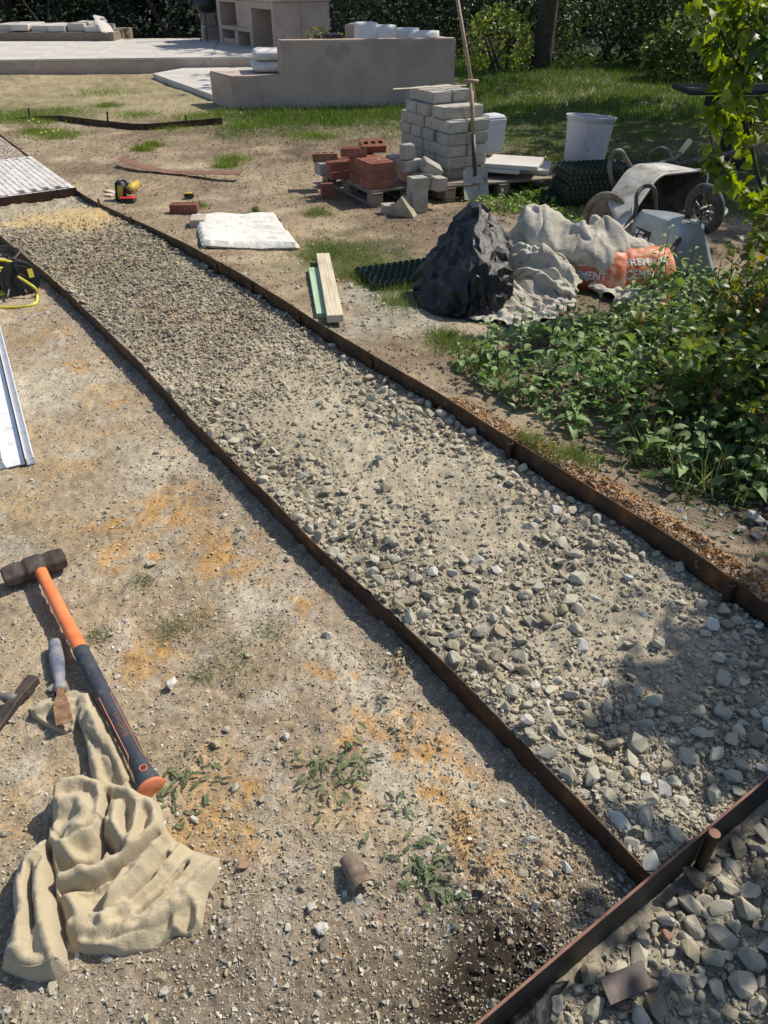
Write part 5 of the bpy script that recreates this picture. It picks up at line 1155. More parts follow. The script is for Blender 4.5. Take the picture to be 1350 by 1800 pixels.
# ================================================================ plastic ground grids
def grid_mesh(nx, ny, cell=.042, h=.036, t=.0035):
    mb = MB()
    for j in range(ny):
        for i in range(nx):
            cx_, cy_ = (i + .5 * (j % 2)) * cell, j * cell * .87; n = 6; r = cell * .535
            for k in range(n):
                a0, a1 = R(30 + 60 * k), R(90 + 60 * k)
                p0 = Vector((cx_ + r * math.cos(a0), cy_ + r * math.sin(a0), 0)); p1 = Vector((cx_ + r * math.cos(a1), cy_ + r * math.sin(a1), 0)); i0 = p0.lerp(Vector((cx_, cy_, 0)), t / r * 1.1); i1 = p1.lerp(Vector((cx_, cy_, 0)), t / r * 1.1)
                if k in (0, 1, 2) or i == 0 or j == 0 or i == nx - 1:
                    hh = h * (.86 if k % 2 else 1); V = [p0, p1, i1, i0]; mb.add([tuple(q_) for q_ in V] + [(q_.x, q_.y, hh) for q_ in V], [[4, 5, 6, 7], [0, 1, 5, 4], [1, 2, 6, 5], [2, 3, 7, 6], [3, 0, 4, 7]])
    me = bpy.data.meshes.new('ground_grid'); me.from_pydata(mb.v, [], mb.f); me.update(); me.materials.append(M['green_pl']); return me
gm = grid_mesh(11, 10); GG = 'dark green plastic ground reinforcement grids'
gb = HG(990, 366)
for k in range(8):
    o = bpy.data.objects.new('ground_grid', gm); COL.objects.link(o)
    ox = .0 if k > 1 else -.06 * (2 - k); o.location = (gb.x + .02 + ox + random.uniform(-.01, .01), gb.y - .02 + (.0 if k > 1 else .02), gb.z + .004 + k * .037); o.rotation_euler = (0, 0, R(12) + random.uniform(-.05, .05) + (.06 if k < 2 else 0))
    tag(o, ['bottom', 'second', 'third', 'fourth', 'fifth', 'sixth', 'seventh', 'topmost'][k] + ' green plastic grid ' + ('on the stack below the white bin' if k else 'of the stack below the white bin'), 'ground grid', GG)
g1 = grid_mesh(12, 9); o = bpy.data.objects.new('ground_grid', g1); COL.objects.link(o); p = HG(662, 510); o.location = (p.x, p.y, p.z + .012); o.rotation_euler = (0, 0, R(24)); tag(o, 'single green plastic grid lying flat left of the black refuse sack', 'ground grid', GG)
o = bpy.data.objects.new('ground_grid', gm); COL.objects.link(o); p = HG(1078, 352); o.location = (p.x - .1, p.y + .1, p.z + .15); o.rotation_euler = (0.1, 0, R(5)); tag(o, 'green plastic grid lying behind the stack near the tipped barrow', 'ground grid', GG)

# ================================================================ foam mat, timbers
q4 = [HG(355, 437), HG(528, 440), HG(484, 381), HG(342, 385)]
n = 60; V = []; F = []
for j in range(n // 2 + 1):
    for i in range(n + 1):
        a, b = i / n, j / (n // 2); p = bil(q4, a, b); e_ = min(a, 1 - a, b, 1 - b); z_ = .045 + .010 * math.sin(b * 40 + math.sin(a * 8)) * min(1, e_ * 20) + .01 * float(fbm(a * 5, b * 5, 1, 2, 361)) - .03 * (1 - min(1, e_ * 25)) + .03 * max(0, .3 - a) * (1 - b)
        V.append((p.x + .012 * float(fbm(b * 8, 0, 1, 2, 363)) * (a > .5), p.y + .015 * float(fbm(a * 9, 3, 1, 2, 365)), p.z + z_))
for j in range(n // 2):
    for i in range(n): k = j * (n + 1) + i; F.append([k, k + 1, k + n + 2, k + n + 1])
me = bpy.data.meshes.new('insulation_mat'); me.from_pydata(V, [], F); bm = bmesh.new(); bm.from_mesh(me); bmesh.ops.recalc_face_normals(bm, faces=bm.faces); bmesh.ops.solidify(bm, geom=list(bm.faces), thickness=.028); bm.to_mesh(me); bm.free(); me.shade_smooth(); me.set_sharp_from_angle(angle=R(50))
o = link('insulation_mat', me, 'foam'); tag(o, 'white quilted foam mat lying on the ground beside the path edging', 'mat')
def plank(P0, P1, w, h, m, label, name='timber', z=0):
    a, b = Vector(P0), Vector(P1); d = (b - a); L_ = d.length; ang = math.atan2(d.y, d.x); mb = MB(); mb.box((0, 0, 0), (L_, w, h)); o = mb.build(name, m, bevel=.002)
    o.location = (a + b) / 2 + Vector((0, 0, h / 2 + z)); o.rotation_euler = (0, -math.asin(d.z / L_), ang); tag(o, label, name if name != 'timber' else 'timber'); return o
plank(HG(590, 574, .022), HG(568, 461, .02), .085, .04, 'wood_pale', 'sawn pale plank lying on top of the green board by the path')
plank(HG(568, 560), HG(552, 478), .07, .03, 'wood_green', 'green treated board under the pale plank by the path')
p = HG(350, 396); mb = MB(); mb.box((0, 0, 0), (.11, .17, .06)); o = mb.build('cut_block', mat('pinkish block', (.38, .30, .25), (.48, .40, .34), sc=14, rough=.95), bevel=.004); o.location = p + Vector((0, 0, .03)); o.rotation_euler = (0, 0, .1); tag(o, 'small pinkish block tucked under the corner of the foam mat', 'block')
# drill, battery, offcuts
g = HG(222, 352); dr = empty('cordless_drill', g, 'yellow and black cordless drill lying on its side on the dry ground', 'drill')
a, b = AY(216, 345, g.y), AY(218, 324, g.y + .03); b.z = max(b.z, .14)
mb = MB(); mx_ = Matrix.Translation((g.x - .03, g.y, g.z + .075)) @ Matrix.Rotation(R(8), 4, 'Y') @ Matrix.Rotation(R(10), 4, 'Z'); mb.box((0, 0, 0), (.085, .11, .15), mx_); at_parent(mb.build('battery', 'black_pl', bevel=.012, seg=2, smooth=True), dr)
mb = MB(); mb.box((0.0, -.056, 0.0), (.042, .004, .11), mx_); at_parent(mb.build('battery_label', 'yellow2', bevel=.001), dr)
mb = MB(); mb.tube([(g.x - .02, g.y + .03, g.z + .14), (g.x + .02, g.y + .04, g.z + .12), (g.x + .04, g.y + .05, g.z + .09)], [.022, .024, .026], 12); at_parent(mb.build('handle', 'black_pl', smooth=True), dr)
mb = MB(); mb.tube([(g.x + .05, g.y - .04, g.z + .08), (g.x + .052, g.y - .03, g.z + .085), (g.x + .065, g.y + .05, g.z + .10), (g.x + .075, g.y + .14, g.z + .1)], [.022, .037, .036, .024], 18); at_parent(mb.build('motor_housing', 'yellow2', smooth=True), dr)
mb = MB(); mb.tube([(g.x + .046, g.y - .055, g.z + .078), (g.x + .05, g.y - .041, g.z + .08)], [.022, .026], 16); at_parent(mb.build('chuck', 'steel_dark', smooth=True), dr)
g = HG(226, 356); be2 = empty('tool_battery', g, 'red topped black tool battery beside the drill', 'battery')
mb = MB(); mb.box((0, 0, .016), (.12, .09, .03)); mb.build('case', 'black_pl', be2, bevel=.006); mb = MB(); mb.box((0, 0, .040), (.125, .085, .012)); mb.build('cover', 'red', be2, bevel=.005)
g = HG(333, 349); be3 = empty('tape_measure', g, 'small black and yellow tape measure on the dry ground behind the single brick', 'tape measure'); mb = MB(); mb.box((0, 0, .022), (.085, .05, .04)); mb.build('case', 'black_pl', be3, bevel=.012, seg=2); mb = MB(); mb.box((0, 0, .045), (.06, .045, .006)); mb.build('top_cover', 'yellow2', be3, bevel=.002)
plank(HG(188, 336), HG(210, 342), .06, .012, 'wood_pale', 'flat pale wood offcut lying behind the drill', 'offcut'); plank(HG(186, 344), HG(199, 345), .06, .014, 'wood_pale', 'short pale wood offcut nearest the steel edging by the drill', 'offcut')
# ================================================================ aluminium channels, hose reel, crate
def channel(P0, P1, w, label, lift, hh=.022):
    a, b = Vector(P0), Vector(P1); d = (b - a).normalized(); q_ = Vector((-d.y, d.x, 0)); up_ = Vector((0, 0, 1)); prof = [(-w / 2, 0), (-w / 2, hh), (-w / 2 + .004, hh), (-w / 2 + .004, .004), (w / 2 - .004, .004), (w / 2 - .004, hh), (w / 2, hh), (w / 2, 0)]
    V = [tuple(p + q_ * x_ + up_ * (z_ + lift)) for p in (a, b) for x_, z_ in prof]; n_ = 8
    F = [[i, (i + 1) % n_, n_ + (i + 1) % n_, n_ + i] for i in range(n_)] + [[0, 1, 2, 3, 4, 5, 6, 7][::-1], list(range(8, 16))]
    o = MB().add(V, F).build('aluminium_channel', 'alu'); tag(o, label, 'metal channel', 'white aluminium channels by the left edge'); return o
a0, a1 = HG(-10, 822), HG(-75, 560)
d_ = (HG(52, 818) - HG(-2, 596)); d_.z = 0; d_.normalize()
def along(px, py, L_): p = HG(px, py); return p, p + d_ * -L_
pa, pb_ = along(56, 818, 2.0); channel(pa, pb_, .032, 'narrow white aluminium channel, the one nearest the path', .004, .03)
pa, pb_ = along(28, 822, 2.0); channel(pa, pb_, .072, 'wide flat white aluminium channel between two narrow ones', .006, .014)
pa, pb_ = along(2, 826, 2.0); channel(pa, pb_, .035, 'narrow white aluminium channel at the very left edge', .0, .03)
g = HG(35, 520); rl = empty('hose_reel', g, 'black plastic cable reel standing on the ground by the left steel edging', 'reel')
ctr = AY(32, 492, g.y + .05); ax_ = Vector((.62, -.72, .1)).normalized(); mxr = Matrix.Translation(ctr) @ ax_.to_track_quat('Z', 'Y').to_matrix().to_4x4(); rr_ = .112
for zz in (.03, -.09):
    mb = MB(); mb.lathe([(.0, zz - .003), (rr_, zz - .003), (rr_ + .004, zz), (rr_, zz + .006), (rr_ * .8, zz + .004), (rr_ * .78, zz + .008), (rr_ * .6, zz + .008), (.045, zz + .004), (.04, zz + .02), (0, zz + .02)], 36, mx=mxr); at_parent(mb.build('flange', 'black_pl', auto=35), rl)
mb = MB(); mb.lathe([(.07, -.085), (.075, .028)], 24, mx=mxr)
for k in range(8): mb.lathe([(.078 + .004 * math.cos(t_), -.08 + .013 * k + .006 * math.sin(t_)) for t_ in [j * math.pi / 4 for j in range(9)]], 28, mx=mxr)
at_parent(mb.build('drum', 'yellow', smooth=True), rl)
mb = MB(); mb.box((.0, .075, .042), (.02, .05, .012), mxr); at_parent(mb.build('socket_cover', 'black_pl', bevel=.003), rl)
mb = MB(); mb.box((.07, .03, .04), (.03, .05, .006), mxr); at_parent(mb.build('sticker', 'yellow', bevel=.001), rl)
mb = MB(); P = [HG(14, 530, .02), HG(28, 512, .08), HG(33, 508, .06), HG(48, 520, .02)]; mb.tube(smooth_path(P, 5), .007, 8); at_parent(mb.build('stand', 'tube_grey', smooth=True), rl)
P = smooth_path([ctr + Vector((-.02, -.02, .05)), AY(60, 505, g.y - .02), HG(66, 520, .01), HG(62, 536, .008), HG(35, 542, .008), HG(-10, 541, .008), HG(-60, 530, .01)], 8)
mb = MB(); mb.tube(P, .008, 10); hs_ = mb.build('cable', 'yellow', smooth=True); tag(hs_, 'yellow cable running from the reel and out of the picture on the left', 'cable')
mb = MB()
for k, (cx_, ww, hh_) in enumerate(((-8, .14, .16), (-4, .12, .13), (-14, .16, .19))):
    c_ = HG(cx_ + 8, 522); Pq_ = [c_ + Vector((ww * math.cos(t_) * .8, ww * .5 * math.cos(t_) + .03 * k, .01 + hh_ * .5 + hh_ * .5 * math.sin(t_))) for t_ in [j * math.pi / 12 for j in range(25)]]; mb.tube(Pq_, .008, 8, cap=False)
o = mb.build('cable_coil', 'yellow', smooth=True); tag(o, 'loops of yellow cable hanging left of the black reel', 'cable')
# black tube frame of a folding stand behind the reel
fr = empty('folding_frame', HG(15, 470), 'black tubular folding frame leaning on the left steel edging', 'frame')
tb2 = MB(); g2 = HG(0, 470); 
P = smooth_path([AY(-30, 435, g2.y + .1), AY(8, 434, g2.y + .05), AY(33, 440, g2.y), AY(30, 449, g2.y - .05), AY(14, 462, g2.y - .12), AY(-25, 470, g2.y - .2)], 6); tb2.tube(P, .010, 8); at_parent(tb2.build('frame_tube', 'steel_dark', smooth=True), fr)
for k in range(3): mb = MB(); mb.tube([AY(-20, 440 + 9 * k, g2.y - .02 * k), AY(18 - 5 * k, 443 + 9 * k, g2.y)], .005, 6); at_parent(mb.build('cross_wire', 'black_pl'), fr)
mb = MB(); mb.tube([AY(-12, 470, g2.y - .1), HG(-5, 500)], .009, 8); at_parent(mb.build('leg', 'steel_dark'), fr); mb = MB(); mb.tube([AY(16, 450, g2.y), HG(20, 480)], .009, 8); at_parent(mb.build('leg', 'steel_dark'), fr)

# ================================================================ sledgehammer, bolster, brick hammer
h0 = HG(72, 1012, .045); h1 = HG(272, 1408, .055)
sl_e = empty('sledgehammer', h0, 'sledgehammer with a dark steel head and an orange and black fibreglass handle', 'sledgehammer')
d = (h1 - h0).normalized(); LH = (h1 - h0).length; sd_ = Vector((-d.y, d.x, 0)).normalized(); nn_ = d.cross(sd_).normalized(); nn_ = nn_ if nn_.z > 0 else -nn_
def HM(t, off=0, up=0): return h0 + d * t + sd_ * off + nn_ * up
def oval(ts, ra, rb, m, name, n=18):
    V = []
    for t, a_, b_ in zip(ts, ra, rb):
        for k in range(n): q_ = 2 * math.pi * k / n; V.append(tuple(HM(t, a_ * math.cos(q_), b_ * math.sin(q_))))
    F = [[i * n + k, i * n + (k + 1) % n, (i + 1) * n + (k + 1) % n, (i + 1) * n + k] for i in range(len(ts) - 1) for k in range(n)] + [list(range(n))[::-1], [len(V) - n + k for k in range(n)]]
    o = MB().add(V, F).build(name, m, auto=50); at_parent(o, sl_e); return o
# head: eight sided poll with a waist, long axis across the picture
ha, hb = HG(12, 1036, .045), HG(120, 998, .045); hd = (hb - ha).normalized(); HLn = (hb - ha).length; hc = (ha + hb) / 2; hs2 = Vector((-hd.y, hd.x, 0))
V = []
for t, r_ in ((-.5, .027), (-.485, .034), (-.30, .0385), (-.16, .034), (-.12, .041), (.12, .041), (.16, .034), (.30, .0385), (.485, .034), (.5, .027)):
    for k in range(8):
        q_ = R(22.5 + 45 * k); V.append(tuple(hc + hd * (t * HLn) + hs2 * (r_ * math.cos(q_)) + Vector((0, 0, r_ * math.sin(q_)))))
F = [[i * 8 + k, i * 8 + (k + 1) % 8, (i + 1) * 8 + (k + 1) % 8, (i + 1) * 8 + k] for i in range(9) for k in range(8)] + [list(range(8))[::-1], [72 + k for k in range(8)]]
at_parent(MB().add(V, F).build('head', 'hammer', bevel=.0025, seg=2), sl_e)
T1 = (HG(138, 1168, .045) - h0).dot(d)
oval([.0, .03, .08, T1 * .5, T1], [.020, .0205, .0185, .0195, .0205], [.017, .0175, .016, .0165, .0175], 'orange', 'upper_handle')
T2 = (HG(188, 1250, .05) - h0).dot(d); T3 = LH - .10
oval([T1 - .004, T1, T1 + .02, T2, T2 + .004, T3, LH - .06, LH - .02, LH - .006], [.021, .0225, .022, .0215, .0225, .0215, .022, .028, .030], [.018, .0195, .019, .0185, .019, .0185, .019, .022, .023], 'grip_black', 'grip')
oval([LH - .006, LH - .002, LH + .004, LH + .008], [.0302, .033, .033, .028], [.0235, .026, .026, .021], 'orange2', 'end_cap')
for sgn in (-1, 1):
    mb = MB(); mb.tube([HM(T2 - .006, sgn * .021, .004), HM(T2 + .006, sgn * .0150, .0145), HM(T3 - .004, sgn * .0150, .0142), HM(T3 + .018, sgn * .021, .005)], .0012, 6); at_parent(mb.build('orange_piping', 'orange2', smooth=True), sl_e)
mb = MB(); ring = [HM(LH - .045 + .0085 * math.cos(t_), .0085 * math.sin(t_) + .002, .0198) for t_ in [k * math.pi / 10 for k in range(21)]]; mb.tube(ring, .0016, 6, cap=False); at_parent(mb.build('lanyard_hole_rim', 'orange2', smooth=True), sl_e)
mb = MB(); mb.tube([HM(LH - .045, .002, .012), HM(LH - .045, .002, .0202)], .0078, 18); at_parent(mb.build('lanyard_hole', mat('dark orange recess', (.10, .03, .015), bump=0)), sl_e)
t = text_mesh('Roughneck', .020, 'print_orange', None, 'lettering', .0003)
for vv in t.data.vertices: vv.co = HM((T2 + T3) / 2 + .01 - vv.co.x * 1.0, -vv.co.y + .001, .0192)
at_parent(t, sl_e)
# bolster chisel
a, b, c_, e_ = HG(100, 1140, .025), HG(110, 1222, .018), HG(113, 1255, .03), HG(119, 1287, .03)
bo = empty('bolster_chisel', a, 'old bolster chisel with a worn grey grip and rusty blade resting on the fleece', 'chisel')
dd_ = (b - a).normalized(); mb = MB(); L0 = (b - a).length
mb.tube([a + dd_ * L0 * k for k in (-.02, 0, .04, .35, .7, .85, .9, .97, 1.0)], [.012, .0165, .0185, .0205, .0165, .0135, .0165, .0165, .012], 14); at_parent(mb.build('grip', 'blue_grip', smooth=True), bo)
P = [b, b.lerp(c_, .4), b.lerp(c_, .75), c_, e_]; W__ = [.009, .010, .017, .020, .021]; T__ = [.008, .007, .004, .003, .0015]; V = []
for p, w_, t_ in zip(P, W__, T__):
    dq = (e_ - b).normalized(); sq_ = Vector((-dq.y, dq.x, 0)).normalized(); 
    for x_, z_ in ((-1, -1), (1, -1), (1, 1), (-1, 1)): V.append(tuple(p + sq_ * x_ * w_ + Vector((0, 0, z_ * t_ + .004))))
F = [[i * 4 + k, i * 4 + (k + 1) % 4, i * 4 + 4 + (k + 1) % 4, i * 4 + 4 + k] for i in range(4) for k in range(4)] + [[3, 2, 1, 0], [16, 17, 18, 19]]
at_parent(MB().add(V, F).build('blade', mat('rusted blade', None, sc=50, rough=.8, bump=.4, bsc=200, stops=[(.3, (.10, .06, .04)), (.5, (.24, .13, .07)), (.7, (.33, .22, .15))]), bevel=.001), bo)
# brick hammer, cut by the left edge
a, b = HG(66, 1205, .03), HG(-14, 1302, .03); bh = empty('brick_hammer', a, 'brick hammer with a long flat steel head lying at the left edge', 'hammer')
dd_ = (b - a).normalized(); sq_ = Vector((-dd_.y, dd_.x, 0)); V = []; LL = (b - a).length
for t_, w_, h_ in ((0, .014, .011), (.02, .017, .013), (.28, .015, .013), (.34, .012, .011), (.48, .013, .012), (.56, .015, .010), (.75, .017, .007), (1.0, .019, .0025)):
    for x_, z_ in ((-1, -1), (1, -1), (1, 1), (-1, 1)): V.append(tuple(a + dd_ * (t_ * LL) + sq_ * x_ * w_ + Vector((0, 0, z_ * h_))))
F = [[i * 4 + k, i * 4 + (k + 1) % 4, i * 4 + 4 + (k + 1) % 4, i * 4 + 4 + k] for i in range(7) for k in range(4)] + [[3, 2, 1, 0], [28, 29, 30, 31]]
at_parent(MB().add(V, F).build('head', 'hammer', bevel=.002), bh)
m0 = a + dd_ * LL * .42; hd2 = HG(-40, 1225, .03); mb = MB(); mb.tube([m0, m0.lerp(hd2, .25), m0.lerp(hd2, .3), hd2], [.016, .014, .010, .010], 12); at_parent(mb.build('shaft', 'tube_grey', smooth=True), bh)
mb = MB(); mb.tube([m0.lerp(hd2, .42), m0.lerp(hd2, .5), hd2 + (hd2 - m0) * .4], [.012, .014, .015], 12); at_parent(mb.build('sleeve', mat('blue grip', (.10, .22, .5), (.14, .28, .6), bump=0), smooth=True), bh)
# a few stones that the photograph picks out, each on its own
for px_, py_, r_, mk, lb in ((303, 1206, .030, 'stone_white', 'large white angular stone on the orange sand patch'), (703, 1072, .036, 'stone_tan', 'big tan stone on the path touching the left edging'), (966, 832, .030, 'stone', 'tall grey stone on the path near the right edging'),
                             (98, 1212, .028, 'stone', 'speckled grey stone between the chisel and the brick hammer'), (548, 1598, .018, 'stone_white', 'flat oval white pebble near the bottom of the dirt'), (570, 1662, .020, 'stone_tan', 'smooth oval brown pebble near the bottom of the dirt'), (428, 1526, .020, 'stone_red', 'reddish brown stone right of the fleece'), (1325, 918, .045, 'stone_white', 'pale triangular stone on the soil right of the edging')):
    p = HG(px_, py_); o = bpy.data.objects.new('stone', STM[mk][(px_ * 7) % 14]); COL.objects.link(o); o.location = (p.x, p.y, p.z + r_ * .45); o.scale = (r_, r_ * .85, r_ * .95); o.rotation_euler = (.3, .2, px_); tag(o, lb, 'stone')

# ================================================================ vegetation
def leaf_np(kind='ovate'):
    if kind == 'ovate':   w = [(0, .0), (.1, .15), (.26, .25), (.36, .22), (.45, .235), (.58, .17), (.68, .165), (.82, .08), (1, 0)]
    elif kind == 'long':  w = [(0, .02), (.2, .06), (.45, .12), (.65, .16), (.8, .12), (1, 0)]
    elif kind == 'lobed': w = [(0, .02), (.12, .14), (.22, .34), (.34, .20), (.48, .42), (.60, .24), (.74, .28), (.86, .13), (1, 0)]
    elif kind == 'tooth': w = [(0, .03), (.12, .07), (.2, .16), (.28, .07), (.4, .2), (.48, .08), (.62, .2), (.7, .1), (.84, .14), (1, 0)]
    V = []; F = []
    for t, a in w: z = .10 * math.sin(t * math.pi) - .10 * t * t; V += [(t - .0, 0, z), (t, a, z + a * .35), (t, -a, z + a * .35)]
    for i in range(len(w) - 1):
        a = i * 3; b = a + 3; F += [[a, b, b + 1], [a, b + 1, a + 1], [a, a + 2, b + 2], [a, b + 2, b]]
    return np.array(V), np.array(F)
LF = {k: leaf_np(k) for k in ('ovate', 'long', 'lobed', 'tooth')}
LQ = [(np.array([(0, 0, 0), (.5, .3, .06), (1, 0, 0), (.5, -.3, .06)]), np.array([[0, 1, 2], [0, 2, 3]]))]
BL = [(np.array([(0, -.03, 0), (0, .03, 0), (.08, 0.012, .6), (.08, -.012, .6), (.28, 0, 1)]), np.array([[0, 1, 2], [0, 2, 3], [3, 2, 4]]))]
BL1 = [(np.array([(0, -.045, 0), (0, .045, 0), (.15, 0, 1)]), np.array([[0, 1, 2]]))]
def lmesh(kind, m):
    V, F = LF[kind]; me = mesh_np('leaf', V, F, smooth=True); me.materials.append(M[m]); return me
def greens(n, a, b, k=.25):
    t = rng.random((n, 1)); return (np.array(a) * (1 - t) + np.array(b) * t) * rng.uniform(1 - k, 1 + k, (n, 1))
def inst(me, parent, p, d, size, roll=0, name='leaf'):
    o = bpy.data.objects.new(name, me); COL.objects.link(o); d = Vector(d).normalized()
    q = d.to_track_quat('X', 'Z'); o.matrix_world = Matrix.Translation(p) @ q.to_matrix().to_4x4() @ Matrix.Rotation(roll, 4, 'X') @ Matrix.Diagonal((size, size, size, 1))
    o.parent = parent; o.matrix_parent_inverse = Matrix.Translation(-parent.location); return o
# ---- nettles
NL = [lmesh('ovate', 'nettle'), lmesh('ovate', 'nettle'), lmesh('ovate', 'nettle_lime')]
def nettle(p, h, lime=False, label='tall nettle plant with drooping toothed leaves in the patch right of the path'):
    e = empty('nettle_plant', p, label, 'nettle', 'nettles in the patch right of the path'); r = random
    lx, ly = r.uniform(-.15, .15), r.uniform(-.15, .1); P = [p + Vector((lx * t * h, ly * t * h, h * t)) for t in (0, .25, .5, .75, 1)]
    mb = MB(); mb.tube(P, [.0035, .003, .0028, .0022, .0015], 5); at_parent(mb.build('stem', 'stem'), e)
    nn = max(3, int(h / .055)); a0 = r.uniform(0, 3)
    for k in range(nn):
        t = .22 + .78 * (k + 1) / nn; c = p + Vector((lx * t * h, ly * t * h, h * t)); s = .074 * (1.15 - .65 * max(0, t - .55) / .45) * r.uniform(.8, 1.15)
        for m_ in (0, 1):
            a = a0 + k * math.pi / 2 + m_ * math.pi + r.uniform(-.3, .3); dr = (math.cos(a), math.sin(a), r.uniform(-.45, .15) + (.5 if t > .95 else 0))
            inst(NL[2 if (lime or (t > .8 and r.random() < .5)) else r.choice((0, 1))], e, c + Vector(dr) * .012, dr, s, r.uniform(-.3, .3))
BP = [HG(*q)[:2] for q in ((800, 650), (845, 600), (960, 585), (1060, 560), (1130, 505), (1260, 505), (1450, 530), (1700, 760), (1560, 960), (1330, 900), (1160, 860), (1020, 770), (880, 715))]
def bed_pts(n, pad=0):
    x = rng.uniform(.2, 4.2, n); y = rng.uniform(1.9, 5.4, n); ins = poly_in(x, y, BP); return x[ins], y[ins]
x, y = bed_pts(900); d0, _ = seg_d(x, y, [tuple(q) for q in BP] + [tuple(BP[0])])
o_ = rng.permutation(len(x)); cnt = 0; used = []
for i in o_:
    if cnt >= 105: break
    if not in_view(np.array([x[i]]), np.array([y[i]]), 60)[0] or x[i] > 2.25: continue
    if any((x[i] - a) ** 2 + (y[i] - b) ** 2 < .075 ** 2 for a, b in used): continue
    used.append((x[i], y[i])); cnt += 1; hh = .10 + .20 * min(1, d0[i] / .25) * random.uniform(.6, 1.15)
    s9, n9 = SN(x[i], y[i]); dd9 = n9 - float(nr(s9))
    lb = 'nettle plant ' + ('at the front of the patch beside the rusty edging' if dd9 < .35 else 'at the back of the patch below the dust sheet and sacks' if y[i] > 3.9 else 'at the right of the patch where it meets the brambles' if x[i] > 1.7 else 'in the middle of the patch among many alike')
    nettle(Vector((x[i], y[i], height(x[i], y[i]) - .005)), hh, label=lb)
for px_, py_, hh, lb in ((1150, 520, .40, 'tallest bright green nettle standing before the orange sack and barrow'), (1132, 520, .30, 'bright nettle left of the tallest one before the orange sack'), (1195, 515, .24, 'bright nettle in front of the galvanised barrow'), (1165, 545, .28, 'bright nettle just below the tallest one'), (1000, 590, .22, 'nettle at the upper edge of the patch below the dust sheet')):
    nettle(HG(px_, py_), hh, True, lb)
# low leaves filling the patch
def cover(name, x, y, hmax, s0, s1, ca, cb, proto, label, parent=None, tilt=.55, z0=.01, cat='plants'):
    z = np.array([0.0] * len(x)); hz = h_right(x, y) if name != 'left' else h_left(x, y)
    z = hz + z0 + hmax * rng.random(len(x)); c = greens(len(x), ca, cb)
    o = merge(name, proto, np.stack([x, y, z], 1), rng.uniform(s0, s1, len(x)), c, 'leaf', tilt=tilt, parent=parent); return tag(o, label, cat)
x, y = bed_pts(15000); d0, _ = seg_d(x, y, [tuple(q) for q in BP] + [tuple(BP[0])])
k_ = rng.random(len(x)) < .35 + .65 * sm(-.3, .3, fbm(x, y, .25, 3, 401)); x, y, d0 = x[k_], y[k_], d0[k_]
cover('ground_cover', x, y, .03 + .17 * np.minimum(1, d0 / .3), .03, .07, (.08, .14, .04), (.17, .24, .08), [LF['ovate'], LF['lobed']], 'dense low leafy growth filling the nettle patch')
x, y = rng.uniform(.6, 3.2, 2600), rng.uniform(1.6, 3.6, 2600); s_, n_ = SN(x, y); dd = n_ - nr(s_); k_ = (dd > .10) & (dd < 1.0) & (rng.random(2600) < .35 + .5 * sm(-.1, .4, fbm(x, y, .15, 3, 403)))
cover('creeping_weeds', x[k_], y[k_], .04, .018, .042, (.04, .085, .025), (.075, .12, .035), [LF['ovate']], 'small round leaved weeds creeping over the shaded soil')
pw = px2([(905, 375, .16), (950, 370, .22), (985, 385, .15), (930, 352, .2), (870, 365, .15), (1000, 400, .15), (800, 345, .12)])
x, y = rng.uniform(.6, 2.6, 9000), rng.uniform(5, 8, 9000); k_ = rng.random(9000) < 1.3 * blobs(x, y, pw)
cover('weed_patch', x[k_], y[k_], .06, .025, .06, (.09, .16, .03), (.17, .24, .05), [LF['ovate'], LF['tooth']], 'bright green weeds around the rake head and pallet')
x, y = rng.uniform(1.5, 5.5, 9000), rng.uniform(5.2, 9, 9000); k_ = rng.random(9000) < .25 * sm(-.1, .3, fbm(x, y, .6, 3, 405))
cover('leaf_litter', x[k_], y[k_], .015, .03, .06, (.07, .09, .03), (.17, .13, .07), [LQ[0]], 'fallen leaves and small weeds on the shaded grass edge')
# ---- grass
def blades(name, x, y, hf, l0, l1, ca, cb, label, proto=BL, tilt=.35, k=.3):
    o = merge(name, proto, np.stack([x, y, hf(x, y) - .003], 1), rng.uniform(l0, l1, len(x)), greens(len(x), ca, cb, k), 'leaf', tilt=tilt); return tag(o, label, 'grass')
def blob_pts(L, n, spread=1.0):
    X = []; Y = []
    for a, b, r in L: X.append(a + rng.normal(0, r * .5 * spread, n)); Y.append(b + rng.normal(0, r * .5 * spread, n))
    return np.concatenate(X), np.concatenate(Y)
x, y = blob_pts(px2([(330, 1105, .07), (395, 1150, .08), (430, 1190, .07), (300, 1120, .05), (480, 1120, .06), (255, 1030, .04), (360, 1200, .05), (180, 1130, .04)]), 260)
blades('grass_tufts', x, y, h_left, .015, .045, (.10, .14, .06), (.22, .22, .12), 'sparse dull green grass tufts on the dirt near the sledgehammer', tilt=.85)
x, y = rng.uniform(-2.6, .6, 14000), rng.uniform(.5, 4.6, 14000); s_, n_ = SN(x, y); k_ = (n_ < nl(s_) - .03) & (s_ > S0 + .02) & (rng.random(14000) < .25 + .6 * sm(-.1, .4, fbm(x, y, .3, 3, 411)))
o = merge('dry_straw', BL, np.stack([x[k_], y[k_], h_left(x[k_], y[k_]) + .003], 1), rng.uniform(.012, .045, k_.sum()), greens(k_.sum(), (.22, .17, .10), (.46, .39, .27)), 'leaf', tilt=1.45); tag(o, 'bits of dry straw and rootlets scattered on the dirt', 'straw')
gp = px2([(600, 455, .25), (570, 450, .2), (640, 470, .22), (700, 520, .2), (680, 505, .25), (620, 500, .15), (560, 468, .12), (450, 385, .0001), (700, 555, .15), (800, 640, .15), (850, 680, .15), (780, 620, .12), (920, 830, .10), (1000, 850, .10), (345, 375, .12), (560, 385, .12)])
x, y = blob_pts(gp, 620); s_, n_ = SN(x, y); k_ = n_ > nr(s_) + .02
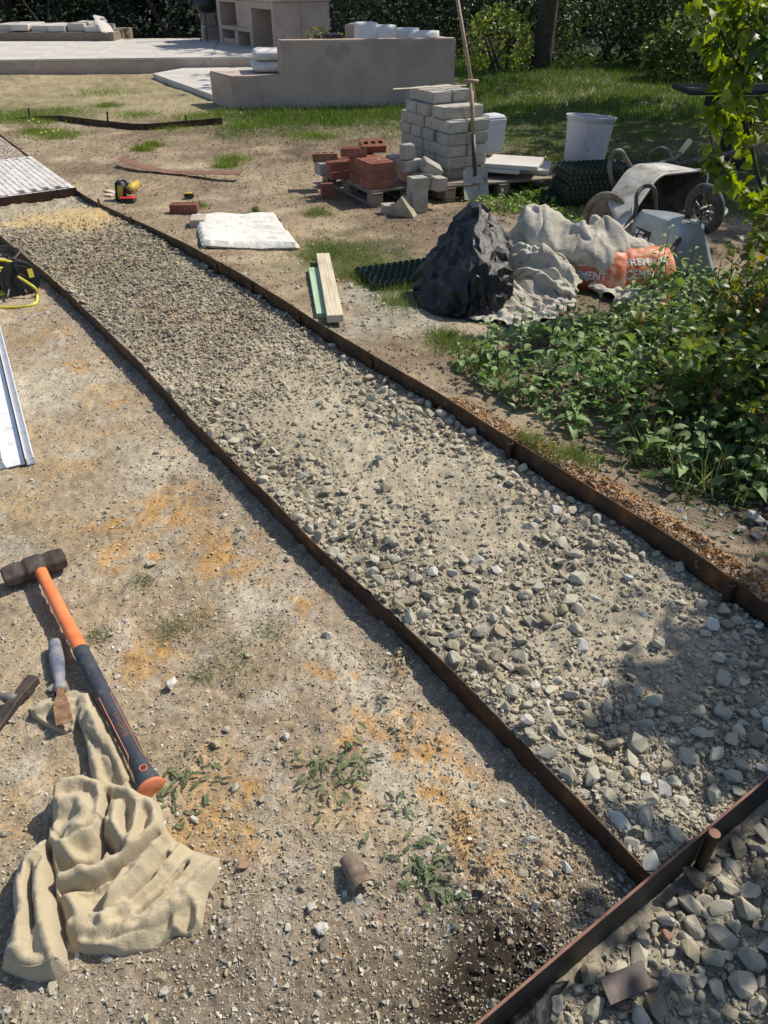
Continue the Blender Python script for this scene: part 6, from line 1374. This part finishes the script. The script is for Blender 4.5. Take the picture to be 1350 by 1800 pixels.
blades('grass_tufts', x[k_], y[k_], h_right, .025, .075, (.07, .12, .03), (.17, .20, .06), 'longer grass clumps beside the timbers and foam mat', tilt=.5)
ff = [(q[0], q[1], q[2]) for q in px2([(40, 205, .5), (75, 218, .35), (30, 215, .4), (85, 243, .35), (110, 245, .3), (65, 240, .2), (250, 268, .12), (190, 188, .2), (240, 205, .3), (300, 228, .25), (340, 210, .3), (370, 205, .3), (555, 242, .25), (410, 285, .2), (400, 296, .12), (450, 215, .5), (500, 205, .5), (560, 210, .5), (620, 208, .5), (680, 203, .5), (180, 165, .5), (110, 200, .4), (270, 260, .1), (430, 225, .2)])]
x, y = blob_pts(ff, 700); blades('grass_tufts', x, y, h_right, .03, .085, (.08, .14, .025), (.20, .24, .06), 'green grass and weed clumps across the dry middle lawn', BL1, tilt=.6)
n = 330000; yy = 6.3 + 13.5 * rng.random(n) ** 1.1; xx = rng.uniform(-.2, .75, n) * (yy * .9 + 1)
gm_ = green_mask(xx, yy); s_, n_ = SN(xx, yy)
k_ = (rng.random(n) < gm_ * 1.1 * (.35 + .65 * sm(-.3, .3, fbm(xx, yy, .5, 3, 415)))) & in_view(xx, yy, 40) & ~((xx < 1.3) & (yy > bf0.y - .1 + (xx + 2) * .15) & (xx > -2.4))
xx, yy = xx[k_], yy[k_]; cg = greens(len(xx), (.035, .075, .012), (.095, .135, .028), .35)
o = merge('lawn_grass', BL1, np.stack([xx, yy, h_right(xx, yy) - .004], 1), rng.uniform(.035, .085, len(xx)) * (1 + .5 * (yy > 11)), cg, 'leaf', tilt=.55); tag(o, 'short green lawn grass to the right and behind the bench', 'grass')
n = 110000; yy = 5 + 12 * rng.random(n) ** 1.2; xx = rng.uniform(-.62, .55, n) * (yy * .9 + 1); s_, n_ = SN(xx, yy)
k_ = (n_ > nr(s_) + .03) & in_view(xx, yy, 40) & ~((yy > bf0.y) & (xx > -4.3)) & (rng.random(n) < .2 + .6 * sm(-.2, .5, fbm(xx, yy, 1.0, 4, 417)))
xx, yy = xx[k_], yy[k_]; o = merge('dry_grass', BL1, np.stack([xx, yy, h_right(xx, yy)], 1), rng.uniform(.015, .045, len(xx)), greens(len(xx), (.14, .14, .055), (.36, .29, .17), .3), 'leaf', tilt=1.1); tag(o, 'short dry and half dead grass over the open ground', 'grass')
# yellow flower heads in the far clumps
mb = MB(); 
for a, b in ((52, 224), (60, 221), (74, 246), (82, 244), (96, 243), (104, 241), (70, 226)):
    p = HG(a, b, .07); mb.lathe([(0, .012), (.012, .010), (.02, .0), (0, -.004)], 8, tuple(p))
    mb.tube([p, p - Vector((0, 0, .07))], .002, 4)
o = mb.build('dandelion_flowers', 'yellow2'); tag(o, 'tiny yellow dandelion heads above the far green clumps', 'flowers', kind='stuff')
# flat weeds on the dirt
M['weed'] = mat('dull weed leaf', (.085, .115, .055), (.16, .19, .105), sc=40, rough=.7, bump=.2, spec=.2, trans=.15, rnd=.4)
WL = {'tooth': lmesh('tooth', 'weed'), 'ovate': lmesh('ovate', 'leaf_dark')}
for px_, py_, n_l, s_, lb in ((592, 1362, 60, .030, 'flat toothed weed dusted with orange sand in the middle of the dirt'), (745, 1520, 44, .032, 'flat green weed beside the pipe fragment'), (770, 1560, 30, .030, 'flat weed between the pipe fragment and the orange sand'), (315, 1385, 50, .030, 'dark green weed beside the end of the sledgehammer grip'), (700, 1412, 8, .028, 'tiny weed seedling on the pale dust'), (560, 1345, 16, .026, 'small weed at the left of the flat toothed one')):
    p = HG(px_, py_); e = empty('weed', p, lb, 'weed')
    for k in range(n_l):
        a = k * 2.4; sp_ = .012 + .0008 * n_l; q = p + Vector((random.gauss(0, 1) * sp_, random.gauss(0, 1) * sp_, .005)); inst(WL['tooth'], e, q, (math.cos(a), math.sin(a), random.uniform(.0, .35)), s_ * random.uniform(.6, 1.1), random.uniform(-.4, .4))
# ---- leafy shrub reaching in from the right, with its trunk outside the picture
TT = Vector((3.6, 3.1, 0)); TT.z = -.05
tr = empty('maple_tree', TT, 'small tree at the right edge with yellow green lobed leaves hanging into view', 'tree')
mb = MB(); mb.tube(smooth_path([TT, TT + Vector((.02, .05, .7)), TT + Vector((-.1, .0, 1.5)), TT + Vector((-.05, -.2, 2.6)), TT + Vector((0, -.3, 3.4))], 4), [.085 - .0038 * k for k in range(17)], 12); at_parent(mb.build('trunk', 'bark', smooth=True), tr)
B_ = [[(1520, 520, 3.45), (1420, 440, 3.5), (1348, 345, 3.55), (1334, 315, 3.55), (1323, 268, 3.55), (1316, 233, 3.55), (1311, 198, 3.55), (1304, 145, 3.55), (1296, 110, 3.5), (1267, 58, 3.5), (1264, -20, 3.5)],
      [(1420, 440, 3.5), (1370, 370, 3.45), (1337, 359, 3.4), (1313, 348, 3.4), (1290, 322, 3.4), (1276, 301, 3.4), (1262, 287, 3.4), (1243, 273, 3.4)],
      [(1318, 245, 3.55), (1295, 236, 3.5), (1281, 222, 3.45), (1274, 201, 3.45), (1262, 195, 3.4), (1250, 189, 3.4)], [(1243, 190, 3.5), (1246, 220, 3.5), (1253, 264, 3.5)],
      [(1304, 145, 3.55), (1330, 100, 3.45), (1360, 40, 3.4), (1390, -20, 3.4)], [(1300, 130, 3.5), (1270, 110, 3.5), (1255, 80, 3.5), (1240, 60, 3.5)], [(1311, 198, 3.55), (1340, 215, 3.4), (1380, 240, 3.3)],
      [(1400, 300, 3.4), (1370, 330, 3.3), (1345, 380, 3.25), (1330, 440, 3.2)], [(1400, 200, 3.3), (1350, 170, 3.2), (1310, 180, 3.15), (1280, 150, 3.1)], [(1400, 90, 3.3), (1350, 70, 3.2), (1300, 30, 3.15)], [(1390, 20, 3.3), (1340, -10, 3.2), (1290, 5, 3.2), (1262, 45, 3.2)],
      [(1480, 470, 3.4), (1400, 540, 3.2), (1345, 560, 3.15), (1325, 600, 3.1)], [(1264, 20, 3.5), (1240, 10, 3.5), (1215, -5, 3.5)], [(1296, 110, 3.5), (1310, 60, 3.4), (1320, 0, 3.4)]]
LL1, LL2 = lmesh('lobed', 'leaf_lime'), lmesh('lobed', 'leaf_dark'); nleaf = 0
for bi, L in enumerate(B_):
    P = smooth_path([AY(q[0], q[1], q[2] + 1.0) for q in L], 5); r0 = .013 if bi == 0 else .006
    mb = MB(); mb.tube(P, [r0 * (1 - .75 * k / len(P)) for k in range(len(P))], 7); at_parent(mb.build('branch', 'bark', smooth=True), tr)
    k0_ = 8 if bi == 0 else 2
    for k in range(k0_, len(P), 1 if bi not in (0,) else 2):
        for m_ in range(3 if bi in (4, 5, 7, 8, 9, 10, 12, 13) else 2):
            if random.random() < .15: continue
            a = random.uniform(0, 6.28); dr = Vector((math.cos(a), .6 * math.sin(a), random.uniform(-1.1, .1))); s = random.uniform(.05, .10)
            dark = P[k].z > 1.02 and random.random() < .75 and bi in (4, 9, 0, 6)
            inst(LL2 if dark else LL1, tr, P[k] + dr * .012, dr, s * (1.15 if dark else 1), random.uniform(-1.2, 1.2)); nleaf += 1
lim = TT + Vector((-.03, -.05, 1.0)); mb = MB(); mb.tube(smooth_path([lim, AY(1560, 380, 4.3), AY(1520, 520, 4.45)], 5), .016, 8); at_parent(mb.build('limb', 'bark', smooth=True), tr)
def crown_pts(n, c, rad, seed, hole=.1, shell=.35):
    q = rng.normal(size=(n, 3)); q /= np.linalg.norm(q, axis=1)[:, None]; q = q * (rng.uniform(shell, 1, n) ** .6)[:, None]
    p = q * np.array(rad) + np.array(c); f = fbm(p[:, 0] + p[:, 2] * .7, p[:, 1] + p[:, 2] * .4, .45 * max(rad) / 1.2, 3, seed); return p[f > hole]
p = np.concatenate([crown_pts(5200, (3.0, 2.02, 2.4), (.85, .72, .5), 421, .06), crown_pts(1500, (3.15, 2.75, 2.5), (.6, .5, .4), 423, .1), crown_pts(4200, (3.85, 4.0, 2.3), (.9, .9, .8), 422, .14)])
o = merge('crown', [LF['lobed'], LF['ovate']], p, rng.uniform(.08, .13, len(p)), greens(len(p), (.05, .09, .015), (.12, .15, .025)), 'leaf', tilt=.8, parent=None); at_parent(o, tr)
for k in range(7):
    a = k * .9; mb = MB(); mb.tube(smooth_path([TT + Vector((-.05, -.05, 1.5 + .1 * k)), TT + Vector((.4 * math.cos(a), .4 * math.sin(a) - .2, 2.0 + .08 * k)), TT + Vector((.95 * math.cos(a), .85 * math.sin(a) - .3, 2.3 + .08 * k))], 5), [.02 - .0016 * j for j in range(11)], 6); at_parent(mb.build('limb', 'bark'), tr)
# ---- bramble thicket at the right edge
def bramble(c, R_, H_, ncane, nleaf, label, lime=.35):
    e = empty('bramble_bush', c, label, 'bush')
    pts = []
    for k in range(ncane):
        a = random.uniform(0, 6.28); r1 = R_ * random.uniform(.6, 1.1); hh = H_ * random.uniform(.6, 1.1); b0 = c + Vector((random.uniform(-.4, .4) * R_, random.uniform(-.4, .4) * R_, 0))
        P = smooth_path([b0, b0 + Vector((math.cos(a) * r1 * .35, math.sin(a) * r1 * .35, hh * .8)), b0 + Vector((math.cos(a) * r1 * .75, math.sin(a) * r1 * .75, hh)), b0 + Vector((math.cos(a) * r1, math.sin(a) * r1, hh * .55))], 6)
        mb = MB(); mb.tube(P, [.004 * (1 - .6 * j / len(P)) for j in range(len(P))], 5); at_parent(mb.build('cane', 'twig'), e); pts += P[4:]
    pts = np.array([tuple(q) for q in pts]); w = rng.integers(0, len(pts), nleaf); pp = pts[w] + rng.normal(0, .045, (nleaf, 3)); pp[:, 2] = np.maximum(pp[:, 2], c.z + .01)
    cl = greens(nleaf, (.07, .12, .03), (.14, .18, .05)); m_ = rng.random(nleaf) < lime; cl[m_] = greens(int(m_.sum()), (.16, .17, .03), (.26, .22, .05)); m_ = rng.random(nleaf) < .04; cl[m_] = greens(int(m_.sum()), (.14, .07, .03), (.24, .13, .05))
    o = merge('foliage', [LF['ovate'], LF['lobed']], pp, rng.uniform(.035, .075, nleaf), cl, 'leaf', tilt=.7); at_parent(o, e)
bramble(HG(1365, 640), .38, .42, 30, 1500, 'tangled bramble bush with yellowing leaves at the right edge above the nettles', .45)
bramble(HG(1440, 560), .40, .64, 26, 1300, 'bramble bush with many bare twigs at the far right edge', .5)
bramble(HG(1290, 760), .38, .34, 22, 1300, 'darker leafy bramble growing low at the right edge by the shaded soil', .12)
bramble(HG(1440, 800), .36, .55, 18, 900, 'dark bramble mostly outside the right edge', .1)
bramble(HG(1180, 640), .30, .22, 14, 500, 'low bramble shoots trailing into the nettle patch', .2)
x, y = blob_pts([(HG(1230, 850).x, HG(1230, 850).y, .14), (HG(1290, 830).x, HG(1290, 830).y, .16), (HG(1150, 800).x, HG(1150, 800).y, .12)], 260); blades('long_grass', x, y, h_right, .08, .2, (.06, .09, .03), (.18, .19, .08), 'long thin grass hanging over the shaded soil', BL, tilt=.9)
# planter shrub
p = crown_pts(1500, (pp.x if False else pot.location.x - .05, pot.location.y, PT + h_ + .28), (.42, .35, .34), 431, -.1)
o = merge('foliage', LQ, p, rng.uniform(.04, .08, len(p)), greens(len(p), (.12, .13, .03), (.26, .24, .06)), 'leaf', tilt=.9); at_parent(o, pot)
# ---- shrubs and trees behind the garden
def shrub(name, c, rad, n, ca, cb, label, size=(.06, .12), seed=0, trunk=True, hole=-.12, cat='shrub', proto=LQ):
    e = empty(name, Vector((c[0], c[1], 0)), label, cat)
    p = crown_pts(n, c, rad, seed, hole, .5); p = p[p[:, 2] > .01]
    o = merge('foliage', proto, p, rng.uniform(*size, len(p)), greens(len(p), ca, cb, .35), 'leaf', tilt=.9); at_parent(o, e)
    if trunk:
        mb = MB()
        for k in range(5): a = k * 1.3; mb.tube([(c[0] + .1 * k - .2, c[1], -.05), (c[0] + rad[0] * .5 * math.cos(a), c[1] + rad[1] * .4 * math.sin(a), c[2] + rad[2] * .4)], [.04, .015], 6)
        at_parent(mb.build('branches', 'bark'), e)
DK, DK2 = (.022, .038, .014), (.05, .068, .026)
for i, (x_, y_, rx_, rz_, lb, ca, cb, n_) in enumerate([(-12.5, 24, 2.4, 1.9, 'dark green shrub at the far left behind the stone stack', DK, DK2, 6000), (-9, 24.2, 2.4, 2.0, 'dark shrub behind the far stone stack', (.03, .045, .025), (.065, .08, .045), 6500), (-5.6, 23.6, 2.3, 2.1, 'grey green ivy covered shrub left of the kitchen unit', (.035, .05, .035), (.08, .095, .065), 7000),
        (-2.2, 22.5, 2.2, 2.2, 'dark ivy shrub directly behind the kitchen unit', (.035, .05, .035), (.075, .09, .06), 5000), (.3, 20.5, 2.0, 1.8, 'grey green leafy shrub behind the bench cushions', (.045, .06, .035), (.10, .115, .065), 7000), (2.9, 20.2, 1.8, 1.6, 'dark shrub between the bench and the lit bush', DK, DK2, 6000),
        (2.15, 16.9, .7, .75, 'bright yellow green bush caught by the sun at the lawn edge', (.10, .14, .025), (.22, .26, .06), 2600), (4.7, 18.6, 1.6, 1.6, 'very dark shrub under the big tree behind the lawn', DK, DK2, 6500), (6.0, 17.6, 1.5, 1.2, 'dark shrub right of the tree trunk', (.03, .05, .018), (.07, .09, .03), 6500),
        (5.6, 15.6, 1.1, .75, 'mid green bramble mound at the right side of the lawn', (.05, .08, .025), (.13, .16, .05), 5500), (6.9, 14.9, 1.3, .85, 'sunlit green bramble bank right of the lawn', (.08, .12, .03), (.17, .21, .06), 6500), (8.2, 16.6, 1.8, 1.6, 'taller grey green thicket behind the bramble bank', (.06, .08, .04), (.13, .15, .07), 7500), (9.3, 13.6, 1.7, 1.3, 'green thicket at the far right behind the dark bench', (.05, .08, .025), (.12, .15, .045), 5000)]):
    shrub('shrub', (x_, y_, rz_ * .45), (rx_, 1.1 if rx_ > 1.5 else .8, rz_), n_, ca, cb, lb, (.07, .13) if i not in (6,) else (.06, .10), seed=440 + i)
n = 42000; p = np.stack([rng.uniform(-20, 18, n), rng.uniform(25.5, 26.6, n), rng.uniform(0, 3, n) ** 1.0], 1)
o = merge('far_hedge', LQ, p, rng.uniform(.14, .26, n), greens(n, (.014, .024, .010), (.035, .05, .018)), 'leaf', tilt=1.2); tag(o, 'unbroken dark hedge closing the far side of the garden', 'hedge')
n = 9000; p = np.stack([rng.uniform(6.5, 20, n), 0 * rng.random(n), rng.uniform(0, 3.2, n)], 1); p[:, 1] = 24 - (p[:, 0] - 6.5) * .9 + rng.uniform(0, 1.5, n)
o = merge('far_thicket', LQ, p, rng.uniform(.12, .24, n), greens(n, (.018, .03, .012), (.045, .06, .02)), 'leaf', tilt=1.2); tag(o, 'dark thicket closing the right side of the garden', 'hedge')
def tree(x_, y_, h_, r_, n, label, tr_=.16, seed=0, cz=None, gap=.02):
    e = empty('garden_tree', Vector((x_, y_, 0)), label, 'tree'); mb = MB(); mb.tube(smooth_path([(x_, y_, -.1), (x_ + .05, y_, h_ * .3), (x_ - .1, y_ + .1, h_ * .6), (x_, y_, h_ * .9)], 4), [tr_ * (1 - .06 * k) for k in range(13)], 12); at_parent(mb.build('trunk', 'bark', smooth=True), e)
    for k in range(6): a = k * 1.05; mb = MB(); mb.tube(smooth_path([(x_, y_, h_ * (.35 + .07 * k)), (x_ + r_ * .5 * math.cos(a), y_ + r_ * .5 * math.sin(a), h_ * (.5 + .07 * k)), (x_ + r_ * .9 * math.cos(a), y_ + r_ * .9 * math.sin(a), h_ * (.55 + .07 * k))], 4), [tr_ * .4 * (1 - .1 * k2) for k2 in range(9)], 6); at_parent(mb.build('limb', 'bark'), e)
    cz = cz or h_ * .68; p = crown_pts(n, (x_, y_, cz), (r_, r_, h_ * .38), seed, gap, .2)
    o = merge('crown', LQ, p, rng.uniform(.16, .30, len(p)), greens(len(p), (.03, .055, .015), (.07, .10, .025)), 'leaf', tilt=1.0); at_parent(o, e)
tree(3.0, 17.0, 6.5, 2.6, 9000, 'big dark tree with a thick trunk behind the middle of the lawn', .21, 451)
tree(1.8, 21.6, 6.5, 2.6, 8000, 'tall tree behind the cushions of the bench', .2, 453)
tree(-3.8, 25.0, 6.0, 2.6, 7000, 'tree behind the kitchen unit, its trunk mostly hidden', .2, 454)
tree(5.9, 12.4, 5.6, 2.2, 8200, 'tree outside the right edge of the lawn, left of another one', .16, 457, gap=.10)
tree(6.6, 9.6, 5.5, 1.9, 6500, 'tree outside the right edge whose shade falls on the lawn', .16, 455)
tree(-10.5, 25.5, 5.5, 2.4, 6000, 'tree behind the far left shrubs', .2, 456)
# ---- dark garden bench half hidden by the leaves
db = empty('picnic_bench', G(1290, 240), 'dark wooden picnic bench half hidden behind the hanging leaves', 'bench')
yb = 8.3; a, b = AY(1208, 162, yb), AY(1420, 168, yb - .3)
for k in range(4): mb = MB(); mb.box(((a.x + b.x) / 2, yb + .0 + .14 * k, a.z), (b.x - a.x, .12, .04)); at_parent(mb.build('top_plank', 'wood_dark', bevel=.004), db)
mb = MB(); mb.box(((a.x + b.x) / 2 + .1, yb + .03, a.z - .085), (b.x - a.x - .2, .04, .09)); at_parent(mb.build('rail', 'wood_dark', bevel=.004), db)
a2_, b2_ = AY(1278, 188, yb - .45), AY(1440, 192, yb - .45); mb = MB(); mb.box(((a2_.x + b2_.x) / 2, yb - .4, a2_.z), (b2_.x - a2_.x, .24, .045)); at_parent(mb.build('seat', 'wood_dark', bevel=.004), db)
for q in (1292, 1322, 1400): pa = AY(q, 190, yb - .2); mb = MB(); mb.box((pa.x, yb - .2, pa.z / 2), (.10, .07, pa.z)); at_parent(mb.build('leg', 'wood_dark', bevel=.004), db)
